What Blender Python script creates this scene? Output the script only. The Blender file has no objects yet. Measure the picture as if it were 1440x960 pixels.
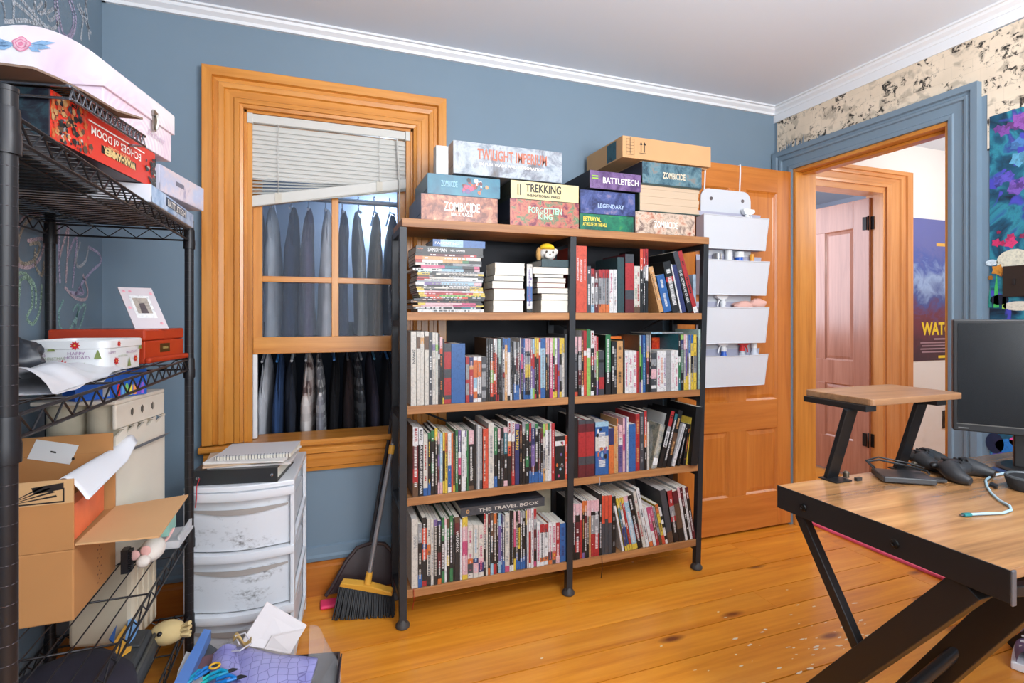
import bpy, bmesh, math, random
from math import sin, cos, radians, pi
from mathutils import Vector, Matrix
random.seed(7)
SC = bpy.context.scene
COL = SC.collection
# ------------------------------------------------------------------ camera
YAW = radians(20.03); SY, CY = sin(YAW), cos(YAW); FPX = 740.0; HZ = 445.0; EYE = 1.15
cd = bpy.data.cameras.new('camera'); cam = bpy.data.objects.new('camera', cd); COL.objects.link(cam)
cam.location = (0, 0, EYE); cam.rotation_euler = (pi/2, 0, -YAW)
cd.sensor_width = 36; cd.lens = 36*FPX/1440; cd.shift_y = -(480-HZ)/1440; cd.clip_start = .02
SC.camera = cam
# ------------------------------------------------------------------ world, light, exposure
w = bpy.data.worlds.new('world'); SC.world = w; w.use_nodes = True
w.node_tree.nodes['Background'].inputs[0].default_value = (.75, .85, 1, 1)
w.node_tree.nodes['Background'].inputs[1].default_value = 1.0
def light(name, kind, loc, energy, color=(1, 1, 1), size=.2, size_y=None, look=None):
    l = bpy.data.lights.new(name, kind); l.energy = energy; l.color = color
    if kind == 'AREA':
        l.size = size
        if size_y: l.shape = 'RECTANGLE'; l.size_y = size_y
    else: l.shadow_soft_size = size
    o = bpy.data.objects.new(name, l); COL.objects.link(o); o.location = loc
    if look: o.rotation_euler = (Vector(look)-Vector(loc)).to_track_quat('-Z', 'Y').to_euler()
    return o
light('ceiling_lamp_light', 'POINT', (.92, .10, 1.98), 33, (1, .98, .95), .1)
light('front_fill_light', 'AREA', (.9, -1.28, 1.5), 50, (.93, .97, 1), 2.2, 1.3, (.9, 2, 1.35))  # added soft fill from behind the camera; no window is known there
light('ceiling_bounce_fill', 'AREA', (1.1, -.55, 1.55), 78, (.97, .98, 1), .9, None, (1.0, -.2, 3))  # added upward fill that brightens the ceiling; stands for no known lamp
light('hall_lamp_light', 'POINT', (3.85, 1.55, 1.95), 30, (1, .97, .94), .3)
light('far_room_window_light', 'AREA', (2.75, 3.6, 1.6), 24, (.78, .86, 1), 1.0, 1.2, (3.59, 2.9, 1.2))
light('closet_lamp_light', 'POINT', (.36, 3.12, 1.72), 16, (.66, .82, 1), .05)
SC.view_settings.view_transform = 'Standard'; SC.view_settings.look = 'None'
SC.view_settings.gamma = 1; SC.view_settings.use_curve_mapping = False
SC.view_settings.exposure = 0.08
# ------------------------------------------------------------------ photo point -> place in the room
def ray(x, y):
    t = (x-720)/FPX; u = (HZ-y)/FPX
    return Vector((SY+CY*t, CY-SY*t, u))
def atY(x, y, Y): r = ray(x, y); return Vector((0, 0, EYE)) + r*(Y/r.y)
def atX(x, y, X): r = ray(x, y); return Vector((0, 0, EYE)) + r*(X/r.x)
def atZ(x, y, Z): r = ray(x, y); return Vector((0, 0, EYE)) + r*((Z-EYE)/r.z)
def V(*a): return Vector(a)
# ------------------------------------------------------------------ materials
def lin(c): c = c/255; return c/12.92 if c <= .04045 else ((c+.055)/1.055)**2.4
def rgb(r, g, b): return (lin(r), lin(g), lin(b), 1)
MATS = {}
def newmat(name):
    m = bpy.data.materials.new(name); m.use_nodes = True; nt = m.node_tree
    return m, nt, nt.nodes['Principled BSDF']
def coords(nt, scale=(1, 1, 1), rnd=True, kind='Object', loc=(0, 0, 0)):
    tc = nt.nodes.new('ShaderNodeTexCoord'); mp = nt.nodes.new('ShaderNodeMapping')
    mp.inputs['Scale'].default_value = scale; mp.inputs['Location'].default_value = loc
    nt.links.new(tc.outputs[kind], mp.inputs['Vector'])
    if rnd:
        oi = nt.nodes.new('ShaderNodeObjectInfo'); ml = nt.nodes.new('ShaderNodeMath'); ml.operation = 'MULTIPLY'
        ml.inputs[1].default_value = 37.0; nt.links.new(oi.outputs['Random'], ml.inputs[0])
        cb = nt.nodes.new('ShaderNodeCombineXYZ')
        for i in range(3): nt.links.new(ml.outputs[0], cb.inputs[i])
        nt.links.new(cb.outputs[0], mp.inputs['Location'])
    return mp.outputs['Vector']
def noise(nt, vec, scale, detail=4, rough=.5, dist=0):
    n = nt.nodes.new('ShaderNodeTexNoise'); n.inputs['Scale'].default_value = scale
    n.inputs['Detail'].default_value = detail; n.inputs['Roughness'].default_value = rough
    n.inputs['Distortion'].default_value = dist
    nt.links.new(vec, n.inputs['Vector']); return n.outputs['Fac']
def ramp(nt, fac, stops, interp='LINEAR'):
    r = nt.nodes.new('ShaderNodeValToRGB'); cr = r.color_ramp; cr.interpolation = interp
    while len(cr.elements) < len(stops): cr.elements.new(.5)
    for e, (p, c) in zip(cr.elements, stops): e.position = p; e.color = c
    nt.links.new(fac, r.inputs['Fac']); return r.outputs['Color']
def mixc(nt, fac, a, b, mode='MIX'):
    m = nt.nodes.new('ShaderNodeMix'); m.data_type = 'RGBA'; m.blend_type = mode
    for s, v in ((0, fac), (6, a), (7, b)):
        if hasattr(v, 'is_linked') or hasattr(v, 'links'): nt.links.new(v, m.inputs[s])
        else: m.inputs[s].default_value = v
    return m.outputs[2]
def bump(nt, p, fac, strength=.2, dist=.002):
    b = nt.nodes.new('ShaderNodeBump'); b.inputs['Strength'].default_value = strength
    b.inputs['Distance'].default_value = dist
    nt.links.new(fac, b.inputs['Height']); nt.links.new(b.outputs[0], p.inputs['Normal'])
def plain(name, c, rough=.5, metal=0, var=0, vs=8, bs=0, bscale=60, spec=None):
    if name in MATS: return MATS[name]
    m, nt, p = newmat(name)
    p.inputs['Roughness'].default_value = rough; p.inputs['Metallic'].default_value = metal
    if spec is not None: p.inputs['Specular IOR Level'].default_value = spec
    p.inputs['Base Color'].default_value = c
    if var:
        v = coords(nt); f = noise(nt, v, vs)
        d = tuple(max(0, x*(1-var)) for x in c[:3])+(1,); e = tuple(min(1, x*(1+var)) for x in c[:3])+(1,)
        nt.links.new(ramp(nt, f, [(.3, d), (.7, e)]), p.inputs['Base Color'])
    if bs:
        v2 = coords(nt); bump(nt, p, noise(nt, v2, bscale), bs)
    MATS[name] = m; return m
def wood(name, dark, mid, light_, axis=0, rough=.35, scale=1.0, knots=0, var=.0, coat=0):
    if name in MATS: return MATS[name]
    m, nt, p = newmat(name)
    s = [9*scale]*3; s[axis] = .8*scale
    v = coords(nt, tuple(s)); f = noise(nt, v, 2.2, 5, .6, .6)
    s2 = [70*scale]*3; s2[axis] = 1.5*scale
    f2 = noise(nt, coords(nt, tuple(s2)), 1.0, 2)
    c = ramp(nt, f, [(.25, dark), (.5, mid), (.75, light_)])
    c = mixc(nt, .25, c, ramp(nt, f2, [(.3, dark), (.7, light_)]))
    if knots:
        s3 = [6.5]*3; s3[axis] = 2.2
        vo = nt.nodes.new('ShaderNodeTexVoronoi'); vo.inputs['Scale'].default_value = 1.15
        nt.links.new(coords(nt, tuple(s3)), vo.inputs['Vector'])
        k = ramp(nt, vo.outputs['Distance'], [(.05, (1, 1, 1, 1)), (.16, (0, 0, 0, 1))])
        c = mixc(nt, k, c, rgb(120, 58, 18))
    if var:
        oi = nt.nodes.new('ShaderNodeObjectInfo'); hs = nt.nodes.new('ShaderNodeHueSaturation')
        mr = nt.nodes.new('ShaderNodeMapRange'); mr.inputs['To Min'].default_value = 1-var; mr.inputs['To Max'].default_value = 1+var
        nt.links.new(oi.outputs['Random'], mr.inputs['Value']); nt.links.new(mr.outputs[0], hs.inputs['Value'])
        nt.links.new(c, hs.inputs['Color']); c = hs.outputs['Color']
    nt.links.new(c, p.inputs['Base Color']); p.inputs['Roughness'].default_value = rough
    if coat: p.inputs['Coat Weight'].default_value = coat; p.inputs['Coat Roughness'].default_value = .2
    bump(nt, p, f2, .08)
    MATS[name] = m; return m
def art(name, cols, scale=9, rough=.35, seed=0, dist=.5, stretch=(1, 1, 1)):
    """printed picture: flat print with soft blotches of the given colours"""
    if name in MATS: return MATS[name]
    m, nt, p = newmat(name)
    v = coords(nt, stretch, False, loc=(seed*3.1, seed*1.7, seed*2.3))
    f = noise(nt, v, scale*1.2, 8, .68, dist)
    n = len(cols); st = [(.28+.44*i/(n-1), c) for i, c in enumerate(cols)]
    nt.links.new(ramp(nt, f, st), p.inputs['Base Color']); p.inputs['Roughness'].default_value = rough
    MATS[name] = m; return m
def glassy(name, tint=(1, 1, 1, 1), alpha=.12, rough=.05):
    """thin clear sheet: part see-through, part glossy"""
    if name in MATS: return MATS[name]
    m, nt, p = newmat(name)
    p.inputs['Base Color'].default_value = tint; p.inputs['Roughness'].default_value = rough
    p.inputs['Alpha'].default_value = alpha
    MATS[name] = m; return m
def vcol(name, rough):
    if name in MATS: return MATS[name]
    m, nt, p = newmat(name); a = nt.nodes.new('ShaderNodeAttribute'); a.attribute_name = 'print'
    g = ramp(nt, noise(nt, coords(nt, (1, 1, 1)), 110, 4, .7, .6), [(.34, (.68, .68, .69, 1)), (.48, (.96, .96, .96, 1)), (.66, (1.08, 1.06, 1.04, 1))])
    nt.links.new(mixc(nt, 1.0, a.outputs['Color'], g, 'MULTIPLY'), p.inputs['Base Color']); p.inputs['Roughness'].default_value = rough
    MATS[name] = m; return m
PRINT = vcol('printed_cover', .38)
WHITE = (.8, .8, .8, 1)
# ------------------------------------------------------------------ mesh builder
ORG = {}
_TXT = {}
def glyphs(s, bold=0.0, italic=0):
    k = (s, bold, italic)
    if k in _TXT: return _TXT[k]
    c = bpy.data.curves.new('t', 'FONT'); c.body = s; c.resolution_u = 2; c.offset = bold; c.shear = italic
    o = bpy.data.objects.new('t', c); COL.objects.link(o)
    dg = bpy.context.evaluated_depsgraph_get(); me = bpy.data.meshes.new_from_object(o.evaluated_get(dg))
    vs = [v.co.copy() for v in me.vertices]; fs = [tuple(p.vertices) for p in me.polygons]
    bpy.data.objects.remove(o); bpy.data.curves.remove(c); bpy.data.meshes.remove(me)
    x0 = min(v.x for v in vs); x1 = max(v.x for v in vs); y0 = min(v.y for v in vs); y1 = max(v.y for v in vs)
    vs = [((v.x-x0)/(x1-x0)-.5, (v.y-y0)/(y1-y0)-.5, (x1-x0)/(y1-y0)) for v in vs]
    _TXT[k] = (vs, fs); return _TXT[k]
class MB:
    def __init__(s): s.v = []; s.f = []; s.m = []; s.c = []; s.sm = []; s.X = None; s.smooth = False
    def pt(s, p):
        p = Vector(p)
        s.v.append(s.X @ p if s.X else p); return len(s.v)-1
    def face(s, ids, m=0, c=None): s.f.append(tuple(ids)); s.m.append(m); s.c.append(c); s.sm.append(s.smooth)
    def poly(s, pts, m=0, c=None): s.face([s.pt(p) for p in pts], m, c)
    def hexa(s, p, m=0, c=None):      # p: 4 bottom, 4 top, counter-clockwise
        i = [s.pt(q) for q in p]
        for a in ((3, 2, 1, 0), (4, 5, 6, 7), (0, 1, 5, 4), (1, 2, 6, 5), (2, 3, 7, 6), (3, 0, 4, 7)): s.face([i[k] for k in a], m, c)
    def box(s, x0, x1, y0, y1, z0, z1, m=0, c=None):
        s.hexa([(x0, y0, z0), (x1, y0, z0), (x1, y1, z0), (x0, y1, z0), (x0, y0, z1), (x1, y0, z1), (x1, y1, z1), (x0, y1, z1)], m, c)
    def obox(s, o, a, b, h, m=0, c=None):   # corner o, edges a, b, h (a x b along h)
        o, a, b, h = Vector(o), Vector(a), Vector(b), Vector(h)
        s.hexa([o, o+a, o+a+b, o+b, o+h, o+a+h, o+a+b+h, o+b+h], m, c)
    def prism(s, pts, ext, m=0, c=None):
        ext = Vector(ext); n = len(pts); a = [s.pt(p) for p in pts]; b = [s.pt(Vector(p)+ext) for p in pts]
        s.face(a[::-1], m, c); s.face(b, m, c)
        for i in range(n): s.face((a[i], a[(i+1) % n], b[(i+1) % n], b[i]), m, c)
    def tube(s, pts, r, n=8, m=0, c=None, caps=True, flat=1.0):
        pts = [Vector(p) for p in pts]; rings = []; up = None
        old = s.smooth; s.smooth = True
        for i, p in enumerate(pts):
            d = (pts[min(i+1, len(pts)-1)]-pts[max(i-1, 0)]).normalized()
            if up is None: up = Vector((0, 0, 1)) if abs(d.z) < .9 else Vector((1, 0, 0))
            a = d.cross(up).normalized(); b = a.cross(d).normalized(); up = b
            rr = r[i] if isinstance(r, (list, tuple)) else r
            rings.append([s.pt(p + a*rr*cos(2*pi*k/n) + b*rr*flat*sin(2*pi*k/n)) for k in range(n)])
        for i in range(len(rings)-1):
            for k in range(n): s.face((rings[i][k], rings[i+1][k], rings[i+1][(k+1) % n], rings[i][(k+1) % n]), m, c)
        s.smooth = False
        if caps: s.face(rings[0], m, c); s.face(rings[-1][::-1], m, c)
        s.smooth = old
    def lathe(s, o, prof, n=20, axis=(0, 0, 1), m=0, c=None, caps=True):
        o = Vector(o); ax = Vector(axis).normalized(); t = Vector((1, 0, 0)) if abs(ax.x) < .9 else Vector((0, 1, 0))
        a = ax.cross(t).normalized(); b = ax.cross(a); rings = []
        old = s.smooth; s.smooth = True
        for r, h in prof: rings.append([s.pt(o+ax*h+(a*cos(2*pi*k/n)+b*sin(2*pi*k/n))*max(r, 1e-5)) for k in range(n)])
        for i in range(len(rings)-1):
            for k in range(n): s.face((rings[i][k], rings[i][(k+1) % n], rings[i+1][(k+1) % n], rings[i+1][k]), m, c)
        s.smooth = False
        if caps: s.face(rings[0][::-1], m, c); s.face(rings[-1], m, c)
        s.smooth = old
    def grid(s, fn, nu, nv, m=0, c=None, closed_u=False):
        old = s.smooth; s.smooth = True
        I = [[s.pt(fn(i/nu, j/nv)) for j in range(nv+1)] for i in range(nu if closed_u else nu+1)]
        L = len(I)
        for i in range(nu):
            for j in range(nv): s.face((I[i][j], I[(i+1) % L][j], I[(i+1) % L][j+1], I[i][j+1]), m, c)
        s.smooth = old
    def blob(s, o, rx, ry, rz, nu=14, nv=9, m=0, c=None, wob=0, seed=0, e=1.0):
        o = Vector(o); rn = random.Random(seed); ph = [rn.uniform(0, 6) for _ in range(6)]
        def fn(u, v):
            a = 2*pi*u; b = pi*(v-.5); k = 1+wob*(sin(3*a+ph[0])*cos(b)*.5+sin(5*b+2*a+ph[1])*.3+sin(7*a+4*b+ph[2])*cos(b)*.25)
            ca, sa, cb, sb = cos(a), sin(a), cos(b), sin(b)
            pw = lambda q: math.copysign(abs(q)**e, q)
            return o+Vector((rx*pw(cb)*pw(ca)*k, ry*pw(cb)*pw(sa)*k, rz*pw(sb)*k))
        s.grid(fn, nu, nv, m, c, True)
    def quadp(s, o, u, v, w_, h_, m=0, c=None):     # centred flat mark
        o, u, v = Vector(o), Vector(u)*w_/2, Vector(v)*h_/2
        s.poly([o-u-v, o+u-v, o+u+v, o-u+v], m, c)
    def text(s, str_, o, u, v, w_=None, h_=None, m=0, c=None, bold=.0, italic=0, lift=.0008):
        vs, fs = glyphs(str_, bold, italic); o = Vector(o); u = Vector(u).normalized(); v = Vector(v).normalized()
        asp = vs[0][2]
        if w_ is None: w_ = h_*asp
        if h_ is None: h_ = w_/asp
        nrm = u.cross(v).normalized()*lift
        b = [s.pt(o+nrm+u*x*w_+v*y*h_) for x, y, _ in vs]
        for f in fs: s.face([b[i] for i in f], m, c)
    def build(s, name, mats, parent=None, bevel=0, kind=None, loc=None):
        if not isinstance(mats, (list, tuple)): mats = [mats]
        if parent is not None: og = ORG[parent.name]
        elif loc is not None: og = Vector(loc)
        else:
            n = len(s.v); og = Vector((sum(p.x for p in s.v)/n, sum(p.y for p in s.v)/n, min(p.z for p in s.v)))
        me = bpy.data.meshes.new(name); me.from_pydata([tuple(p-og) for p in s.v], [], s.f)
        for mm in mats: me.materials.append(mm)
        me.polygons.foreach_set('material_index', s.m)
        me.polygons.foreach_set('use_smooth', s.sm)
        if any(c is not None for c in s.c):
            at = me.color_attributes.new('print', 'FLOAT_COLOR', 'CORNER'); buf = []
            for p, c in zip(me.polygons, s.c):
                c = c or (.5, .5, .5, 1)
                for _ in range(p.loop_total): buf.extend(c)
            at.data.foreach_set('color', buf)
        bm = bmesh.new(); bm.from_mesh(me); bmesh.ops.recalc_face_normals(bm, faces=[f for f in bm.faces if f.material_index < 90]) if not getattr(s, 'keep', False) else None
        for e in bm.edges:
            if len(e.link_faces) == 2 and e.calc_face_angle(0) > .72: e.smooth = False
        bm.to_mesh(me); bm.free(); me.update()
        o = bpy.data.objects.new(name, me); COL.objects.link(o)
        if parent is not None: o.parent = parent; ORG[o.name] = og
        else: o.location = og; ORG[o.name] = og
        if bevel:
            b = o.modifiers.new('bevel', 'BEVEL'); b.width = bevel; b.segments = 2; b.limit_method = 'ANGLE'
        if kind: o['kind'] = kind
        return o
def tag(o, label, cat, group=None, kind=None):
    o['label'] = label; o['category'] = cat
    if group: o['group'] = group
    if kind: o['kind'] = kind
    return o
def thing(name, label, cat, loc, group=None):
    o = bpy.data.objects.new(name, None); COL.objects.link(o); o.location = loc; o.empty_display_size = .05
    ORG[o.name] = Vector(loc); tag(o, label, cat, group); return o
def structure(name, loc=(0, 0, 0)):
    o = bpy.data.objects.new(name, None); COL.objects.link(o); o.location = loc; o.empty_display_size = .05
    ORG[o.name] = Vector(loc); o['kind'] = 'structure'; return o
def rotz(a, p): return Matrix.Translation(Vector(p)) @ Matrix.Rotation(a, 4, 'Z')
UX, UY, UZ = V(1, 0, 0), V(0, 1, 0), V(0, 0, 1)
# ================================================================== THE SETTING
XL, XR, YB, YF, ZC = -.752, 2.46, 2.33, -1.3, 2.345
blue = plain('blue_wall_paint', rgb(114, 134, 150), .6, var=.03, vs=3, bs=.05, bscale=40)
white_paint = plain('white_trim_paint', rgb(222, 225, 229), .45)
ceil_m = plain('ceiling_paint', rgb(216, 224, 234), .9)
hall_m = plain('hall_wall_paint', rgb(236, 233, 230), .8)
pine_x = wood('pine_x', rgb(168, 98, 24), rgb(203, 131, 46), rgb(220, 154, 70), 0, .32, coat=.3)
pine_z = wood('pine_z', rgb(168, 98, 24), rgb(203, 131, 46), rgb(220, 154, 70), 2, .32, coat=.3)
pine_y = wood('pine_y', rgb(168, 98, 24), rgb(203, 131, 46), rgb(220, 154, 70), 1, .32, coat=.3)
door_z = wood('door_wood_z', rgb(168, 92, 30), rgb(194, 114, 42), rgb(208, 132, 58), 2, .35, coat=.3)
door_x = wood('door_wood_x', rgb(168, 92, 30), rgb(194, 114, 42), rgb(208, 132, 58), 0, .35, coat=.3)
hdoor = wood('hall_door_wood', rgb(150, 92, 70), rgb(176, 116, 92), rgb(190, 132, 108), 2, .3, coat=.5)
floor_m = wood('pine_floor', rgb(190, 104, 20), rgb(222, 140, 38), rgb(238, 164, 60), 0, .28, .8, knots=1, var=.07, coat=.35)
# floor: every plank is its own board
fl = structure('floor', (0, 0, 0))
sub = MB(); sub.box(XL-.1, 5.1, YF-.1, 4.6, -.06, -.021); sub.build('subfloor', plain('floor_gap', rgb(40, 20, 8), .9), fl)
seams = [2.33, 2.126, 1.897, 1.725, 1.595, 1.462, 1.28, 1.12, .95, .76, .60, .42, .22, .05, -.13, -.33, -.5, -.68, -.86, -1.05, -1.3]
for i in range(len(seams)-1):
    y1, y0 = seams[i], seams[i+1]
    cuts = [XL, XR+.0]
    if i in (1, 3, 6, 9, 12, 15): cuts = [XL, [.9, 1.95, .2, 1.7, .6, 1.4][i % 6], XR]
    for a, b in zip(cuts, cuts[1:]):
        k = MB(); k.box(a+.0006, b-.0006, y0+.0022, y1-.0022, -.02, random.choice([0, 0, -.0006]))
        k.build('plank', floor_m, fl)
y = -.2
while y < 2.5:
    k = MB(); k.box(XR+.151, 5.0, y+.0012, y+.148, -.02, 0); k.build('plank', floor_m, fl); y += .15
k = MB(); k.box(XR+.001, XR+.150, 1.432, 2.205, -.02, -.0006); k.build('floor_board', floor_m, fl)
k = MB(); k.box(2.4, 5.0, 2.5, 4.5, -.02, 0); k.build('floor_board', floor_m, fl)
ce = MB(); ce.box(XL-.1, 5.1, YF-.1, 4.6, ZC, ZC+.06); ce.build('ceiling', ceil_m, kind='structure')
# walls
wl = MB(); wl.box(XL-.1, XL, YF, YB+.1, 0, ZC); wl = wl.build('wall_left', blue, kind='structure')
WX0, WX1, WZ0, WZ1 = -.285, .385, .64, 1.975
wb = structure('wall_back')
q = MB()
q.box(XL, WX0, YB, YB+.12, 0, ZC); q.box(WX1, XR+.15, YB, YB+.12, 0, ZC); q.box(WX0, WX1, YB, YB+.12, 0, WZ0); q.box(WX0, WX1, YB, YB+.12, WZ1, ZC)
q.build('painted_plaster', blue, wb)
DY0, DY1, DZ = 1.432, 2.205, 1.965
wr = structure('wall_right')
q = MB()
q.box(XR, XR+.15, YF, DY0, 0, ZC); q.box(XR, XR+.15, DY1, YB, 0, ZC); q.box(XR, XR+.15, DY0, DY1, DZ, ZC)
q.build('painted_plaster', blue, wr)
wf = structure('wall_front')
q = MB(); q.box(XL, XR, YF-.1, YF, 0, .8); q.box(XL, XR, YF-.1, YF, 2.2, ZC); q.box(XL, -.25, YF-.1, YF, .8, 2.2); q.box(2.05, XR, YF-.1, YF, .8, 2.2)
q.build('painted_plaster', blue, wf)
# comic wallpaper above the doorway
def comic_paper():
    m, nt, p = newmat('comic_wallpaper')
    v = coords(nt, (1, 1, 1), False)
    sw = nt.nodes.new('ShaderNodeSeparateXYZ'); nt.links.new(v, sw.inputs[0])
    cb = nt.nodes.new('ShaderNodeCombineXYZ'); nt.links.new(sw.outputs[1], cb.inputs[0]); nt.links.new(sw.outputs[2], cb.inputs[1])
    br = nt.nodes.new('ShaderNodeTexBrick'); br.inputs['Scale'].default_value = 1
    br.inputs['Brick Width'].default_value = .075; br.inputs['Row Height'].default_value = .052; br.inputs['Mortar Size'].default_value = .0012
    br.inputs['Color1'].default_value = (0, 0, 0, 1); br.inputs['Color2'].default_value = (1, 1, 1, 1); br.inputs['Mortar'].default_value = (.5, .5, .5, 1); br.offset = .37; br.squash = .7; br.squash_frequency = 3
    nt.links.new(cb.outputs[0], br.inputs['Vector'])
    f = noise(nt, v, 38, 6, .68, .7); g = noise(nt, v, 9, 2)
    base = ramp(nt, g, [(.3, rgb(212, 196, 174)), (.7, rgb(228, 212, 190))])
    md = nt.nodes.new('ShaderNodeMath'); md.operation = 'MULTIPLY_ADD'; md.inputs[1].default_value = .2; nt.links.new(br.outputs['Color'], md.inputs[0]); nt.links.new(f, md.inputs[2])
    ink = ramp(nt, md.outputs[0], [(.66, (0, 0, 0, 1)), (.74, (1, 1, 1, 1))])
    wash = ramp(nt, noise(nt, v, 18, 3, .5, .5), [(.54, (0, 0, 0, 1)), (.64, (.6, .6, .6, 1))])
    c = mixc(nt, wash, base, rgb(150, 140, 124)); c = mixc(nt, ink, c, rgb(46, 42, 38))
    c = mixc(nt, ramp(nt, br.outputs['Fac'], [(.4, (0, 0, 0, 1)), (.6, (.14, .14, .14, 1))]), c, rgb(150, 138, 120))
    nt.links.new(c, p.inputs['Base Color']); p.inputs['Roughness'].default_value = .85; return m
cp = comic_paper()
q = MB(); q.box(XR-.002, XR, 1.30, 2.31, 2.02, 2.268); q.box(XR-.0025, XR, .4, 1.30, 1.80, 2.258); q.build('comic_wallpaper', cp, wr)
q = MB()       # blue brush marks where the casing paint ran over the paper
rn = random.Random(3)
for i in range(26):
    yy = 2.30-i*.012*rn.uniform(.7, 1.3); q.poly([(XR-.003, yy, 2.085), (XR-.003, yy-rn.uniform(.006, .016), 2.085), (XR-.003, yy-.008, 2.09+rn.uniform(.004, .05)*(1 if i < 12 else .25))])
q.build('paint_run', blue, wr)
q = MB(); q.poly([atX(x, y_, XR-.003) for x, y_ in ((1424, 14), (1438, 8), (1438, 22), (1427, 25))]); q.build('paint_mark', plain('yellow_paint', rgb(232, 205, 96), .6), wr)
# crown moulding and trims
q = MB()
pf = [(0, 2.303), (.012, 2.303), (.014, 2.315), (.03, 2.326), (.034, 2.336), (.045, 2.337), (.045, ZC), (0, ZC)]
q.prism([(XL, YB-d, z) for d, z in pf], (XR-XL, 0, 0)); q.build('trim_1', white_paint, kind='structure')
q = MB(); q.prism([(XR-d, YF, z) for d, z in pf], (0, YB-YF, 0)); q.box(XR-.008, XR, YF, YB, 2.262, 2.304); q.build('trim_2', white_paint, kind='structure')
q = MB(); q.prism([(XL+d, YF, z) for d, z in pf], (0, YB-YF, 0)); q.build('trim_3', white_paint, kind='structure')
base_wood = wood('baseboard_wood', rgb(150, 82, 22), rgb(178, 102, 34), rgb(196, 122, 48), 0, .35)
q = MB(); q.prism([(XL, YB-d, z) for d, z in ((0, 0), (.02, 0), (.02, .115), (.012, .122), (.012, .135), (0, .14))], (XR-.76-XL, 0, 0)); q.build('baseboard_back', base_wood, kind='structure')
q = MB(); q.prism([(XL, YB-d, z) for d, z in ((0, .1405), (.016, .1405), (.018, .155), (.010, .165), (.008, .195), (0, .2))], (XR-.76-XL, 0, 0)); q.build('trim_4', blue, kind='structure')
q = MB(); q.box(XL, XL+.018, YF, YB-.02, 0, .14); q.build('baseboard_left', base_wood, kind='structure')
q = MB(); q.box(XR-.02, XR, YF, DY0-.115, 0, .15); q.build('baseboard_right', base_wood, kind='structure')
# casing with mitred corners: prof = [(distance out from the opening, thickness)]
def casing(parent, to3, x0, x1, zb, zt, prof, ms, name='casing_board', sides='lhr'):
    prof = prof+[(prof[-1][0], 0)]
    for sd in sides:
        q = MB()
        for (d0, t0), (d1, t1) in zip(prof, prof[1:]):
            if sd == 'l': P = [(x0-d0, zb, t0), (x0-d1, zb, t1), (x0-d1, zt+d1, t1), (x0-d0, zt+d0, t0)]
            if sd == 'r': P = [(x1+d0, zb, t0), (x1+d1, zb, t1), (x1+d1, zt+d1, t1), (x1+d0, zt+d0, t0)]
            if sd == 'h': P = [(x0-d0, zt+d0, t0), (x1+d0, zt+d0, t0), (x1+d1, zt+d1, t1), (x0-d1, zt+d1, t1)]
            if (d0, t0) != (d1, t1): q.poly([to3(*p) for p in P])
        q.build(name, ms[1] if sd == 'h' else ms[0], parent)
# ---------------------------------------------------------------- window in the back wall
PW = [(0, 0), (0, .016), (.012, .02), (.014, .027), (.03, .027), (.034, .021), (.062, .021), (.066, .03), (.084, .032), (.088, .024), (.102, .024), (.106, .038), (.139, .04), (.141, .038)]
win = structure('window_1', (.05, YB, .5))
casing(win, lambda x, z, t: (x, YB-t, z), WX0, WX1, .655, WZ1, PW, (pine_z, pine_x))
def mk(parent, name, m, *boxes, bevel=.0015):
    q = MB()
    for b in boxes: q.box(*b)
    return q.build(name, m, parent, bevel=bevel)
mk(win, 'jamb', pine_z, (WX0, WX0+.012, YB, YB+.12, WZ0, WZ1)); mk(win, 'jamb', pine_z, (WX1-.012, WX1, YB, YB+.12, WZ0, WZ1))
mk(win, 'head_jamb', pine_x, (WX0, WX1, YB, YB+.12, WZ1-.012, WZ1))
mk(win, 'stop_bead', pine_z, (WX0+.012, WX0+.03, YB+.002, YB+.03, WZ0, WZ1-.012)); mk(win, 'stop_bead', pine_z, (WX1-.03, WX1-.012, YB+.002, YB+.03, WZ0, WZ1-.012))
q = MB(); q.prism([(WX0-.15, y_, z) for y_, z in ((YB+.11, .625), (YB-.045, .625), (YB-.052, .632), (YB-.052, .642), (YB-.045, .65), (YB+.11, .655))], (WX1-WX0+.30, 0, 0)); q.build('stool', pine_x, win)
q = MB(); q.prism([(WX0-.135, YB-d, z) for d, z in ((0, .515), (.014, .515), (.018, .53), (.026, .535), (.026, .56), (.02, .566), (.02, .585), (.034, .592), (.036, .61), (.026, .624), (0, .624))], (WX1-WX0+.27, 0, 0)); q.build('apron', pine_x, win)
mk(win, 'white_channel', plain('white_vinyl', rgb(225, 228, 230), .4), (-.2555, -.240, YB+.034, YB+.06, .655, .997))
sash = mk(win, 'sash', pine_z, (-.255, -.222, YB+.03, YB+.06, 1.0, 1.955), (.322, .355, YB+.03, YB+.06, 1.0, 1.955))
mk(sash, 'sash_rail', pine_x, (-.2545, .3545, YB+.029, YB+.061, .998, 1.066)); mk(sash, 'sash_rail', pine_x, (-.2545, .3545, YB+.029, YB+.061, 1.925, 1.957))
mk(sash, 'muntin', pine_z, (.046, .074, YB+.031, YB+.059, 1.066, 1.925)); mk(sash, 'muntin', pine_x, (-.222, .322, YB+.033, YB+.057, 1.292, 1.316)); 
gl = glassy('window_glass', (.5, .62, .8, 1), .06, .02)
for xa, xb in ((-.222, .046), (.074, .322)):
    for za, zb in ((1.066, 1.292), (1.316, 1.925)):
        mk(sash, 'pane', gl, (xa, xb, YB+.044, YB+.047, za, zb), bevel=0)
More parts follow.
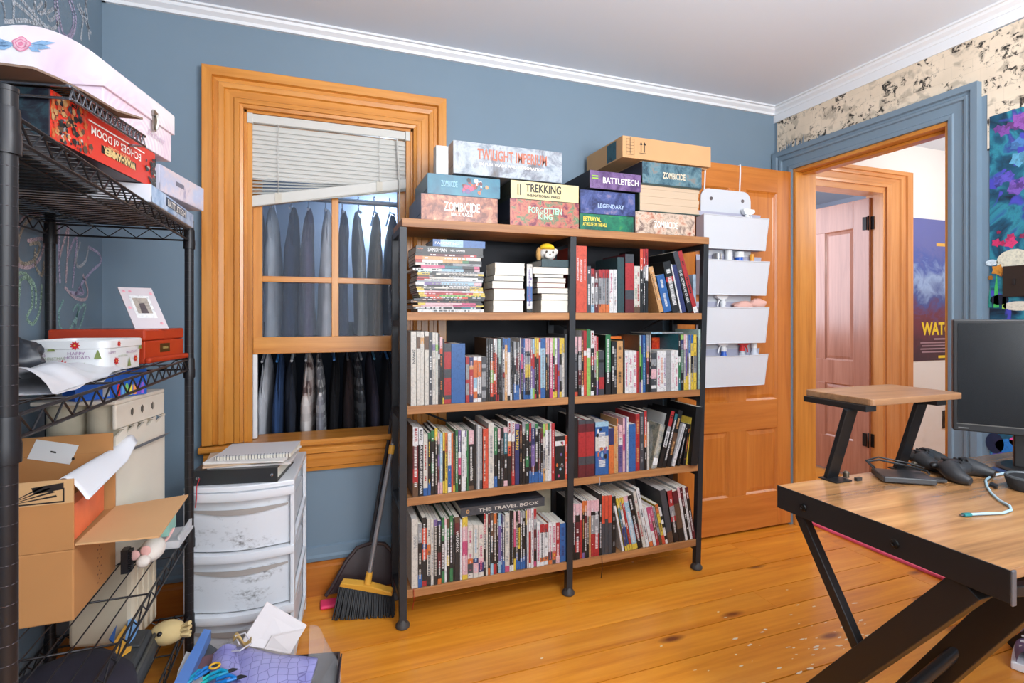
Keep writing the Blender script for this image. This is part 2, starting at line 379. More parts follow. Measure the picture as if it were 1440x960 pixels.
# closet behind the window
cl_m = plain('closet_wall_paint', rgb(120, 132, 152), .9)
q = MB(); q.box(-.8, -.74, YB+.12, 3.25, .0, ZC); q.box(1.2, 1.26, YB+.12, 3.25, 0, ZC); q.box(-.8, 1.26, 3.25, 3.31, 0, ZC); q.box(-.74, 1.2, YB+.12, 3.25, -.01, .02); q.build('wall_closet', cl_m, kind='structure')
q = MB(); q.box(-.739, 1.199, 3.235, 3.249, .02, 1.12); q.build('closet_gap_sheet', plain('closet_gap_dark', rgb(26, 28, 36), .9), kind='structure')  # added sheet; its dark colour makes the black gaps behind the lower clothes
# ---------------------------------------------------------------- doorway to the hall
dw = structure('trim_5', (XR, 1.8, 0))
PD = [(0, 0), (0, .014), (.012, .017), (.018, .017), (.022, .012), (.058, .013), (.062, .022), (.072, .024), (.076, .018), (.085, .018), (.089, .03), (.113, .032)]
casing(dw, lambda a, z, t: (XR-t, a, z), DY0, DY1, 0, DZ, PD, (blue, blue))
jl = MB(); jl.box(XR-.001, XR+.15, DY1-.018, DY1, 0, DZ-.018); jl.build('jamb', pine_z, dw, bevel=.002)
jl = MB(); jl.box(XR-.001, XR+.15, DY0, DY0+.018, 0, DZ-.018); jl.build('jamb', pine_z, dw, bevel=.002)
jl = MB(); jl.box(XR-.001, XR+.15, DY0, DY1, DZ-.018, DZ); jl.box(XR+.05, XR+.065, DY0+.018, DY1-.018, DZ-.032, DZ-.018); jl.build('head_jamb', pine_y, dw, bevel=.002)
jl = MB(); jl.box(XR+.09, XR+.205, DY0+.02, DY1-.02, .0, .014); jl.build('threshold', plain('pink_threshold', rgb(226, 92, 128), .6, var=.1), dw, bevel=.004)
def panel_door(name, P, W, H, mz, mx, rows, stile=.1, mull=.1, th=.038, hinge=None, kind='structure'):
    """P(u, n, z) -> world; front face at n=0, back at n=th; rows = [(z0, z1)] of panels"""
    r = structure(name, P(0, 0, 0))
    def bx(nm, m, u0, u1, n0, n1, z0, z1, bev=.0015):
        q = MB(); q.hexa([P(u0, n0, z0), P(u1, n0, z0), P(u1, n1, z0), P(u0, n1, z0), P(u0, n0, z1), P(u1, n0, z1), P(u1, n1, z1), P(u0, n1, z1)])
        return q.build(nm, m, r, bevel=bev)
    bx('stile', mz, 0, stile, 0, th, .012, H); bx('stile', mz, W-stile, W, 0, th, .012, H)
    zs = [.012]+[z for r_ in rows for z in r_]+[H]
    for i in range(0, len(zs), 2): bx('rail', mx, stile, W-stile, 0, th, zs[i], zs[i+1])
    c0, c1 = (W-mull)/2, (W+mull)/2
    for z0, z1 in rows:
        bx('mullion', mz, c0, c1, 0, th, z0, z1)
        for u0, u1 in ((stile, c0), (c1, W-stile)):
            q = MB(); g = .03
            for nn, s in ((.013, 1), (th-.013, -1)):
                o = [P(u0, nn, z0), P(u1, nn, z0), P(u1, nn, z1), P(u0, nn, z1)]
                i1 = [P(u0+g, nn-.007*s, z0+g), P(u1-g, nn-.007*s, z0+g), P(u1-g, nn-.007*s, z1-g), P(u0+g, nn-.007*s, z1-g)]
                for k in range(4): q.poly([o[k], o[(k+1) % 4], i1[(k+1) % 4], i1[k]])
                q.poly(i1)
                e = [P(u0, nn-.011*s, z0), P(u1, nn-.011*s, z0), P(u1, nn-.011*s, z1), P(u0, nn-.011*s, z1)]
                e2 = [P(u0+.012, nn, z0+.012), P(u1-.012, nn, z0+.012), P(u1-.012, nn, z1-.012), P(u0+.012, nn, z1-.012)]
                for k in range(4): q.poly([e[k], e[(k+1) % 4], e2[(k+1) % 4], e2[k]])
            q.build('panel', mz, r)
    return r
XH = XR-.002
d1 = panel_door('door_1', lambda u, n, z: V(XH-u, 2.2068+n, z), .765, 1.95, door_z, door_x, [(.20, .545), (.70, 1.826)], .108, .115)
q = MB()
# hall
q = MB(); q.box(3.59+.03, 5.1, 2.5, 2.62, 0, ZC); q.box(2.4, 2.80, 2.5, 2.62, 0, ZC); q.box(2.80, 3.62, 2.5, 2.62, 2.035, ZC); q.box(XR, 2.62, YB, 2.5, 0, ZC)
q.build('wall_hall', hall_m, kind='structure')
q = MB(); q.box(5.0, 5.1, -.3, 2.5, 0, ZC); q.box(XR+.15, 5.1, -.35, -.25, 0, ZC); q.box(XR+.15, XR+.16, YF, DY0-.12, 0, ZC); q.build('wall_hall_far', hall_m, kind='structure')
q = MB(); q.box(2.3, 2.4, 2.62, 4.5, 0, ZC); q.box(2.3, 5.1, 4.45, 4.55, 0, ZC); q.box(5.0, 5.1, 2.62, 4.5, 0, ZC); q.build('wall_far_room', plain('far_room_paint', rgb(206, 214, 228), .8), kind='structure')
hd = structure('trim_6', (3.2, 2.5, 0))
hz = wood('hall_trim_z', rgb(190, 118, 56), rgb(214, 144, 78), rgb(228, 164, 100), 2, .3, coat=.4); hx = wood('hall_trim_x', rgb(190, 118, 56), rgb(214, 144, 78), rgb(228, 164, 100), 0, .3, coat=.4)
casing(hd, lambda x, z, t: (3.622+(x-3.622)*2.05 if x > 3.622 else x, 2.5-t, z), 2.80, 3.622, 0, 2.03, PD, (hz, hx))
jl = MB(); jl.box(3.602, 3.622, 2.5, 2.62, 0, 2.035); jl.build('jamb', hz, hd, bevel=.002)
jl = MB(); jl.box(2.80, 3.602, 2.5, 2.62, 1.99, 2.035); jl.build('head_jamb', hx, hd, bevel=.002)
q = MB(); q.box(3.86, 5.0, 2.484, 2.5, 0, .16); q.build('baseboard_hall', hz, kind='structure')
hd2 = panel_door('door_2', lambda u, n, z: V(3.582+n, 2.585+u, z), .78, 1.975, hdoor, hdoor, [(.26, .655), (.83, 1.78)], .115, .1, .034)
for z in (.29, 1.80):
    q = MB(); q.box(3.575, 3.581, 2.60, 2.628, z-.045, z+.045); q.box(3.596, 3.601, 2.562, 2.583, z-.045, z+.045); q.lathe((3.580, 2.588, z-.05), [(.006, 0), (.006, .1)], 8)
    q.build('hinge', plain('black_iron', rgb(38, 36, 36), .45, .6), hd2)
# ================================================================== BOOKSHELF
steel = plain('black_steel', rgb(44, 46, 50), .45, .3, var=.1, vs=20)
rust = wood('shelf_board_wood', rgb(120, 76, 42), rgb(160, 108, 64), rgb(186, 134, 84), 0, .5, 1.6)
TOP = [1.513, 1.166, .818, .479, .139]           # upper faces of the five boards
SF, SB = 1.956, 2.196
bs = thing('bookshelf', 'tall double-wide bookshelf with black metal frame and five rustic wood boards', 'bookshelf', (.96, 2.07, 0))
def lean(z, k): return k*z/1.5
PX_ = [(.287, .0), (.966, .018), (1.614, .046)]
for (px, k) in PX_:
    for y0 in (SF, SB-.026):
        q = MB(); w_ = .027; zt = 1.481
        q.hexa([(px-w_/2, y0, .012), (px+w_/2, y0, .012), (px+w_/2, y0+.026, .012), (px-w_/2, y0+.026, .012),
                (px+k-w_/2, y0, zt), (px+k+w_/2, y0, zt), (px+k+w_/2, y0+.026, zt), (px+k-w_/2, y0+.026, zt)])
        q.build('post', steel, bs, bevel=.001)
        q = MB(); q.lathe((px, y0+.013, 0), [(.022, 0), (.026, .004), (.026, .012), (.016, .024), (.012, .034)], 20); q.build('foot', plain('dark_foot_plastic', rgb(60, 56, 54), .6), bs)
for i, z in enumerate(TOP):
    q = MB()
    if i == 0: q.box(.283, 1.672, SF-.004, SB+.004, z-.032, z)
    else:
        for (a, ka), (b, kb) in zip(PX_, PX_[1:]):
            q.box(a+lean(z, ka)+.0145, b+lean(z, kb)-.0145, SF+.002, SB-.002, z-.03, z)
    q.build('shelf_board', rust, bs, bevel=.0015)
    for (px, k) in PX_:
        q = MB(); q.box(px+lean(z, k)-.011, px+lean(z, k)+.011, SF+.027, SB-.027, z-.054 if i else z-.055, z-.0315); q.build('side_rail', steel, bs)
for a, b in (((.30, .50), (.95, .80)), ((.95, .50), (.30, .80)), ((.98, .85), (1.6, 1.14)), ((1.6, .85), (.98, 1.14))):
    q = MB(); q.tube([(a[0], SB+.006, a[1]), (b[0], SB+.006, b[1])], .005, 6); q.build('cross_brace', steel, bs)
q = MB(); q.box(.529, 1.685, YB-.012, YB-.001, .42, 1.55)
tag(q.build('chalkboard', plain('blackboard_paint', rgb(38, 40, 46), .7, var=.2, vs=5)), 'black chalkboard panel on the back wall behind the bookshelf', 'chalkboard')
# ------------------------------------------------------------------ books
PAL = {'k': (30, 30, 32), 'w': (226, 226, 226), 'e': (214, 208, 196), 'r': (196, 36, 40), 'o': (232, 110, 42), 'y': (238, 200, 50), 'g': (44, 128, 72), 'b': (36, 98, 178),
       'n': (44, 52, 112), 'p': (118, 92, 160), 'm': (214, 70, 120), 't': (32, 112, 128), 'c': (150, 196, 222), 's': (150, 152, 156), 'd': (66, 70, 78), 'u': (104, 72, 50),
       'f': (110, 28, 38), 'l': (150, 204, 84), 'i': (232, 176, 184), 'x': (236, 74, 44), 'q': (222, 160, 92), 'T': (42, 74, 80), 'z': (176, 208, 198)}
def mute(v): g = sum(v)/3; return tuple((c+(g-c)*.2)*.9 for c in v)
PAL = {k: rgb(*mute(v)) for k, v in PAL.items()}
NAME = {'k': 'black', 'w': 'white', 'e': 'cream', 'r': 'red', 'o': 'orange', 'y': 'yellow', 'g': 'green', 'b': 'blue', 'n': 'navy', 'p': 'purple', 'm': 'pink', 't': 'teal', 'c': 'pale blue',
        's': 'grey', 'd': 'charcoal', 'u': 'brown', 'f': 'maroon', 'l': 'lime', 'i': 'pale pink', 'x': 'red-orange', 'q': 'tan', 'T': 'dark teal', 'z': 'mint'}
PAGE = [plain('page_paper', rgb(226, 220, 206), .8), plain('page_paper_grey', rgb(196, 192, 186), .8)]
def bands(s):
    out = []; i = 0
    while i < len(s):
        c = s[i]; j = i+1
        while j < len(s) and (s[j].isdigit() or s[j] == '.'): j += 1
        out.append((c, float(s[i+1:j] or 1))); i = j
    t = sum(x for _, x in out); return [(c, x/t) for c, x in out]
def ordn(n): return f"{n}{'th' if 10 <= n % 100 <= 20 else {1: 'st', 2: 'nd', 3: 'rd'}.get(n % 10, 'th')}"
def one_book(x0, x1, y0, z0, h, depth, spec, words, lean_deg, label, group, title=None, tcol='w', tpos=(.2, .75), hard=False, rng=random, pic=None):
    """upright book, spine towards the room; leans about its foot, positive = top to the right"""
    T = x1-x0; bd = bands(spec); main = max(bd, key=lambda q: q[1])[0]
    bk = thing('book', label, 'book', (x0, y0, z0), group)
    a = radians(lean_deg); foot = V(x0 if a <= 0 else x1, y0, z0)
    X = Matrix.Translation(foot) @ Matrix.Rotation(a, 4, 'Y') @ Matrix.Translation(-foot)
    ct = min(.0028 if hard else .0008, T*.2); q = MB(); q.X = X; mc = PAL[main]
    if len(bd) > 1 and rng.random() < .5: mc = PAL[bd[-1][0]]
    q.box(x0, x0+ct, y0, y0+depth, z0, z0+h, 0, mc); q.box(x1-ct, x1, y0, y0+depth, z0, z0+h, 0, mc)
    z = z0+h
    for c, fr in bd:
        q.box(x0+ct, x1-ct, y0, y0+ct*1.2, z-h*fr, z, 0, PAL[c])
        q.poly([(x0, y0-.0003, z-h*fr), (x1, y0-.0003, z-h*fr), (x1, y0-.0003, z), (x0, y0-.0003, z)], 0, PAL[c]); z -= h*fr
    if words:
        for ch in words:                      # lettering too small to read: runs of short marks
            if ch == '|': continue
            n0 = rng.uniform(.06, .2); xc = (x0+x1)/2; ww = T*rng.uniform(.3, .5)
            if len(words) > 1: xc = x0+T*(.3 if ch == words[0] else .7); ww = T*.26
            p = n0
            while p < .86:
                ln = rng.uniform(.006, .022)
                q.poly([(xc-ww/2, y0-.0006, z0+h*(1-p-ln)), (xc+ww/2, y0-.0006, z0+h*(1-p-ln)), (xc+ww/2, y0-.0006, z0+h*(1-p)), (xc-ww/2, y0-.0006, z0+h*(1-p))], 0, PAL[ch])
                p += ln+rng.uniform(.004, .010)
                if rng.random() < .07: p += rng.uniform(.05, .25)
    if pic:
        for _ in range(pic):
            cx, cz = rng.uniform(x0+T*.15, x1-T*.15), z0+h*rng.uniform(.05, .9); c = PAL[rng.choice('wioypmckue')]; rw, rh = T*rng.uniform(.12, .3), T*rng.uniform(.15, .5)
            q.poly([(min(max(cx+rw*cos(t)*.5, x0), x1), y0-.0005, cz+rh*sin(t)*.5) for t in [k*pi/3 for k in range(6)]], 0, c)
    q.build('cover', PRINT, bk)
    r = MB(); r.X = X; tp = .003 if hard else .0004
    r.box(x0+ct, x1-ct, y0+ct*1.25, y0+depth-tp-.0005, z0+tp, z0+h-tp); r.build('page_block', PAGE[rng.random() < .25], bk)
    if title:
        for (s, c, p0, p1, wf, off) in title:
            t = MB(); t.X = X; L = h*(p1-p0); t.text(s, (x0+T*(.5+off), y0-.0007, z0+h*(1-(p0+p1)/2)), -UZ, UX, L, T*wf, 0, PAL[c], bold=.02, lift=.0004); t.build('title_lettering', PRINT, bk)
    return bk
ROWN = {1: 'top', 2: 'second', 3: 'third', 4: 'bottom'}
def size_word(T, h): return ('thick' if T > .026 else 'slim' if T < .0095 else 'medium')
def fill(row, bay, items, xlim):
    """items: (px0, px1, pytop, bands, words, options) in photo pixels along the row"""
    z0 = TOP[row]; cur = xlim[0]; rng = random.Random(row*10+(bay == 'left'))
    items = sorted(items, key=lambda t: t[0])
    for n, it in enumerate(items):
        px0, px1, pyt, spec, words = it[:5]; op = dict(it[5]) if len(it) > 5 else {}
        Y = SF+.006+op.pop('back', rng.uniform(0, .006)); ln = op.pop('lean', 0)
        mid = (pyt+HZ)/2
        xa, xb = atY(px0, mid, Y).x, atY(px1, mid, Y).x
        if op.pop('free', 0): pass
        else: xa = max(xa, cur); xb = max(xb, xa+.0035)
        xb = min(xb, xlim[1]) if ln == 0 else xb
        if xb-xa < .002: continue
        gap = .0003
        h = (atY((px0+px1)/2, pyt, Y).z-z0)/cos(radians(ln)); h = op.pop('h', h)
        T = (xb-xa-gap)*cos(radians(ln)); cur = xb
        dep = op.pop('depth', .12 if h < .20 else .168 if not op.get('hard') else .19)
        bd = bands(spec); main = max(bd, key=lambda q: q[1])[0]; sec = next((c for c, _ in bd if c != main), None)
        acc = op.pop('note', None) or (f"with {NAME[words[0]]} lettering" if words else f"with {NAME[sec]} band" if sec else "with plain spine")
        lab = op.pop('label', f"{size_word(T, h)} {NAME[main]} book {acc}, {ordn(n+1)} from left, {ROWN[row]} row {bay} bay")
        one_book(xa+gap, xa+gap+T, Y, z0+.0006, h, dep, spec, words, ln, lab, f"books in the {ROWN[row]} row, {bay} bay", rng=rng, **op)
def chunk(x0, y0, sc, items):
    out = []
    for it in items:
        out.append((x0+it[0]/sc, x0+it[1]/sc, y0+it[2]/sc)+tuple(it[3:]))
    return out
MV = lambda c, p0=.02, p1=.2: [('MARVEL', c, p0, p1, .7, 0)]
# second row, left bay
S = 7.3875
R = chunk(575, 455, S, [
 (20, 76, 82, 'e1', '', dict(title=[('SPAWN', 'd', .25, .43, .5, .05)], note='with dark SPAWN lettering', depth=.17, pic=0)), (80, 118, 82, 'e2u4e20', ''), (119, 158, 82, 'e2q2e20', 'e'),
 (166, 206, 82, 'e1u3e12', ''), (207, 244, 92, 'd1', 'w'), (245, 275, 92, 'e2p1e9', 's'), (276, 303, 96, 'e2l1e9', 'z'), (304, 322, 112, 'k4w1k9', 'w'), (322, 349, 140, 'i2x1k9', 'o'), (350, 364, 160, 'k9y1', ''),
 (368, 438, 205, 'd2r4d2r4d1r1', '', dict(hard=1, depth=.16, note='with red spine panels')), (440, 584, 208, 'b1', '', dict(hard=1, depth=.17, note='with worn glossy spine'))])
R += chunk(650, 455, S, [
 (36, 73, 345, 'r2s4r1s3r2', ''), (75, 115, 350, 'n2q1r6n2', 'i'), (116, 156, 345, 'w1o5c3w1o2w1', ''), (157, 200, 345, 'w1o4w4d1w1', 's'), (203, 247, 345, 'd2s1d1s4d1s2d1', ''),
 (250, 268, 152, 'k1', 's'), (269, 291, 152, 'k9', 's'), (292, 322, 158, 'k5o2l3x3k1', 'w', dict(pic=4)), (324, 346, 158, 'w2x3w1x2k1', 'k'), (347, 362, 158, 'w2r4r2', 'w'), (363, 381, 158, 'z3k6r1', 'w'), (382, 401, 158, 'z4k6', 's'),
 (402, 419, 150, 'k1', 's'), (420, 441, 152, 'b2w4r1s4', 'k'), (442, 468, 158, 'b1q9', 'w'), (469, 498, 150, 'b3w9k1', ''), (499, 517, 160, 'k8w1', 's'), (518, 534, 188, 'k1', 'e'), (535, 561, 185, 's3k5b3', 'w'), (562, 592, 190, 's2f4k2b3', 'w')])
R += chunk(725, 455, S, [
 (4, 21, 188, 'k3f3k3b3', 's'), (22, 38, 150, 'k5e1', 'e'), (39, 56, 150, 'e4p6e1', ''), (57, 77, 155, 'n2m2k4', 's'), (78, 97, 155, 'b3p5b3', 'w'), (98, 117, 155, 'i3k1s2y3k4b1', 'w'), (118, 137, 155, 'i3k1s2y3k4b1', 'w'), (138, 156, 155, 'i3k1s2y3k4b1', 'w'),
 (157, 176, 158, 's2r3p4c2', 'w'), (177, 196, 158, 'c3r3p4l2', ''), (197, 216, 150, 'y4k2k6r1', 's'), (217, 240, 150, 'y3o1k8', 's'), (241, 259, 150, 'r1w3r9q1', ''), (260, 310, 152, 'b2c8b2', 's', dict(note='with darker blue ends')),
 (311, 329, 150, 'i3k2k6', 'q'), (330, 349, 150, 'i3s2k6', 's'), (350, 385, 150, 'i3m3m6', 'w'), (386, 405, 150, 'l3k6y1', 'e'), (406, 431, 150, 'w4r4y1', 'k'), (432, 455, 150, 'p6r1p4', ''), (456, 479, 150, 'y3k2s3k2y1', ''), (480, 506, 150, 'y3e9', 's'),
 (508, 560, 112, 'd1', '', dict(depth=.19, back=.001, note='with light framed label'))])
fill(2, 'left', R, (.305, .958))
S = 8
R = chunk(805, 450, S, [
 (22, 58, 185, 'i4k2d3k4x1', 's'), (60, 100, 185, 'i4k1s4f4k3', 'w'), (101, 126, 118, 'f4k6w2', 'q'), (127, 158, 118, 'r4w1x8', ''), (160, 203, 104, 'g4w2l8', '', dict(note='with lime lower half')), (206, 242, 122, 'w4k2r2k6w1', 'w', dict(title=[('MARVEL', 'r', .03, .22, .6, 0)])), (244, 268, 178, 'i4s3k3', 'r'), (269, 290, 185, 'r2l4p2', 'w'),
 (294, 358, 345, 'd3k1d5r4d2', '', dict(title=[('THE BOOK', 'q', .28, .6, .25, -.1)][:0], note='with orange and red marks')), (372, 430, 165, 'g5g5k6', 'w'), (438, 500, 240, 'k1', 'ws', dict(hard=1))])
R += chunk(865, 450, S, [
 (12, 86, 235, 'q1', 'k', dict(hard=1, note='with dark lettering')), (87, 105, 220, 'k1', ''), (110, 150, 345, 'w1', 'm', dict(pic=5)), (152, 198, 345, 'w1', 'm', dict(pic=6)), (200, 240, 345, 'w1', 'm', dict(pic=6)), (241, 262, 350, 'r1', ''), (264, 276, 170, 'u1', ''), (277, 290, 172, 'c2l4k3p2', ''), (291, 310, 170, 'n3g4e2', ''), (311, 340, 170, 'b1', 'c'), (341, 350, 165, 'k1', ''), (351, 380, 165, 's3y1f3k3', 'i'), (381, 402, 165, 's3k3k4', 'e'),
 (408, 466, 370, 'd2s2d1i3d2w1d1', '', dict(pic=2)), (472, 512, 345, 'w1', 'm', dict(pic=6))])
R += chunk(925, 450, S, [
 (32, 60, 345, 'w1', 'o', dict(pic=6)), (62, 95, 345, 'w1', 'p', dict(pic=7)), (97, 150, 345, 's1', '', dict(note='plain, between white comics')), (152, 190, 340, 'w1', 'm', dict(pic=6)), (192, 230, 340, 'w1', 'm', dict(pic=6)), (232, 254, 162, 'k4w1g3t2', 'w'), (256, 290, 165, 'l1n2g4k4', 's'), (292, 312, 160, 'i3s6y2', 'w'), (313, 330, 165, 'w2p4y2', ''), (332, 348, 165, 'b4k3y3', 's'), (349, 370, 165, 'b4w8', 'c'), (372, 398, 165, 'b2y3k4y4', 's'), (400, 435, 165, 'y5s4y4', 'k'), (437, 452, 185, 'd1', ''), (458, 522, 105, 'z1', 's', dict(back=.001, free=1, note='pale tall hardcover'))])
fill(2, 'right', R, (.982, 1.632))
# third row, left bay
S = 7.3875
R = chunk(575, 580, S, [
 (40, 96, 152, 'w4f5r3u3', 'w', dict(title=[('MARVEL', 'r', .02, .22, .55, .1)], depth=.185)), (100, 148, 162, 'w4k12', '', dict(title=[('MARVEL', 'k', .02, .18, .6, 0), ('X-FORCE/CABLE: MESSIAH WAR', 'w', .21, .97, .6, .05)], note='with MARVEL and X-FORCE lettering')),
 (150, 195, 225, 'e7b1', 'r'), (197, 226, 212, 'g1k7b2', 'y'), (230, 264, 188, 'g2k4g2k4', 'w'), (268, 298, 165, 'y2k9', 'e'), (300, 320, 215, 'i2k2p2f3i2', 's'), (322, 350, 218, 'c9i2', 'w'), (352, 374, 208, 'y3k5y2', ''), (375, 401, 208, 'o4y8', 'u'), (404, 440, 215, 'w6b4w1', 'i'), (441, 458, 218, 'o3x6', ''), (459, 480, 215, 'k2u6y1', 'q'), (482, 510, 185, 'g1', 'w'), (512, 541, 182, 'p2n2w1m3k3', 'w'), (545, 583, 190, 'w1', 's')])
R += chunk(650, 575, S, [
 (4, 20, 228, 'p1w9', ''), (21, 42, 228, 'w3g1w3k2', 'g'), (43, 64, 225, 'g1', ''), (66, 119, 222, 'i3k9u1', 'w', dict(title=[('UTOPIA', 'e', .6, .84, .45, .1)], note='with UTOPIA lettering')), (122, 149, 160, 'k1', ''), (150, 164, 165, 's1', ''), (165, 179, 170, 'w1', ''), (180, 206, 195, 's6d1', ''),
 (215, 270, 208, 'x1', 'ee', dict(title=[('THE LAST', 'e', .4, .95, .5, .1)][:0], hard=1, depth=.19)), (272, 330, 150, 'e1', 's', dict(depth=.19, note='with faint grey lettering')), (332, 364, 190, 'g5k4b2', 'w'), (368, 397, 205, 'i2k6k2', 'w'), (398, 429, 195, 'k1', 's'), (432, 470, 190, 'i1t4k5i1', 'w'), (472, 509, 130, 'w4q1x2k6', 'k', dict(title=[('MARVEL', 'r', .02, .2, .65, 0)])), (512, 545, 135, 'w4f6r3', 'e', dict(title=[('MARVEL', 'r', .02, .2, .65, 0)])), (548, 592, 155, 'p1n5n6', '', dict(title=[('BATMAN', 'y', .1, .42, .7, 0), ('KNIGHTFALL', 'w', .5, .8, .3, 0)][:1], note='with yellow BATMAN lettering'))])
R += chunk(725, 570, S, [
 (44, 66, 200, 'f2u2k6', 'q'), (68, 100, 175, 's2k9', 'e'), (102, 139, 190, 'g2k4g2k3', 'w'), (141, 162, 188, 'r3k5b2', 'e'), (164, 200, 180, 's1n3p4f1b2', 'w'), (202, 235, 190, 'g1k8b2', 'w'), (236, 259, 240, 'k5f2b2', 's'), (260, 284, 238, 'u1f2k6b2', 'w'), (286, 309, 192, 'l2e2s3q2', 'd'), (311, 334, 190, 'q1w3e5', 's'), (335, 355, 188, 'g1s4w4', 'k'), (356, 371, 186, 'i1w9', ''), (373, 404, 186, 'r2r9', 'w', dict(title=[('DAREDEVIL', 'w', .3, .75, .5, 0)][:0], note='with bold white lettering')),
 (412, 509, 318, 'k1w1k7', '', dict(pic=9, depth=.13, note='boxed with picture')), (514, 552, 314, 'x1', 'i', dict(depth=.13))])
fill(3, 'left', R, (.303, .962))
S = 7.385
R = chunk(805, 560, S, [
 (15, 57, 200, 'k1', '', dict(depth=.16)), (58, 138, 228, 'd1f2r6d2f3', '', dict(hard=1, depth=.16, note='with red panels, wider one')), (140, 230, 222, 'd1f2r6d2f3', '', dict(hard=1, depth=.16, note='with red panels beside marbled one')), (238, 374, 245, 'c1b2e3b5', 'w', dict(hard=1, depth=.16, pic=14, note='marbled with pale label')), (380, 428, 312, 'n4o7', '', dict(depth=.13)), (432, 460, 290, 'q1', 'o')])
R += chunk(865, 555, S, [
 (6, 30, 250, 'o2q6', 'e', dict(depth=.14)), (34, 76, 318, 'i3w2p7', 'n'), (78, 101, 240, 'i3m3i4', ''), (103, 120, 236, 'p1', ''), (121, 138, 232, 'w1', 's'), (140, 212, 305, 'b1', '', dict(depth=.14, note='bright, with plain spine')), (213, 254, 200, 'r1', 'q'), (256, 297, 186, 'd1', 's'), (299, 329, 165, 'r5o3k5', 'w'), (331, 352, 285, 'e1', '', dict(depth=.12))])
fill(3, 'right', R, (.982, 1.40))
def leaner(row, bay, px_b, px_t, py_b, py_t, wpx, spec, words, label, depth=.17, **op):
    """a tilted book given by its lower left corner and upper left corner in the photo"""
    Y = SF+.008+op.pop('back', 0); z0 = TOP[row]
    b, t = atY(px_b, py_b, Y), atY(px_t, py_t, Y); dx, dz = t.x-b.x, t.z-z0
    a = math.degrees(math.atan2(dx, dz)); h = math.hypot(dx, dz); T = (atY(px_b+wpx, py_b, Y).x-b.x)*cos(radians(a))
    x0 = b.x; zz = z0+.0006
    one_book(x0, x0+T, Y, zz, h, depth, spec, words, a, label, f"leaning books in the {ROWN[row]} row", rng=random.Random(int(px_b)), **op)
for a in [
 (3, 'right', 925.5, 944, 657, 579, 5, 'r3s1w3k4', 'k', 'slim red-topped white and black book leaning right beside the plastic bag', .18, {}),
 (3, 'right', 931, 949.5, 657, 583, 5, 't1k8', 'w', 'slim black book with teal top leaning right, behind the red-topped one', .18, {}),
 (3, 'right', 937, 954.5, 656, 578, 6, 'k4u3k3', 'q', 'dark brown-black book with tan lettering leaning right in third row', .2, {}),
 (3, 'right', 944.5, 960.5, 656, 597, 4.2, 'w1', 's', 'white hardcover leaning right among dark books in third row', .17, dict(hard=1)),
 (3, 'right', 952.5, 964.8, 655, 598, 3.4, 'k1', 'w', 'slim black book with white lettering leaning right beside the yellow one', .16, {}),
 (3, 'right', 960, 968.3, 655, 597, 3.6, 'k1', 'o', 'slim black book with orange lettering touching the leaning yellow book', .16, {}),
 (3, 'right', 964.5, 972.5, 655, 588, 4, 'y1', 'k', 'slim yellow book with black lettering leaning near the right post', .17, {}),
 (3, 'right', 971.5, 979.5, 654, 573, 9, 'k1', '', 'tall thick black book leaning against the right post of the bookshelf', .2, dict(back=-.025)),
 (1, 'right', 927.5, 912, 440, 376, 6, 'q1', 'ue', 'woven tan book tilting left in the top row right bay', .16, {}),
 (1, 'right', 934, 923, 440, 388, 11, 'b1', 'w', 'blue paperback with white lettering tilting left in the top row', .13, {}),
 (1, 'right', 946, 932, 440, 369, 10.5, 'k3r1k6', 'w', 'thick black book with red square tilting left in the top row', .19, dict(hard=1)),
 (1, 'right', 957, 943, 440, 372, 2, 'w1', '', 'very thin white book tilting left in the top row', .19, {}),
 (1, 'right', 959, 945, 440, 373, 6.2, 'n1', '', 'plain navy book tilting left between black and white ones', .19, {}),
 (1, 'right', 968, 946, 440, 355, 7, 'd4k8', '', 'black guide book with white title tilting left in the top row', .2, dict(title=[('THE ULTIMATE GUIDE', 'w', .3, .84, .5, 0)])),
 (1, 'right', 976, 953, 440, 354, 6, 'r3r4r3w1', 'k', 'red and white thick book tilting left beside the clear case', .2, dict(hard=1)),
]:
    leaner(*a[:10], depth=a[10], **a[11])
# top row, right bay: upright ones
S = 8.73
R = chunk(805, 335, S, [
 (45, 174, 95, 'x1', '', dict(depth=.19, title=[('INTERMEDIATE', 'w', .18, .52, .18, -.36), ('ANATOMY AND', 'w', .2, .54, .2, -.02), ('PHYSIOLOGY', 'i', .2, .52, .16, .32)], note='with small picture')), (178, 226, 342, 'd1', 'w'), (228, 270, 375, 'r2w7c2', 'k'), (273, 315, 390, 'f2s1f1s4f2', 'w'), (320, 361, 385, 'r2s6o2', 'k'), (364, 406, 385, 'r2s6o2', 'd'), (409, 450, 385, 'r2s6o2', 'k'), (455, 500, 385, 'w1', 'm', dict(pic=7)), (502, 546, 385, 'w1', 's', dict(pic=5)), (551, 634, 232, 'T1', '', dict(hard=1, depth=.19, note='hardcover with plain spine')), (648, 754, 195, 'd2r6d2f3', '', dict(hard=1, depth=.19, note='with large red spine panel')), (758, 828, 342, 'e7u1', 'gr'), (830, 864, 132, 'x4k8', 'w')])
R += chunk(900, 335, S, [(4, 32, 130, 'r4s3k6', 'w'), (34, 64, 132, 'r3s2k6', 'w'), (66, 98, 130, 'r3w3k6', 'k')])
fill(1, 'right', R, (.990, 1.4))
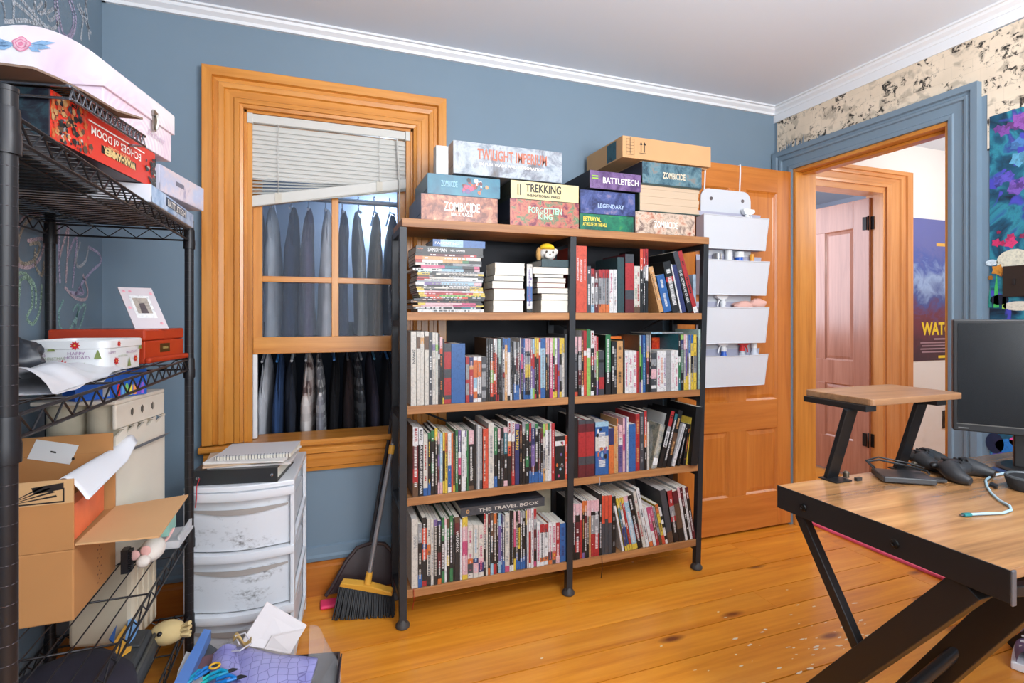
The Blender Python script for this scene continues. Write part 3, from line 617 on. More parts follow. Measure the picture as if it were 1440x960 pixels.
# bottom row, left bay
S = 6.8625
R = chunk(575, 700, S, [
 (25, 86, 200, 'e1', '', dict(depth=.2, title=[('SPAWN', 's', .26, .42, .5, .05)], note='with faint SPAWN lettering')), (88, 125, 252, 's3k5b2', 'e'), (127, 170, 190, 'k2x3n1x2k4r1', 'w'), (174, 210, 205, 'e5o2e4k2', 'd'), (212, 238, 208, 'e1', 's'), (241, 275, 212, 'p1k9', 'e'), (278, 313, 222, 'n1k5f3k2o1', 'w'), (315, 343, 190, 'g4k5g2', 'w'), (345, 364, 200, 'i1w9', ''), (366, 392, 200, 'u2g2k3y2k3', 'w'), (394, 425, 170, 'g3k5g2', 'w'), (427, 440, 195, 'k1', 's'), (442, 491, 185, 'u1f2k8', '', dict(title=[('WEAPON X', 'w', .22, .55, .5, 0)], note='with WEAPON X lettering', depth=.19)), (494, 512, 215, 'w1', ''), (516, 549, 190, 'y2i3m3i4y1', 'w')])
R += chunk(650, 690, S, [
 (14, 30, 255, 'y2i3m3i4y1', ''), (31, 49, 255, 'y2i3m3i4y1', ''), (54, 103, 330, 'e7o1d2e1', 'm', dict(pic=5)), (106, 155, 330, 'e7n1i2e1', 'c', dict(pic=5)), (157, 206, 330, 'e7i1n2e1', 'm', dict(pic=5)), (210, 226, 222, 'r3k6', 'w'), (228, 246, 230, 'e1', ''), (248, 270, 220, 'f2k6o1', 'e'), (271, 300, 212, 'u5k4c2', 'w'), (302, 331, 218, 'o2u3k5r2', 'e'), (332, 349, 215, 'k1', 'w'), (350, 372, 225, 'c2p6c2', ''), (373, 388, 228, 'n5b2', 'w'), (389, 411, 240, 's2k4k2b2', 'w'), (413, 455, 222, 'e9m1', 's'), (456, 472, 190, 'k9w1', ''), (474, 496, 190, 'k9w1', 's'), (497, 516, 200, 'i3m3k2y2', ''), (518, 536, 195, 'k5b2', 'e')])
R += chunk(725, 685, S, [
 (14, 42, 228, 'i3k1y5k3b2', 'k', dict(title=[])), (44, 67, 240, 's2k6b2', 'w'), (69, 92, 236, 's1k6b2', 'w'), (94, 109, 225, 'y2d4n2', 's'), (111, 126, 213, 'i2w9', ''), (128, 148, 212, 'i2w3r7w1', ''), (150, 174, 206, 'w1', 's'), (176, 201, 206, 'r2s2f4k2m1', 'w'), (204, 236, 340, 'w1', 'm', dict(pic=6)), (238, 275, 358, 'r2w6o1w1', 'd'), (277, 313, 358, 'r2w6o1w1', 'd'), (317, 351, 340, 'w7d2o1', 'm', dict(pic=4)), (353, 388, 340, 'w7o2d1', 'm', dict(pic=4)), (390, 425, 342, 'r4r5i2', 'w'), (428, 496, 348, 'b1', 'n', dict(depth=.13, note='with small orange star'))])
fill(4, 'left', R, (.303, .953))
S = 7.677
R = chunk(805, 675, S, [
 (8, 30, 255, 'i3k6', 'w'), (32, 76, 255, 'i3k2f5r3k2', 'w'), (78, 102, 252, 'i3r7', ''), (104, 130, 225, 'o2k7p1', 'q'), (132, 154, 225, 'o2f5k4', 'w'), (156, 178, 222, 'i3k8', 'e'), (179, 197, 220, 'i3q8', ''), (199, 233, 218, 'i3k1s5r6', 'w'), (235, 286, 216, 'i3k1s5r6', 'w'), (292, 316, 150, 'k1', 'w'), (318, 350, 170, 'x4x4d9', ''), (352, 384, 168, 'x4x2d9', ''), (386, 424, 165, 'x4x4d9', ''), (428, 466, 175, 'k1', 's')])
fill(4, 'right', R, (.979, 1.19))
RK = 866
for i, (pb, pt, yt, wpx, spec, words, nm) in enumerate([
 (875.2, 863.5, 712, 2.6, 'w1', '', 'slim white book tilting left, first of the tilted books in bottom right bay'),
 (879.5, 866, 701, 3.0, 'y2t4n4y1', 'w', 'slim teal and yellow book tilting left in bottom right bay'),
 (883, 869.5, 701, 3.0, 'y2w3n3y1', 'b', 'slim white and navy book with yellow top tilting left'),
 (886.5, 873, 700, 3.0, 'y1r7y1', 'w', 'slim red book with yellow ends tilting left in bottom bay'),
 (890, 876, 699, 7, 'i1c8y1', 'w', 'pale blue book tilting left beside slim red one'),
 (897.5, 882, 698, 6.5, 'k6f3k2', 'w', 'black book with large white lettering tilting left in bottom bay'),
 (904.5, 890, 692, 4, 'e1', 'r', 'cream book with red mark tilting left in bottom right bay'),
 (909, 894.5, 688, 4.2, 'w1', 'd', 'tall white book tilting left, tallest of the tilted white ones'),
 (914, 904, 715, 4.6, 'w7o1', '', 'white paperback tilting left in front of a grey case'),
 (919, 909, 714, 4.2, 'm5w3', 'w', 'pink paperback tilting left in bottom right bay'),
 (923.5, 913, 713, 4.0, 'm3u2r3', 'i', 'magenta and brown paperback tilting left in bottom bay'),
 (928, 917, 714, 3.6, 's6u2', 'd', 'grey-brown paperback tilting left in bottom right bay'),
 (932, 921, 710, 4, 'o2y5x2', 'u', 'yellow paperback with orange ends tilting left'),
 (936.3, 926, 715, 3.2, 'w2k1w1k1w2k1w1', '', 'white paperback with black blocks tilting left'),
]):
    leaner(4, 'right', pb, pt, 775-(pb-875)*.22, yt, wpx, spec, words, nm, depth=.125 if i > 7 else .17)
for a in [
 (939.8, 928, 768-4, 690, 7.5, 'd8u2', '', 'thick grey-green case tilting left in bottom right bay', .2),
 (948, 938, 762, 691, 7, 'r3s2r1k4', 'w', 'red and black book tilting left beside the grey case', .19),
 (955.5, 944.5, 761, 692, 8, 'f2u4k2', '', 'brown photo-covered book tilting left in bottom right bay', .19),
 (964, 952, 760, 686, 3.2, 'i2w8', '', 'slim pink-topped white book tilting left near the right post', .18),
 (967.5, 956, 760, 686, 3.2, 'f3k5', 'w', 'slim maroon and black book tilting left near the right post', .18),
 (971, 959.5, 760, 686, 3.0, 'w1', 's', 'slim white book second from last by the right post', .18),
 (974.3, 963, 759, 686, 4, 'f2k3f4', 'w', 'maroon book with white marks, last before the right post', .18)]:
    leaner(4, 'right', a[0], a[1], a[2], a[3], a[4], a[5], a[6], a[7], depth=a[8])
# ------------------------------------------------------------------ lying books, top row
def flat_book(x0, x1, y0, z0, z1, depth, spec, words, label, group, title=None, rng=random, rot=0, name='book', hard=False):
    """book lying on its side, spine towards the room; bands run left to right"""
    bk = thing(name, label, 'book', (x0, y0, z0), group); q = MB(); t = z1-z0; bd = bands(spec); mc = PAL[max(bd, key=lambda k: k[1])[0]]
    if rot: q.X = Matrix.Translation(((x0+x1)/2, y0, z0)) @ Matrix.Rotation(rot, 4, 'Z') @ Matrix.Translation((-(x0+x1)/2, -y0, -z0))
    ct = min(.003 if hard else .0008, t*.2)
    q.box(x0, x1, y0, y0+depth, z0, z0+ct, 0, mc); q.box(x0, x1, y0, y0+depth, z1-ct, z1, 0, mc)
    x = x0
    for c, fr in bd:
        xe = x+(x1-x0)*fr
        q.box(x, xe, y0, y0+ct*1.2, z0+ct, z1-ct, 0, PAL[c]); q.poly([(x, y0-.0003, z0), (xe, y0-.0003, z0), (xe, y0-.0003, z1), (x, y0-.0003, z1)], 0, PAL[c]); x = xe
    for ch in words:
        p = rng.uniform(.03, .3)
        while p < .92:
            ln = rng.uniform(.015, .06); zc = z0+t/2
            q.poly([(x0+(x1-x0)*p, y0-.0006, zc-t*.22), (x0+(x1-x0)*(p+ln), y0-.0006, zc-t*.22), (x0+(x1-x0)*(p+ln), y0-.0006, zc+t*.22), (x0+(x1-x0)*p, y0-.0006, zc+t*.22)], 0, PAL[ch])
            p += ln+rng.uniform(.008, .03)
            if rng.random() < .15: p += rng.uniform(.1, .3)
    q.build('cover', PRINT, bk)
    r = MB(); r.X = q.X; r.box(x0+.002, x1-.002, y0+ct*1.25, y0+depth-.002, z0+ct, z1-ct); r.build('page_block', PAGE[0], bk)
    if title:
        tt = MB(); tt.X = q.X
        for s, c, xa, xb, hf in title: tt.text(s, (x0+(x1-x0)*(xa+xb)/2, y0-.0007, (z0+z1)/2), UX, UZ, (x1-x0)*(xb-xa), t*hf, 0, PAL[c], bold=.02, lift=.0004)
        tt.build('title_lettering', PRINT, bk)
    return bk
stack = [(110, 920, 878, 915, 'w1', 'd', 'white'), (55, 880, 848, 876, 'k7t2k1', 'w', 'black and teal'), (50, 915, 825, 847, 'q1i4m3y1', '', 'pink with tan end'), (110, 900, 798, 824, 'y1i5m2k1', '', 'pink with yellow end'), (25, 890, 770, 797, 'u2k7', 'q', 'dark brown'),
 (60, 920, 745, 769, 'd1f3k6', 'e', 'maroon and charcoal'), (140, 935, 722, 744, 'k2x2k2x2k3', 'w', 'black with orange blots'), (130, 935, 698, 721, 'y1x2l4y3', 'g', 'green and yellow'), (120, 930, 668, 697, 'y1r8y2', 'i', 'red with yellow ends'), (105, 910, 646, 667, 'w1i5w3', '', 'pink and white'),
 (100, 910, 621, 645, 'y1k7y2', 'e', 'black with yellow ends'), (90, 905, 600, 620, 'y1e7y2', 'd', 'cream with yellow ends'), (90, 890, 578, 599, 'k4s4', 'w', 'black and grey'), (80, 890, 540, 577, 'w1p2c4i1', 's', 'pale blue'), (100, 905, 522, 539, 's1', '', 'grey'), (95, 910, 500, 521, 'r1w8', 'd', 'white with red end'), (95, 915, 478, 499, 'r2e4w4d1', '', 'cream with red end'),
 (110, 910, 452, 477, 'u2k6', 's', 'dark brown'), (105, 915, 427, 451, 'y2k1e7y1', 'd', 'cream with yellow ends'), (110, 915, 402, 426, 'z2d1s7', 'k', 'grey-green'), (50, 870, 367, 401, 'w5c4k2i1', 'k', 'white and pale blue'), (145, 865, 332, 366, 'm4t3k2m1', '', 'magenta and teal'), (80, 890, 300, 331, 'e3k2s4', 'd', 'grey and cream'), (80, 890, 264, 299, 'r1w3q3g1k2', '', 'white tan and green'),
 (75, 880, 222, 263, 'o1q6e2', 'w', 'orange and cream'), (80, 910, 187, 221, 'k2f5r2k1', 'w', 'maroon and black')]
z = TOP[1]+.0006; rng = random.Random(5); Z1 = {}
top_px = 187; zt_end = atY(630, 335+187/8.73, 1.97).z; k_ = (zt_end-z)/(915-187)
for n, (a, b, yt, yb, sp, wd, nm) in enumerate(stack):
    h = (yb-yt)*k_*1.03; x0 = atY(575+a/8.73, 400, 1.97).x; x1 = atY(575+b/8.73, 400, 1.97).x
    flat_book(x0, x1, 1.966+rng.uniform(0, .006), z, z+h-.0004, .17, sp, wd, f"{nm} comic lying in the tall comics stack, {ordn(n+1)} from its bottom", 'comics stacked flat in the top row', rng=rng); z += h
x0, x1 = atY(575+85/8.73, 350, 1.97).x, atY(575+905/8.73, 350, 1.97).x; h = atY(630, 347.3, 1.97).z-z
flat_book(x0, x1, 1.966, z, z+h, .19, 'k1', '', 'thick black book with SANDMAN title lying on the comics stack', 'comics stacked flat in the top row', [('SANDMAN', 'w', .17, .45, .55), ('NEIL GAIMAN', 'w', .5, .72, .3), ('*', 'o', .02, .1, .5)]); z += h+.0004
x0, x1 = atY(608.5, 345, 1.97).x, atY(682, 345, 1.97).x
flat_book(x0, x1, 1.968, z, z+.027, .15, 'b1c3b3', '', 'pale blue hardcover lying on top of the comics stack', 'comics stacked flat in the top row', [('PARENTING', 'w', .04, .5, .35)], hard=True)
def page_book(px0, px1, z0, z1, depth, cov, label, y0=1.975, rot=0, tilt=0):
    """paperback lying with its page edges towards the room"""
    x0, x1 = atY(px0, 400, y0).x, atY(px1, 400, y0).x
    bk = thing('paperback', label, 'book', (x0, y0, z0), 'paperbacks stacked with pages outwards'); q = MB(); r = MB()
    X = Matrix.Translation(((x0+x1)/2, y0+depth/2, z0)) @ Matrix.Rotation(rot, 4, 'Z') @ Matrix.Rotation(tilt, 4, 'Y') @ Matrix.Translation((-(x0+x1)/2, -y0-depth/2, -z0)); q.X = r.X = X
    q.box(x0, x1, y0, y0+depth, z0, z0+.001); q.box(x0, x1, y0, y0+depth, z1-.001, z1); q.box(x0, x1, y0+depth-.001, y0+depth, z0+.001, z1-.001)
    n = 5
    for i in range(n):
        s = .0015*((i*7) % 3); r.box(x0+.001+s*.4, x1-.001-s*.3, y0+.0006+s*.3, y0+depth-.0012, z0+.001+(z1-z0-.002)*i/n, z0+.001+(z1-z0-.002)*(i+1)/n)
    q.build('cover', cov, bk); r.build('page_block', PAGE[0], bk)
kc = plain('cover_black', rgb(34, 34, 38), .4); wc = plain('cover_white', rgb(220, 220, 222), .4); bc = plain('cover_slate', rgb(84, 104, 124), .5); rc = plain('cover_red', rgb(150, 40, 44), .4)
def zy(y): return atY(720, y, 1.975).z
zz = TOP[1]+.0006
for a, b, h, cv, lb in [(120, 512, .049, kc, 'thickest paperback at the bottom of the left pages-out stack'), (128, 530, .046, rc, 'thick paperback second from bottom of the left pages-out stack'), (115, 515, .030, kc, 'paperback third from bottom of the left pages-out stack'), (130, 520, .023, kc, 'shadowed thin paperback fourth in the left pages-out stack'), (150, 532, .050, wc, 'paperback with white cover topping the left pages-out stack')]:
    page_book(680+a/9.146, 680+b/9.146, zz, zz+h-.0006, .125, cv, lb, rot=random.uniform(-.02, .02)); zz += h
one_book(atY(740.3, 400, 1.97).x, atY(748, 400, 1.97).x, 1.966, TOP[1]+.0006, .195, .13, 'e1w5b4w2k1', 'p', 0, 'white paperback with purple lettering standing between the pages-out stacks', 'books in the top row, left bay', pic=8)
zz = TOP[1]+.0006
for a, b, h, cv, lb in [(738, 1100, .052, kc, 'thickest paperback at the bottom of the right pages-out stack'), (745, 1100, .026, kc, 'paperback second from bottom of the right pages-out stack'), (690, 1088, .024, kc, 'wavy paperback third from bottom of the right pages-out stack'), (685, 1050, .020, rc, 'thin paperback fourth from bottom of the right pages-out stack'), (690, 1058, .021, kc, 'thin paperback fifth from bottom of the right pages-out stack'), (650, 1030, .014, kc, 'very thin paperback sixth in the right pages-out stack'), (640, 1112, .030, kc, 'wide paperback below the slate book in the right pages-out stack')]:
    page_book(680+a/9.146, 680+b/9.146, zz, zz+h-.0006, .125, cv, lb, rot=random.uniform(-.03, .03)); zz += h
x0, x1 = atY(762, 370, 1.97).x, atY(804, 370, 1.97).x
flat_book(x0, x1, 1.972, zz, zz+.030, .15, 'T1', '', 'slate blue hardcover lying on the right pages-out stack under the plush', 'paperbacks stacked with pages outwards', hard=True); zz += .0302
# plush with a yellow cap
px, pz = .895, zz
pl = thing('plush_toy', 'small white and tan plush with yellow cap on the slate blue book', 'plush toy', (px, 2.02, pz))
fur = plain('plush_white', rgb(226, 220, 212), .95, bs=.4, bscale=300); tan = plain('plush_tan', rgb(196, 150, 88), .95, bs=.4, bscale=300); cap = plain('plush_yellow', rgb(240, 200, 40), .9, bs=.3, bscale=300); dk = plain('plush_eye', rgb(60, 40, 24), .2)
q = MB(); q.blob((px, 2.02, pz+.03), .036, .03, .031, 20, 12); q.blob((px-.008, 1.988, pz+.018), .02, .012, .014, 14, 8); q.build('head', fur, pl)
q = MB(); q.blob((px-.038, 2.025, pz+.026), .012, .012, .03, 12, 8); q.build('ear', tan, pl)
q = MB(); q.blob((px+.036, 2.025, pz+.04), .014, .01, .014, 12, 8); q.build('ear', fur, pl)
q = MB(); q.blob((px-.003, 2.02, pz+.054), .032, .028, .018, 18, 10); q.blob((px-.003, 2.0, pz+.049), .028, .02, .005, 16, 6); q.build('cap', cap, pl)
for s in (-1, 1):
    q = MB(); q.blob((px-.002+s*.014, 1.9925, pz+.033), .005, .003, .006, 10, 6); q.build('eye', dk, pl)
q = MB(); q.blob((px-.008, 1.9765, pz+.022), .004, .003, .003, 8, 5); q.build('nose', dk, pl)
q = MB(); q.blob((.945, 2.10, pz+.035), .02, .02, .034, 10, 8, wob=.05); tag(q.build('fabric_pouch', plain('red_cloth', rgb(150, 24, 30), .9)), 'dark red soft pouch behind the plush near the middle post', 'pouch')
# clear plastic case at the right end of the top row
q = MB(); x0, x1 = 1.613, 1.629; q.box(x0, x1, 1.99, 2.13, TOP[1]+.0006, TOP[1]+.178)
cc = tag(q.build('plastic_case', plain('case_print', rgb(140, 160, 176), .2, var=.35, vs=30)), 'clear upright case with grey-blue print at right end of top row', 'case')
# books lying on other books
flat_book(atY(648, 715, 1.97).x, atY(766, 700, 1.97).x, 1.972, .379, .412, .2, 'd1', '', 'long black THE TRAVEL BOOK lying across the bottom row of books', 'travel book', [('THE TRAVEL BOOK', 'e', .2, .93, .42), ('o', 'q', .06, .1, .45)], hard=True)
flat_book(1.40, 1.575, 2.01, 1.073, 1.079, .17, 'c1s2', '', 'thin blue-grey comic lying across the white comics in second row', 'comic on top of the second row')
one_book(1.395, 1.405, 2.09, TOP[2]+.0006, .235, .1, 'k1', '', 0, 'black tall book standing behind the white comics in second row', 'tall books standing behind the second row')
def tall_back(x0, x1, y0, z0, h, art_m, label):
    q = MB(); q.box(x0, x1, y0, y0+.012, z0, z0+h); tag(q.build('comic_book', art_m), label, 'book')
tall_back(1.222, 1.30, 2.10, TOP[2]+.0006, .242, plain('cover_orange', rgb(238, 118, 30), .5, var=.08), 'orange covered comic standing face out behind the white comics')
tall_back(1.47, 1.555, 2.105, TOP[2]+.0006, .232, art('cover_fire', [rgb(30, 20, 20), rgb(170, 30, 24), rgb(230, 80, 30), rgb(240, 190, 80)], 22), 'red and orange covered comic face out behind the white comics')
tall_back(1.41, 1.465, 2.11, TOP[2]+.0006, .225, art('cover_dark', [rgb(20, 20, 22), rgb(40, 38, 40), rgb(90, 84, 80)], 22), 'dark covered comic face out behind the white comics in second row')
tall_back(.87, .945, 2.10, TOP[4]+.0006, .29, plain('old_cover', rgb(150, 142, 122), .8, var=.15, vs=20), 'grey-brown cover standing behind the paperbacks in bottom left bay')
# clear bag with comics leaning in the third row
bg = thing('plastic_bag', 'clear plastic bag of comics leaning right in third row', 'bag', (1.37, 1.97, TOP[3]))
X = Matrix.Translation((1.366, 1.972, TOP[3]+.001)) @ Matrix.Rotation(radians(14), 4, 'Y')
q = MB(); q.X = X; q.box(.006, .034, .0, .165, .002, .200); q.build('comics', art('bag_art', [rgb(40, 44, 42), rgb(110, 116, 110), rgb(170, 160, 140), rgb(70, 90, 84)], 26), bg)
q = MB(); q.X = X; q.grid(lambda u, v: V(.020+.019*cos(2*pi*u)*(1-.6*v*v*v)+.002*sin(9*v+4*u*6), .083+.09*sin(2*pi*u), .002+.25*v), 20, 10, closed_u=True); q.build('film', glassy('bag_film', (.85, .87, .85, 1), .25, .15), bg)
q = MB(); q.X = X; q.box(.008, .030, -.003, -.0012, .02, .05); q.build('price_label', plain('label_white', rgb(225, 225, 225), .5), bg)
# red ribbons hanging below the bottom board
for x, z0, z1, m, lb in ((.325, .137, .068, plain('ribbon_red', rgb(210, 28, 34), .6), 'red bookmark ribbon hanging below the bottom board at left'), (1.115, .132, .05, plain('ribbon_black', rgb(40, 30, 30), .6), 'dark bookmark ribbon hanging below the bottom board at right'), (1.105, .47, .44, plain('ribbon_white', rgb(220, 220, 226), .6), 'pale bookmark ribbon hanging from the third row right bay')):
    q = MB(); q.tube([(x, 1.953, z0+.006), (x+.001, 1.952, (z0+z1)/2), (x-.005, 1.951, z1)], .003, 6, flat=.3); tag(q.build('ribbon', m), lb, 'ribbon')
# ================================================================== GAMES ON TOP OF THE BOOKSHELF
ZT = TOP[0]+.0006
def game(label, x0, x1, z0, z1, depth, art_m, side_m, texts, y0=1.97, lid=.75, rotx=0, cat='board game', group='boxes on top of the bookshelf', name='board_game_box'):
    g = thing(name, label, cat, (x0, y0, z0), group); zl = z0+(z1-z0)*(1-lid)
    q = MB(); q.box(x0+.0015, x1-.0015, y0+.0015, y0+depth-.0015, z0, zl+.002); q.build('tray', side_m, g)
    q = MB(); q.box(x0, x1, y0, y0+depth, zl, z1); q.build('lid', side_m, g, bevel=.0012)
    q = MB(); q.poly([(x0+.001, y0-.0006, z0+.001), (x1-.001, y0-.0006, z0+.001), (x1-.001, y0-.0006, z1-.001), (x0+.001, y0-.0006, z1-.001)]); q.build('front_print', art_m, g)
    if texts:
        W, H = x1-x0, z1-z0
        for (s, cx, cz, wf, hf, m) in texts:
            t = MB(); t.text(s, (x0+W*cx, y0-.0012, z0+H*cz), UX, UZ, W*wf, H*hf, bold=.02); t.build('title_lettering', m, g)
    return g
ink = lambda n, c: plain('ink_'+n, rgb(*c), .45)
Wt, Bk, Yl, Gd, Rd = ink('white', (236, 232, 224)), ink('black', (36, 30, 28)), ink('yellow', (236, 212, 80)), ink('gold', (206, 160, 80)), ink('red', (180, 40, 40))
side_dark = plain('box_side_dark', rgb(44, 46, 60), .45, var=.2)
game('brown zombie board game box at left end of the top board', .355, .658, ZT, ZT+.100, .28, art('art_brown', [rgb(70, 34, 24), rgb(120, 62, 46), rgb(176, 112, 84), rgb(214, 168, 130)], 26), plain('box_side_slate', rgb(96, 110, 128), .4, var=.3), [('ZOMBICIDE', .52, .56, .47, .36, Wt), ('BLACK PLAGUE', .52, .28, .28, .13, Wt)])
gteal = game('teal board game box lying on the brown zombie box', .379, .668, ZT+.1006, ZT+.178, .27, art('art_teal', [rgb(14, 70, 96), rgb(24, 96, 122), rgb(34, 112, 136), rgb(40, 120, 140)], 12), plain('box_side_teal', rgb(70, 104, 124), .4, var=.25), [('ZOMBICIDE', .29, .55, .22, .3, ink('pale', (150, 196, 214)))])
q = MB(); rn = random.Random(11)
for i in range(26):
    cx = .555+rn.uniform(-.04, .075); cz = ZT+.1006+.036+rn.uniform(-.026, .026); r1 = rn.uniform(.004, .013); n = 7
    q.poly([(cx+r1*cos(2*pi*k/n)*rn.uniform(.6, 1), 1.9688-i*.00002, cz+r1*sin(2*pi*k/n)*rn.uniform(.6, 1)) for k in range(n)], 0, PAL[rn.choice('rmofwkpuq')])
q.build('picture_print', PRINT, gteal)
game('silver-grey space board game box crowning the left stack', .482, .945, ZT+.1786+.012, ZT+.318, .29, art('art_silver', [rgb(80, 90, 104), rgb(126, 138, 150), rgb(176, 184, 192), rgb(120, 124, 134), rgb(90, 84, 80)], 8), plain('box_side_silver', rgb(160, 164, 168), .3, var=.2), [('TWILIGHT IMPERIUM', .53, .66, .64, .34, ink('rust', (190, 110, 84))), ('4X FUN TRADE AND EXPLORATION', .52, .36, .6, .09, Wt)], y0=1.985)
game('yellow national parks board game box on the fantasy box', .712, 1.015, ZT+.1086, ZT+.1815, .28, plain('art_cream', rgb(214, 200, 150), .45, var=.08), plain('box_side_olive', rgb(60, 62, 48), .5), [('TREKKING', .47, .64, .52, .46, Bk), ('THE NATIONAL PARKS', .47, .23, .5, .15, Bk), ('||', .12, .5, .05, .6, Bk)])
game('colourful fantasy board game box under the yellow parks box', .709, 1.016, ZT, ZT+.108, .28, art('art_fantasy', [rgb(40, 24, 44), rgb(120, 50, 70), rgb(190, 110, 90), rgb(60, 120, 90), rgb(200, 180, 120)], 24, seed=2), side_dark, [('FORGOTTEN', .5, .62, .48, .24, ink('mint', (170, 220, 190))), ('KING', .5, .4, .2, .22, ink('mint', (170, 220, 190)))])
game('green haunted house board game box at the centre of the top board', 1.020, 1.281, ZT, ZT+.070, .28, art('art_green', [rgb(10, 40, 34), rgb(14, 84, 66), rgb(24, 120, 86), rgb(90, 150, 70)], 14, seed=3), plain('box_side_green', rgb(18, 50, 42), .45), [('BETRAYAL', .22, .68, .32, .26, Yl), ('AT HOUSE ON THE HILL', .27, .36, .44, .22, Yl)])
game('dark blue card game box lying on the green haunted house box', 1.022, 1.289, ZT+.0706, ZT+.170, .28, art('art_blue', [rgb(16, 20, 44), rgb(36, 44, 92), rgb(70, 84, 140), rgb(150, 130, 150)], 14, seed=4), plain('box_side_navy', rgb(26, 28, 50), .45), [('LEGENDARY', .55, .36, .48, .18, ink('ice', (170, 190, 220)))])
game('purple mech battle game box on the dark blue box', 1.066, 1.318, ZT+.1706+.008, ZT+.255, .30, art('art_purple', [rgb(34, 22, 44), rgb(84, 54, 104), rgb(120, 92, 140), rgb(60, 44, 74)], 14, seed=5), plain('box_side_black', rgb(36, 34, 42), .5), [('BATTLETECH', .6, .5, .7, .34, Wt), ('=', .1, .62, .12, .2, ink('lime', (150, 190, 60)))], lid=.9)
game('red and cream zombie game box at right end of the top board', 1.290, 1.606, ZT, ZT+.097, .25, art('art_zred', [rgb(120, 50, 40), rgb(180, 120, 96), rgb(206, 184, 164), rgb(110, 84, 76), rgb(60, 50, 50)], 16, seed=6), plain('box_side_grey', rgb(120, 112, 108), .5), [('ZOMBICIDE', .5, .46, .4, .3, Wt)])
# thick dark book with pages outwards
g = thing('large_book', 'very thick dark green book lying pages outwards on the red zombie box', 'book', (1.31, 1.975, ZT+.0976), 'boxes on top of the bookshelf')
q = MB(); dg = plain('cover_dark_green', rgb(46, 62, 56), .5); q.box(1.308, 1.640, 1.97, 2.20, ZT+.0976, ZT+.1026); q.box(1.308, 1.640, 1.97, 2.20, ZT+.216, ZT+.222); q.box(1.308, 1.314, 1.97, 2.20, ZT+.1026, ZT+.216); q.build('cover', dg, g)
for i in range(7):
    q = MB(); q.box(1.3145, 1.636-.004*((i*5) % 3), 1.976+.001*(i % 2), 2.195, ZT+.1027+i*.0162, ZT+.1027+(i+1)*.0162-.0004); q.build('page_block', plain('page_tan', rgb(196, 172, 146), .8), g)
game('blue-grey zombie expansion box under the brown cardboard carton', 1.325, 1.645, ZT+.2226, ZT+.318, .25, art('art_zblue', [rgb(22, 30, 38), rgb(50, 84, 100), rgb(96, 130, 140), rgb(150, 110, 84)], 16, seed=7), side_dark, [('ZOMBICIDE', .52, .44, .38, .3, ink('bone', (220, 206, 180)))])
card_m = plain('cardboard', rgb(198, 154, 108), .85, var=.05, vs=6); card_in = plain('cardboard_inner', rgb(206, 164, 120), .9)
g = thing('cardboard_carton', 'flat brown cardboard carton topping the right stack on the bookshelf', 'box', (1.46, 2.12, ZT+.3186), 'boxes on top of the bookshelf')
q = MB(); q.box(1.225, 1.695, 1.968, 2.295, ZT+.3245, ZT+.418); q.build('carton_body', card_m, g, bevel=.002)
q = MB(); q.box(1.330, 1.690, 1.99, 2.285, ZT+.3186, ZT+.3244); q.build('bottom_flap', card_in, g)
q = MB()
for zc in range(5): q.quadp((1.262, 1.9673, ZT+.35+zc*.0135), UX, UZ, .034, .0115, 0)
t = MB(); t.text('I', (1.262, 1.9671, ZT+.378), UX, UZ, .002, .07, 0)
for k in (0, 1):
    cx = 1.318+k*.018; t.quadp((cx, 1.9672, ZT+.372), UX, UZ, .003, .034); t.poly([(cx-.007, 1.9672, ZT+.386), (cx+.007, 1.9672, ZT+.386), (cx, 1.9672, ZT+.40)])
t.quadp((1.327, 1.9672, ZT+.35), UX, UZ, .036, .002); t.build('print_marks', Bk, g)
q = MB()
for zc in range(6): q.poly([(1.243, 1.9674, ZT+.338+zc*.0135), (1.283, 1.9674, ZT+.338+zc*.0135), (1.283, 1.9674, ZT+.3392+zc*.0135), (1.243, 1.9674, ZT+.3392+zc*.0135)])
for xx in (1.243, 1.282): q.poly([(xx, 1.9674, ZT+.338), (xx+.0012, 1.9674, ZT+.338), (xx+.0012, 1.9674, ZT+.406), (xx, 1.9674, ZT+.406)])
q.build('label_lines', Bk, g)
q = MB(); q.poly([(1.2245, 2.02, ZT+.33), (1.2245, 2.10, ZT+.33), (1.2245, 2.10, ZT+.41), (1.2245, 2.02, ZT+.41)]); q.build('side_sticker', art('sticker_art', [rgb(20, 30, 34), rgb(30, 84, 96), rgb(14, 20, 24)], 30), g)
q = MB(); q.box(.417, .464, 1.99, 2.04, ZT+.1786, ZT+.292); g = q.build('small_box', plain('small_box_grey', rgb(196, 198, 196), .5, var=.15, vs=40)); tag(g, 'small upright grey box beside the silver space game box', 'box')
# ================================================================== DOOR ORGANISER
og = thing('door_organizer', 'white hanging fabric organiser with four pockets on the open wooden door', 'organizer', (2.0, 2.2, .79))
cloth = plain('white_cloth', rgb(206, 209, 215), .8, bs=.15, bscale=120); liner = plain('grey_liner', rgb(176, 176, 194), .8)
q = MB(); n = 8; pts = [(1.83, 2.2045, .80), (2.155, 2.2045, .80), (2.155, 2.2045, 1.76)]+[(2.155-.05+.05*cos(a), 2.2045, 1.76+.05*sin(a)) for a in [pi/2*k/6 for k in range(1, 7)]]+[(1.88-.05*sin(a), 2.2045, 1.76+.05*cos(a)) for a in [pi/2*k/6 for k in range(0, 7)]]
q.prism(pts[::-1], (0, -.006, 0)); q.build('back_panel', cloth, og)
for cx in (1.895, 2.10):
    q = MB(); q.lathe((cx, 2.198, 1.76), [(.010, 0), (.008, -.003), (.004, -.003)], 14, (0, 1, 0)); q.build('eyelet', plain('chrome', rgb(160, 160, 166), .25, .9), og)
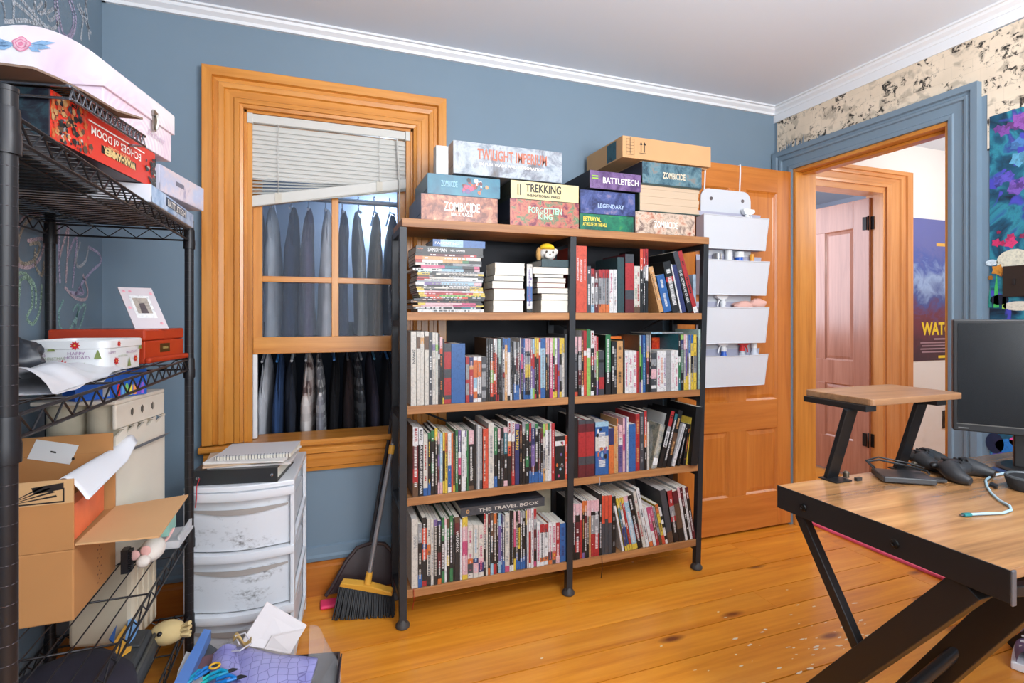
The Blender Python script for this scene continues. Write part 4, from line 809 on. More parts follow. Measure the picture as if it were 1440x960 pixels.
for cx in (1.862, 2.09):
    q = MB(); q.tube([(cx, 2.208, 1.745), (cx-.002, 2.209, 1.80), (cx, 2.2040, 1.91), (cx, 2.2040, 1.9515), (cx, 2.25, 1.9515), (cx, 2.252, 1.945)], .004, 8); q.build('hook', plain('white_wire', rgb(226, 228, 232), .4), og)
for zb, zt, xr in ((1.495, 1.662, 2.222), (1.262, 1.437, 2.226), (1.015, 1.197, 2.222), (.795, .951, 2.215)):
    pk = MB(); x0, x1b, yf = 1.80, xr-.028, 2.140
    def fr(u, v): return V(x0+(x1b+(xr-x1b)*v-x0)*u, yf+.004*sin(pi*u)*-1-.006*sin(pi*u)*v+.002*sin(6*u+3*v), zb+(zt-zb)*v-.004*sin(pi*u)*v)
    pk.grid(fr, 10, 6); pk.build('pocket_front', cloth, og)
    pk = MB(); pk.grid(lambda u, v: fr(u, v)+V(0, .0025, 0), 10, 6); pk.build('pocket_lining', liner, og)
    pk = MB(); pk.poly([(x0, yf, zb), (x0, 2.1975, zb), (x0, 2.1975, zt), (x0, yf, zt)]); pk.poly([(x1b, yf, zb), (x1b, 2.1975, zb), (xr, 2.1975, zt), (xr, yf, zt)]); pk.poly([(x0, yf, zb), (x1b, yf, zb), (x1b, 2.1975, zb), (x0, 2.1975, zb)])
    pk.poly([(x0, 2.197, zb), (x1b, 2.197, zb), (xr, 2.197, zt+.03), (x0, 2.197, zt+.03)]); pk.build('pocket_side', liner, og)
    pk = MB(); pk.tube([fr(u/8, 1)+V(0, 0, .001) for u in range(9)], .003, 6); pk.tube([fr(1, v/4) for v in range(5)], .0025, 6); pk.tube([fr(u/8, 0) for u in range(9)], .0025, 6); pk.build('piping', cloth, og)
pw, pb, pr = plain('plastic_white', rgb(228, 230, 232), .35), plain('plastic_blue', rgb(36, 92, 190), .3), plain('plastic_red', rgb(206, 50, 52), .35)
def sprayer(x, y, z0, body_m, head_m, label, h=.21, face=-1):
    b = thing('spray_bottle', label, 'bottle', (x, y, z0), 'cleaning bottles in the door organiser')
    q = MB(); q.lathe((x, y, z0), [(.026, 0), (.029, .006), (.029, h*.45), (.024, h*.6), (.013, h*.7), (.012, h*.76)], 16); q.build('bottle_body', body_m, b)
    q = MB(); q.lathe((x, y, z0+h*.76), [(.015, 0), (.015, .018), (.011, .02), (.011, .028)], 14)
    q.prism([(x+face*a, y-.009, z0+h*.76+.026+c) for a, c in ((.02, 0), (.045, .012), (.048, .02), (.045, .03), (-.022, .034), (-.03, .026), (-.018, .004))], (0, .018, 0)); q.build('spray_head', head_m, b)
    q = MB(); q.tube([(x+face*.02, y, z0+h*.76+.028), (x+face*.032, y, z0+h*.76+.012), (x+face*.036, y, z0+h*.76-.008)], .004, 6); q.build('trigger', head_m, b)
sprayer(2.105, 2.175, 1.5, pw, pw, 'white spray bottle in the top pocket of the door organiser', .205, 1)
sprayer(1.95, 2.175, 1.02, pw, pw, 'white spray bottle in the third pocket of the door organiser', .25)
sprayer(1.955, 2.175, .80, pb, pw, 'blue spray bottle with white head in the bottom pocket', .225)
sprayer(2.075, 2.175, .80, glassy('clear_plastic', (.85, .87, .9, 1), .55, .15), pr, 'clear spray bottle with red head in the bottom pocket', .225, 1)
def bottle(x, y, z0, r, h, m, cm, label, neck=.4):
    b = thing('bottle', label, 'bottle', (x, y, z0), 'cleaning bottles in the door organiser')
    q = MB(); q.lathe((x, y, z0), [(r*.92, 0), (r, .005), (r, h*.62), (r*neck, h*.8), (r*neck, h*.86)], 16); q.build('bottle_body', m, b)
    q = MB(); q.lathe((x, y, z0+h*.86), [(r*neck*1.2, 0), (r*neck*1.15, h*.13)], 12); q.build('cap', cm, b)
bottle(2.155, 2.175, .80, .026, .215, plain('plastic_pale', rgb(206, 212, 222), .3), pw, 'pale small bottle at right of the bottom pocket', .5)
bottle(1.915, 2.175, 1.265, .022, .21, plain('tin_grey', rgb(150, 150, 152), .35, .6), plain('tin_grey', rgb(150, 150, 152), .35, .6), 'short grey tin in the second pocket of the organiser', .9)
bottle(2.055, 2.175, 1.265, .026, .225, pb, pw, 'blue bottle with white cap in the second pocket', .8)
bottle(1.985, 2.175, 1.265, .018, .25, pw, pw, 'tall white bottle in the second pocket of the organiser', .9)
bottle(2.14, 2.175, 1.265, .016, .215, plain('plastic_orange', rgb(238, 160, 50), .4), plain('plastic_orange', rgb(238, 160, 50), .4), 'small orange-yellow bottle at right of the second pocket', .6)
q = MB(); q.blob((2.08, 2.168, 1.205), .075, .024, .026, 18, 10, wob=.3, seed=4); q.blob((2.165, 2.165, 1.218), .055, .018, .026, 14, 8, wob=.3, seed=7); tag(q.build('rubber_glove', plain('pink_rubber', rgb(224, 176, 164), .6)), 'pale pink rubber gloves draped over the third pocket', 'gloves')
# ================================================================== WINDOW BLIND
bl_m = plain('blind_ivory', rgb(200, 199, 193), .45); bl = thing('window_blind', 'crooked ivory venetian blind hanging half raised in the wooden window', 'blind', (.05, 2.34, 1.60))
q = MB(); q.box(-.272, .372, 2.332, 2.362, 1.928, 1.962); q.box(-.274, -.252, 2.326, 2.366, 1.922, 1.9625); q.box(.352, .3725, 2.326, 2.366, 1.922, 1.9625); q.build('headrail', bl_m, bl, bevel=.002)
for i in range(20):
    if i < 11: zl = zr = 1.912-.0178*i
    else: k = i-10; zl = 1.912-.0178*10-.0145*k; zr = 1.912-.0178*10-.0026*k
    op = .55 if i > 11 else 1.25                       # the closed upper slats, the looser lower ones
    q = MB(); a = op
    def sl(u, v):
        z = zl+(zr-zl)*u; t = v-.5
        sag = .004*sin(pi*u)*(i > 10)
        return V(-.268+.636*u, 2.347-.026*cos(a)*t*-1+.0, z-sag+.026*sin(a)*t+.0022*(1-4*t*t))
    q.grid(sl, 6, 4); q.build('slat', bl_m, bl)
q = MB(); P0, P1 = V(-.268, 2.336, 1.588), V(.368, 2.336, 1.716); d = P1-P0; q.obox(P0, d, V(0, .026, 0), V(0, 0, .045)); q.build('bottom_rail', bl_m, bl, bevel=.004)
for u in (.17, .8):
    P = P0+d*u; q = MB(); q.tube([(P.x, 2.331, 1.93), (P.x, 2.331, P.z+.04)], .0012, 5); q.build('ladder_cord', bl_m, bl)
    q = MB(); q.box(P.x-.012, P.x+.012, 2.333, 2.3355, P.z+.002, P.z+.042); q.build('cord_clip', plain('ivory_clip', rgb(196, 190, 176), .5), bl)
q = MB(); q.tube([(.315, 2.326, 1.925), (.325, 2.324, 1.72), (.326, 2.324, 1.50)], .0035, 6); q.build('tilt_wand', bl_m, bl)
# ================================================================== CLOSET: clothes behind the window
rodm = plain('closet_rod', rgb(180, 182, 186), .3, .8)
for i, (z, lb) in enumerate(((1.03, 'lower closet rod behind the window carrying shirts'), (1.735, 'upper closet rod behind the window carrying pale coats'))):
    q = MB(); q.tube([(-.739, 2.80, z), (1.199, 2.80, z)], .014, 12); tag(q.build('closet_rod', rodm), lb, 'rod')
def plaid(name, a, b, c):
    m, nt, p = newmat(name); v = coords(nt, (1, 1, 1), False); sp = nt.nodes.new('ShaderNodeSeparateXYZ'); nt.links.new(v, sp.inputs[0]); col = a
    for ax, f, cc in ((1, 24, b), (2, 18, b), (2, 9, c), (1, 12, c)):
        m1 = nt.nodes.new('ShaderNodeMath'); m1.operation = 'MULTIPLY'; m1.inputs[1].default_value = f; nt.links.new(sp.outputs[ax], m1.inputs[0])
        m2 = nt.nodes.new('ShaderNodeMath'); m2.operation = 'FRACT'; nt.links.new(m1.outputs[0], m2.inputs[0])
        m3 = nt.nodes.new('ShaderNodeMath'); m3.operation = 'LESS_THAN'; m3.inputs[1].default_value = .38; nt.links.new(m2.outputs[0], m3.inputs[0])
        m4 = nt.nodes.new('ShaderNodeMath'); m4.operation = 'MULTIPLY'; m4.inputs[1].default_value = .65; nt.links.new(m3.outputs[0], m4.inputs[0]); col = mixc(nt, m4.outputs[0], col, cc)
    nt.links.new(col, p.inputs['Base Color']); p.inputs['Roughness'].default_value = .9; return m
def garment(x, zrod, wx, length, m, label, group, seed, yw=.215, hang=(160, 170, 190)):
    """shirt or coat on a hanger, seen from its sleeve side"""
    g = thing('hanging_garment', label, 'clothing', (x, 2.80, zrod-length), group); rn = random.Random(seed); ph = [rn.uniform(0, 6) for _ in range(5)]
    z1 = zrod-.055
    def fn(u, v):
        a = 2*pi*u; z = z1-length*v
        sh = min(1, (v/.16))**.6
        kx = (.30+.62*sh)*(1+.30*v); ky = .18+.82*min(1, v/.22)**.8
        fold = 1+.16*sin(5*a+ph[0]+2*v)*min(1, v*3)+.10*sin(9*a+ph[1]-3*v)*min(1, v*3)+.05*sin(14*v+ph[2]+2*a)
        return V(x+wx*kx*cos(a)*fold+.012*sin(3*v+ph[3]), 2.80+yw*ky*sin(a)*(1+.04*sin(7*a+ph[4])), z)
    q = MB(); q.grid(fn, 28, 16, closed_u=True); q.build('garment', m, g)
    q = MB(); q.grid(lambda u, v: V(x+wx*.8*(.05+.95*min(1, v*3.2))*cos(2*pi*u)*(1+.12*sin(3*2*pi*u+9*v)), 2.80-yw*(.62+.26*min(1, v*3))+.045*sin(2*pi*u)*min(1, .1+v*3)-.02*v, z1-.045-length*.96*v), 14, 10, closed_u=True); q.build('sleeve', m, g)
    hm = plain('hanger_%d_%d_%d' % hang, rgb(*hang), .35)
    q = MB(); q.tube([(x, 2.80-.17, z1-.03), (x, 2.80, z1+.012), (x, 2.80+.17, z1-.03)], .006, 6); q.tube([(x, 2.80, z1+.01)]+[(x, 2.80+.018*sin(t), zrod+.004+.0*t-.018*cos(t)+.012) for t in [k*pi/5 for k in range(0, 7)]], .003, 6); q.build('hanger', hm, g)
F = lambda n, c, v=.12: plain('cloth_'+n, rgb(*c), .95, var=v, vs=14, bs=.2, bscale=200)
low = [(-.305, .020, F('navy', (34, 44, 74)), 'navy shirt, leftmost of the lower row behind the window'), (-.248, .036, F('heather', (190, 192, 198)), 'heather grey jersey with darker band in lower closet row'), (-.196, .026, F('denim', (44, 70, 112)), 'denim blue shirt in lower closet row beside the heather grey one'), (-.150, .022, F('ink', (30, 36, 50)), 'dark ink blue shirt in lower closet row beside the plaid ones'),
 (-.105, .026, plaid('plaid_brown', rgb(190, 170, 164), rgb(84, 58, 58), rgb(232, 224, 220)), 'brown and cream plaid shirt in lower closet row'), (-.045, .036, plaid('plaid_white', rgb(232, 232, 232), rgb(36, 40, 56), rgb(150, 150, 160)), 'white and black plaid shirt in lower closet row'), (.020, .030, F('black', (20, 20, 26)), 'black shirt next to the white plaid shirt in lower closet row'), (.075, .026, F('brown', (44, 32, 34)), 'dark brown shirt in the middle of the lower closet row'),
 (.122, .024, plaid('houndstooth', rgb(150, 152, 158), rgb(34, 36, 42), rgb(70, 74, 80)), 'black and white checked shirt in lower closet row'), (.172, .034, F('plum', (70, 66, 82)), 'grey-plum shirt in lower closet row right of checked one'), (.232, .028, F('charcoal', (42, 44, 50)), 'charcoal shirt in lower closet row right of the plum one'), (.285, .028, F('midnight', (30, 28, 46)), 'midnight blue shirt in lower closet row right part'), (.335, .018, F('white_shirt', (216, 218, 226)), 'white shirt corner between dark shirts in lower closet row'), (.385, .034, F('black2', (24, 24, 28)), 'black jacket at right end of the lower closet row'), (.46, .034, F('black3', (28, 26, 30)), 'black trousers partly hidden by the bookshelf in the closet')]
for i, (x, wx, m, lb) in enumerate(low): garment(-.31+i*.062, 1.03, (.022, .026, .020, .024, .028, .021)[i % 6], .62, m, lb, 'clothes on the lower closet rod', i, hang=random.Random(i).choice([(60, 130, 200), (200, 204, 210), (60, 60, 70), (90, 170, 210)]))
up = [(-.29, .03, F('slate', (58, 70, 92)), 'dark slate jacket at left end of the upper closet row'), (-.225, .036, F('pale_grey', (150, 158, 168)), 'pale grey hoodie in upper closet row behind the left panes'), (-.155, .034, F('dark_navy', (26, 34, 58)), 'very dark navy coat in upper closet row'), (-.085, .03, F('violet', (58, 46, 78)), 'dark violet top in upper closet row'), (-.025, .034, F('white_coat', (186, 190, 198)), 'long white coat in upper closet row left of the middle muntin'), (.04, .03, F('deep_blue', (28, 44, 74)), 'deep blue puffer in upper closet row behind the muntin'),
 (.115, .034, F('silver', (150, 156, 156)), 'silver-grey dress in upper closet row behind the right panes'), (.19, .036, F('greige', (140, 138, 132)), 'greige coat in upper closet row behind the right panes'), (.265, .034, F('steel', (78, 92, 110)), 'steel blue coat in upper closet row right part'), (.34, .034, F('sea', (70, 98, 112)), 'sea green-grey coat in upper closet row right part'), (.42, .034, F('cobalt', (48, 84, 140)), 'cobalt blue coat at right end of the upper closet row')]
for i, (x, wx, m, lb) in enumerate(up): garment(-.29+i*.079, 1.735, .029 if i < 5 else .024, .62, m, lb, 'clothes on the upper closet rod', 40+i)
# ================================================================== WIRE RACK ON THE LEFT WALL
bp = plain('rack_black', rgb(30, 29, 32), .38, .3); rk = thing('wire_rack', 'tall black wire shelving rack with four round posts against the left wall', 'shelving rack', (-.555, 1.37, 0))
RX0, RX1, RY0, RY1 = -.724, -.379, .856, 1.864
for (x, y) in ((RX0, RY0), (RX1, RY0), (RX0, RY1), (RX1, RY1)):
    q = MB(); q.tube([(x, y, 0), (x, y, 1.438)], .0127, 16); q.lathe((x, y, 1.438), [(.0134, 0), (.0134, .006), (.009, .008)], 16); q.build('post', bp, rk)
    q = MB()
    for k in range(56): q.lathe((x, y, .02+k*.0254), [(.0122, 0), (.0131, .001), (.0122, .002)], 12, caps=False)
    q.build('groove_rings', plain('rack_groove', rgb(70, 66, 72), .5, .2), rk, kind='stuff')
for z in (1.418, 1.022, .500, .235):
    for (x, y) in ((RX0, RY0), (RX1, RY0), (RX0, RY1), (RX1, RY1)):
        q = MB(); q.lathe((x, y, z-.036), [(.0160, -.024), (.0164, .0), (.0150, .006), (.0150, .030), (.0138, .036)], 16); q.build('collar', bp, rk)
    sf = MB()
    for zz_ in (z-.003, z-.034):
        for a, b in (((RX0, RY0), (RX1, RY0)), ((RX1, RY0), (RX1, RY1)), ((RX1, RY1), (RX0, RY1)), ((RX0, RY1), (RX0, RY0))): sf.tube([(a[0], a[1], zz_), (b[0], b[1], zz_)], .003, 6)
    for (a, b) in (((RX1, RY0), (RX1, RY1)), ((RX0, RY0), (RX0, RY1)), ((RX0, RY1), (RX1, RY1)), ((RX0, RY0), (RX1, RY0))):
        L = math.hypot(b[0]-a[0], b[1]-a[1]); n = int(L/.032); pts = []
        for k in range(n+1): pts.append((a[0]+(b[0]-a[0])*k/n, a[1]+(b[1]-a[1])*k/n, (z-.005) if k % 2 else (z-.032)))
        sf.tube(pts, .0018, 5)
    sh = sf.build('wire_shelf', bp, rk)
    wf_ = MB(); n = 34
    if z > 1.2:
        for k in range(1, n): yy = RY0+(RY1-RY0)*k/n; wf_.tube([(RX0, yy, z), (RX1, yy, z)], .0016, 4)
        for xx in (RX0+.1, RX1-.1): wf_.tube([(xx, RY0, z-.004), (xx, RY1, z-.004)], .0026, 5)
    else:
        for k in range(1, 9): xx = RX0+(RX1-RX0)*k/9; wf_.tube([(xx, RY0, z), (xx, RY1, z)], .0018, 4)
        for k in range(1, 5): yy = RY0+(RY1-RY0)*k/5; wf_.tube([(RX0, yy, z-.004), (RX1, yy, z-.004)], .0024, 5)
    wf_.build('shelf_wires', bp, sh)
# ---- top level: game boxes, wire riser, trunk
ZR = 1.4205
game2 = lambda *a: None
def rbox(label, N, Fp, dep, z0, z1, mats, marks=None, cat='board game', name='board_game_box', group='boxes on top of the wire rack', lid=.7):
    """box whose long right side runs from N (near) to Fp (far); depth goes towards the left wall"""
    N, Fp = V(N[0], N[1], 0), V(Fp[0], Fp[1], 0); d = (Fp-N); L = d.length; d.normalize(); p = V(-d.y, d.x, 0)
    g = thing(name, label, cat, (N.x, N.y, z0), group); zl = z0+(z1-z0)*(1-lid); ins = d*.0015+p*.0015
    q = MB(); q.obox(N+V(0, 0, z0)+ins, d*(L-.003), p*(dep-.003), UZ*(zl-z0+.001)); q.build('tray', mats[0], g)
    q = MB(); q.obox(N+V(0, 0, zl), d*L, p*dep, UZ*(z1-zl)); q.build('lid', mats[0], g, bevel=.0012)
    q = MB(); o = N-p*.0006; q.poly([o+UZ*(z0+.001)+d*.001, o+d*(L-.001)+UZ*(z0+.001), o+d*(L-.001)+UZ*(z1-.001), o+d*.001+UZ*(z1-.001)]); q.build('side_print', mats[1], g)
    q = MB(); o = N-d*.0006; q.poly([o+UZ*(z0+.001)+p*(dep-.001), o+p*.001+UZ*(z0+.001), o+p*.001+UZ*(z1-.001), o+p*(dep-.001)+UZ*(z1-.001)]); q.build('end_print', mats[2], g)
    return g, (lambda u, v, o=.0012: N-p*o+d*L*u+UZ*(z0+(z1-z0)*v)), d, p, L
g, P, d, p, L = rbox('flat white and blue mech game box lying on the rack under the red box', (-.374, 1.457), (-.366, 1.855), .27, ZR, ZR+.042, (plain('box_white', rgb(206, 208, 216), .4), art('art_sky', [rgb(60, 90, 130), rgb(130, 160, 196), rgb(190, 206, 226), rgb(90, 84, 100)], 12, seed=12), plain('box_white', rgb(206, 208, 216), .4)))
t = MB(); t.obox(P(.28, .35), d*.20, p*.0004, UZ*.022, 1); t.text('BATTLETECH', P(.52, .56, .0022), d, UZ, .17, .018, 0, bold=.02); t.build('title_lettering', [Wt, plain('band_dark', rgb(60, 70, 90), .5)], g)
g, P, d, p, L = rbox('pale blue-violet game box with finger slot overhanging the rack corner', (-.391, 1.595), (-.340, 1.862), .26, ZR+.0555, ZR+.126, (plain('box_pale', rgb(198, 198, 214), .4), art('art_pale', [rgb(206, 206, 222), rgb(180, 186, 212), rgb(214, 196, 200), rgb(150, 140, 170)], 9, seed=13), plain('box_pale', rgb(198, 198, 214), .4)))
t = MB(); t.obox(P(.32, .5), d*.05, p*.0004, UZ*.012, 0); t.build('finger_slot', plain('slot_grey', rgb(120, 116, 130), .6), g)
q = MB(); q.box(-.67, -.40, 1.64, 1.83, ZR+.0425, ZR+.0550); tag(q.build('game_folder', plain('folder_grey', rgb(120, 124, 140), .5)), 'thin grey folder between the two pale game boxes on the rack', 'folder', 'boxes on top of the wire rack')
q = MB(); q.box(-.70, -.46, 1.06, 1.40, ZR, ZR+.0425); tag(q.build('flat_game_box', plain('box_black_flat', rgb(30, 30, 36), .4)), 'added flat black support box under the near end of the red game box', 'box', 'boxes on top of the wire rack')  # unseen box, added to hold up the near end of the red box
redm = plain('box_red', rgb(206, 52, 36), .35)
g, P, d, p, L = rbox('red fantasy game box lying upside down with white title on its side', (-.4470, 1.148), (-.383, 1.522), .255, ZR+.0431, ZR+.0431+.088, (plain('box_dark_red', rgb(52, 26, 34), .4), redm, art('art_night', [rgb(10, 12, 20), rgb(20, 22, 38), rgb(16, 14, 26), rgb(34, 54, 62), rgb(14, 12, 20), rgb(120, 70, 40)], 18, seed=15)), lid=.95)
t = MB(); t.text('ECHOES of DOOM', P(.56, .64), -d, -UZ, .19, .017, 0, bold=.015); t.text('WARHAMMER', P(.58, .33, .0018), -d, -UZ, .125, .017, 1, bold=.05); t.text('AGE OF SIGMAR', P(.57, .455, .0018), -d, -UZ, .085, .006, 1); t.quadp(P(.58, .34, .0010), d, UZ, .135, .016, 2); t.quadp(P(.57, .83), d, UZ, .22, .003, 0)
t.build('title_lettering', [Wt, ink('bone2', (216, 190, 130)), Bk], g)
q = MB(); rn = random.Random(21)
for i in range(230):
    lf = i < 170; cu = min(.3, abs(rn.gauss(.1, .09)))+.01 if lf else 1-abs(rn.gauss(.0, .05)); cv = rn.uniform(.04, .96) if lf else rn.uniform(.04, .8); r1 = rn.uniform(.002, .009)
    c = PAL[(rn.choice('kkddsekqu') if .06 < cu < .24 and rn.random() < .8 else rn.choice('xoqxuo')) if lf else rn.choice('kkdfuek')]
    q.poly([P(min(max(cu+r1/L*cos(2*pi*k/6)*rn.uniform(.5, 1.1), .004), .996), min(max(cv+r1/.09*sin(2*pi*k/6)*rn.uniform(.5, 1.1), .02), .98), .0009+i*.00001) for k in range(6)], 0, c)
q.build('creature_print', PRINT, g, kind='stuff')
rs = thing('wire_riser', 'small chrome and black wire riser standing over the red game box', 'rack', (-.55, 1.25, ZR), None)
chrome = plain('chrome_wire', rgb(150, 150, 156), .25, .9); ZQ = 1.555
A_, B_ = atZ(98, 121, ZQ), atZ(204, 192, ZQ); A_.z = B_.z = 0; dd = (B_-A_).normalized(); pp = V(-dd.y, dd.x, 0)
q = MB()
for zz_ in (ZQ, ZQ-.022):
    for a, b in ((A_, B_), (A_+pp*.29, B_+pp*.29), (A_, A_+pp*.29), (B_, B_+pp*.29)): q.tube([a+UZ*zz_, b+UZ*zz_], .0028, 6)
pts = [A_+(B_-A_)*k/30+UZ*(ZQ if k % 2 else ZQ-.022) for k in range(31)]; q.tube(pts, .0018, 5); q.build('riser_frame', chrome, rs)
q = MB()
for k in range(1, 24): a = A_+(B_-A_)*k/24; q.tube([a+UZ*(ZQ+.001), a+pp*.29+UZ*(ZQ+.001)], .0016, 4)
q.build('riser_wires', bp, rs)
for a in (B_+pp*.285+V(0, .0, 0), A_+pp*.285):
    q = MB(); q.tube([a+UZ*(ZR+.001), a+UZ*ZQ], .0035, 6); q.build('riser_leg', bp, rs)
q = MB(); ft = [atZ(x, y_, ZQ+.0045) for x, y_ in ((-60, 84), (0, 91), (47, 97), (82, 112), (117, 129), (163, 156), (201, 168))]; bk2 = [V(max(-.70, p_.x-.24), p_.y+.03, p_.z) for p_ in ft]
q.prism(ft+bk2[::-1], (0, 0, .004))
tag(q.build('cardboard_sheet', plain('brown_sheet', rgb(120, 98, 84), .8)), 'thin brown cardboard sheet under the floral trunk box', 'cardboard')
# floral trunk
tn = thing('keepsake_trunk', 'white floral keepsake trunk with domed lid on top of the rack', 'box', (-.55, 1.5, ZQ+.009))
N = V(-.430, 1.344, 0); Fp = V(-.369, 1.648, 0); d = (Fp-N).normalized(); p = V(-d.y, d.x, 0); L = (Fp-N).length; D_ = .295
def floral():
    m, nt, pr_ = newmat('floral_print'); v = coords(nt, (1, 1, 1), False); f = noise(nt, v, 7, 3, .5, .8)
    wv = nt.nodes.new('ShaderNodeTexWave'); wv.wave_type = 'RINGS'; wv.inputs['Scale'].default_value = 22; wv.inputs['Distortion'].default_value = 6; nt.links.new(v, wv.inputs['Vector'])
    base = ramp(nt, f, [(.4, rgb(232, 226, 228)), (.62, rgb(230, 208, 220)), (.78, rgb(222, 190, 208))])
    sp = nt.nodes.new('ShaderNodeSeparateXYZ'); nt.links.new(v, sp.inputs[0])
    band = ramp(nt, sp.outputs[2], [(.07, (.5, .5, .5, 1)), (.105, (0, 0, 0, 1))]); md = mixc(nt, 1.0, band, ramp(nt, wv.outputs['Fac'], [(.45, (0, 0, 0, 1)), (.6, (1, 1, 1, 1))]), 'MULTIPLY')
    c = mixc(nt, md, base, rgb(216, 190, 210)); nt.links.new(c, pr_.inputs['Base Color']); pr_.inputs['Roughness'].default_value = .5; return m
fm = floral(); z0, z1, z2 = ZQ+.0095, 1.642, 1.690
q = MB(); q.obox(N+d*.006+p*.006+UZ*z0, d*(L-.012), p*(D_-.012), UZ*(z1-z0)); q.build('trunk_body', fm, tn, bevel=.002)
q = MB(); arc = [N+UZ*(z1-.003)]+[N+p*D_*k/12+UZ*(z2+.066*sin(pi*k/12)**.85) for k in range(13)]+[N+p*D_+UZ*(z1-.003)]
q.prism(arc[::-1], d*L); q.build('trunk_lid', fm, tn, bevel=.0015)
q = MB(); c = N+d*(L*.62)-p*.001
q.obox(c+UZ*(z1-.03), d*.012, -p*.004, UZ*.052); q.obox(c-d*.004+UZ*(z1+.006), d*.02, -p*.006, UZ*.012); q.tube([c+d*.006-p*.007+UZ*(z1-.026), c+d*.006-p*.010+UZ*(z1-.004), c+d*.006-p*.007+UZ*(z1+.01)], .003, 6); q.build('clasp', plain('clasp_metal', rgb(150, 146, 138), .3, .9), tn)
q = MB(); rc_ = N+p*.155+UZ*1.715-d*.0012; rn = random.Random(2)
for r1, cc in ((.017, 'm'), (.0145, 'i'), (.011, 'm'), (.0085, 'i'), (.005, 'm')):
    k0 = rn.uniform(0, 6); q.poly([rc_-d*(.0004*(20-r1*1000)/5)+p*(r1*(1+.12*sin(5*t+k0))*cos(t))+UZ*(r1*.85*(1+.12*cos(4*t+k0))*sin(t)) for t in [2*pi*k/18 for k in range(18)]], 0, rgb(222, 130, 160) if cc == 'm' else rgb(236, 186, 200))
for a, ln in ((2.9, .05), (3.3, .042), (.1, .05), (-.5, .045), (3.8, .03), (-.2, .035)):
    u = p*(-cos(a))*-1; e = p*cos(a)+UZ*sin(a)*.5; s_ = p*(-sin(a))+UZ*cos(a); o = rc_+e*.015; q.poly([o, o+e*ln*.5+s_*.006, o+e*ln, o+e*ln*.5-s_*.006], 0, rgb(140, 176, 212))
q.build('rose_print', PRINT, tn)
t = MB(); t.text('Birthday', N-p*.0+d*(L*.72)+p*.0055+UZ*1.604-p*.001, d, UZ, .085, .02, 0, italic=.4); t.build('script_lettering', ink('lilac', (206, 184, 206)), tn)
# ---- middle shelf
ZM = 1.0245
tin = thing('biscuit_tin', 'open rectangular holiday tin printed with trees and red flowers on the rack', 'tin', (-.55, 1.5, ZM))
N = V(-.452, 1.425, 0); d = V(.168, .986, 0).normalized(); p = V(-d.y, d.x, 0); L, D_ = .172, .170
def rring(inset, z, r=.022, n=5):
    o = []
    for (cx, cy, a0) in ((L-inset-r, D_-inset-r, 0), (inset+r, D_-inset-r, pi/2), (inset+r, inset+r, pi), (L-inset-r, inset+r, 1.5*pi)):
        for k in range(n+1): a = a0+pi/2*k/n; o.append(N+d*(cx+r*cos(a))+p*(cy+r*sin(a))+UZ*z)
    return o
def loft(q, rings, m=0, c=None, cap0=False, cap1=False):
    I = [[q.pt(x) for x in r] for r in rings]; n = len(I[0]); q.smooth = True
    for a, b in zip(I, I[1:]):
        for k in range(n): q.face((a[k], a[(k+1) % n], b[(k+1) % n], b[k]), m, c)
    q.smooth = False
    if cap0: q.face(I[0][::-1], m, c)
    if cap1: q.face(I[-1], m, c)
tinm = plain('tin_white', rgb(222, 222, 222), .3, .1)
q = MB(); loft(q, [rring(.004, ZM), rring(.003, ZM+.052), rring(.0, ZM+.054), rring(.0, ZM+.070), rring(.002, ZM+.072), rring(.004, ZM+.071), rring(.006, ZM+.01)], cap0=True, cap1=True); q.build('tin_body', tinm, tin)
def flower(q, o, u, v, r, cols): 
    for k in range(9): a = 2*pi*k/9; e = u*cos(a)+v*sin(a); s_ = u*-sin(a)+v*cos(a); q.poly([o+e*r*.1-s_*r*.12, o+e*r*.55-s_*r*.2, o+e*r, o+e*r*.55+s_*r*.2, o+e*r*.1+s_*r*.12], 0, cols[0])
    q.poly([o+(u*cos(a)+v*sin(a))*r*.2+u.cross(v)*.0003 for a in [2*pi*k/8 for k in range(8)]], 0, cols[1])
q = MB(); redc, yc, gc = rgb(200, 40, 48), rgb(236, 190, 80), rgb(128, 142, 84)
fn = lambda a, z: N+p*a-d*-.0025-d*.0005*0+UZ*(ZM+z)-d*.0008; fr_ = lambda a, z: N+d*a+p*.0022+UZ*(ZM+z)
for a, z, r in ((.146, .061, .011), (.062, .061, .011), (.09, .017, .013), (.155, .012, .011)): flower(q, N+p*a+d*(.0018 if z < .05 else -.0012)+UZ*(ZM+z), -p, UZ, r, (redc, yc))
for a, z, r in ((.045, .022, .011), (.05, .062, .008), (.13, .022, .010)): flower(q, N+d*a+p*(.0018 if z < .05 else -.0012)+UZ*(ZM+z), d, UZ, r, (redc, yc))
for a, z in ((.045, .012), (.11, .058), (.018, .04)): o = N+p*a+d*.0016+UZ*(ZM+z-.01); q.poly([o+p*.008, o-p*.008, o+UZ*.02-p*.001, o+UZ*.02+p*.001], 0, gc)
for a, z in ((.10, .016), (.15, .055)): o = N+d*a+p*.0014+UZ*(ZM+z-.01); q.poly([o-d*.008, o+d*.008, o+UZ*.022], 0, gc)
q.build('flower_print', PRINT, tin, kind='stuff')
t = MB(); vi, og2 = ink('violet2', (150, 110, 150)), ink('sage', (150, 160, 130))
for s, a, z, w_, h_, mm in (('HAPPY', .06, .043, .035, .007, 0), ('HOLIDAYS', .058, .034, .05, .007, 0), ('HOLIDAYS', .14, .04, .04, .007, 0), ('CHRISTMAS', .105, .032, .045, .006, 1), ('HAPPY', .085, .008, .03, .007, 0)): t.text(s, N+p*a+d*.0012+UZ*(ZM+z), -p, UZ, w_, h_, mm)
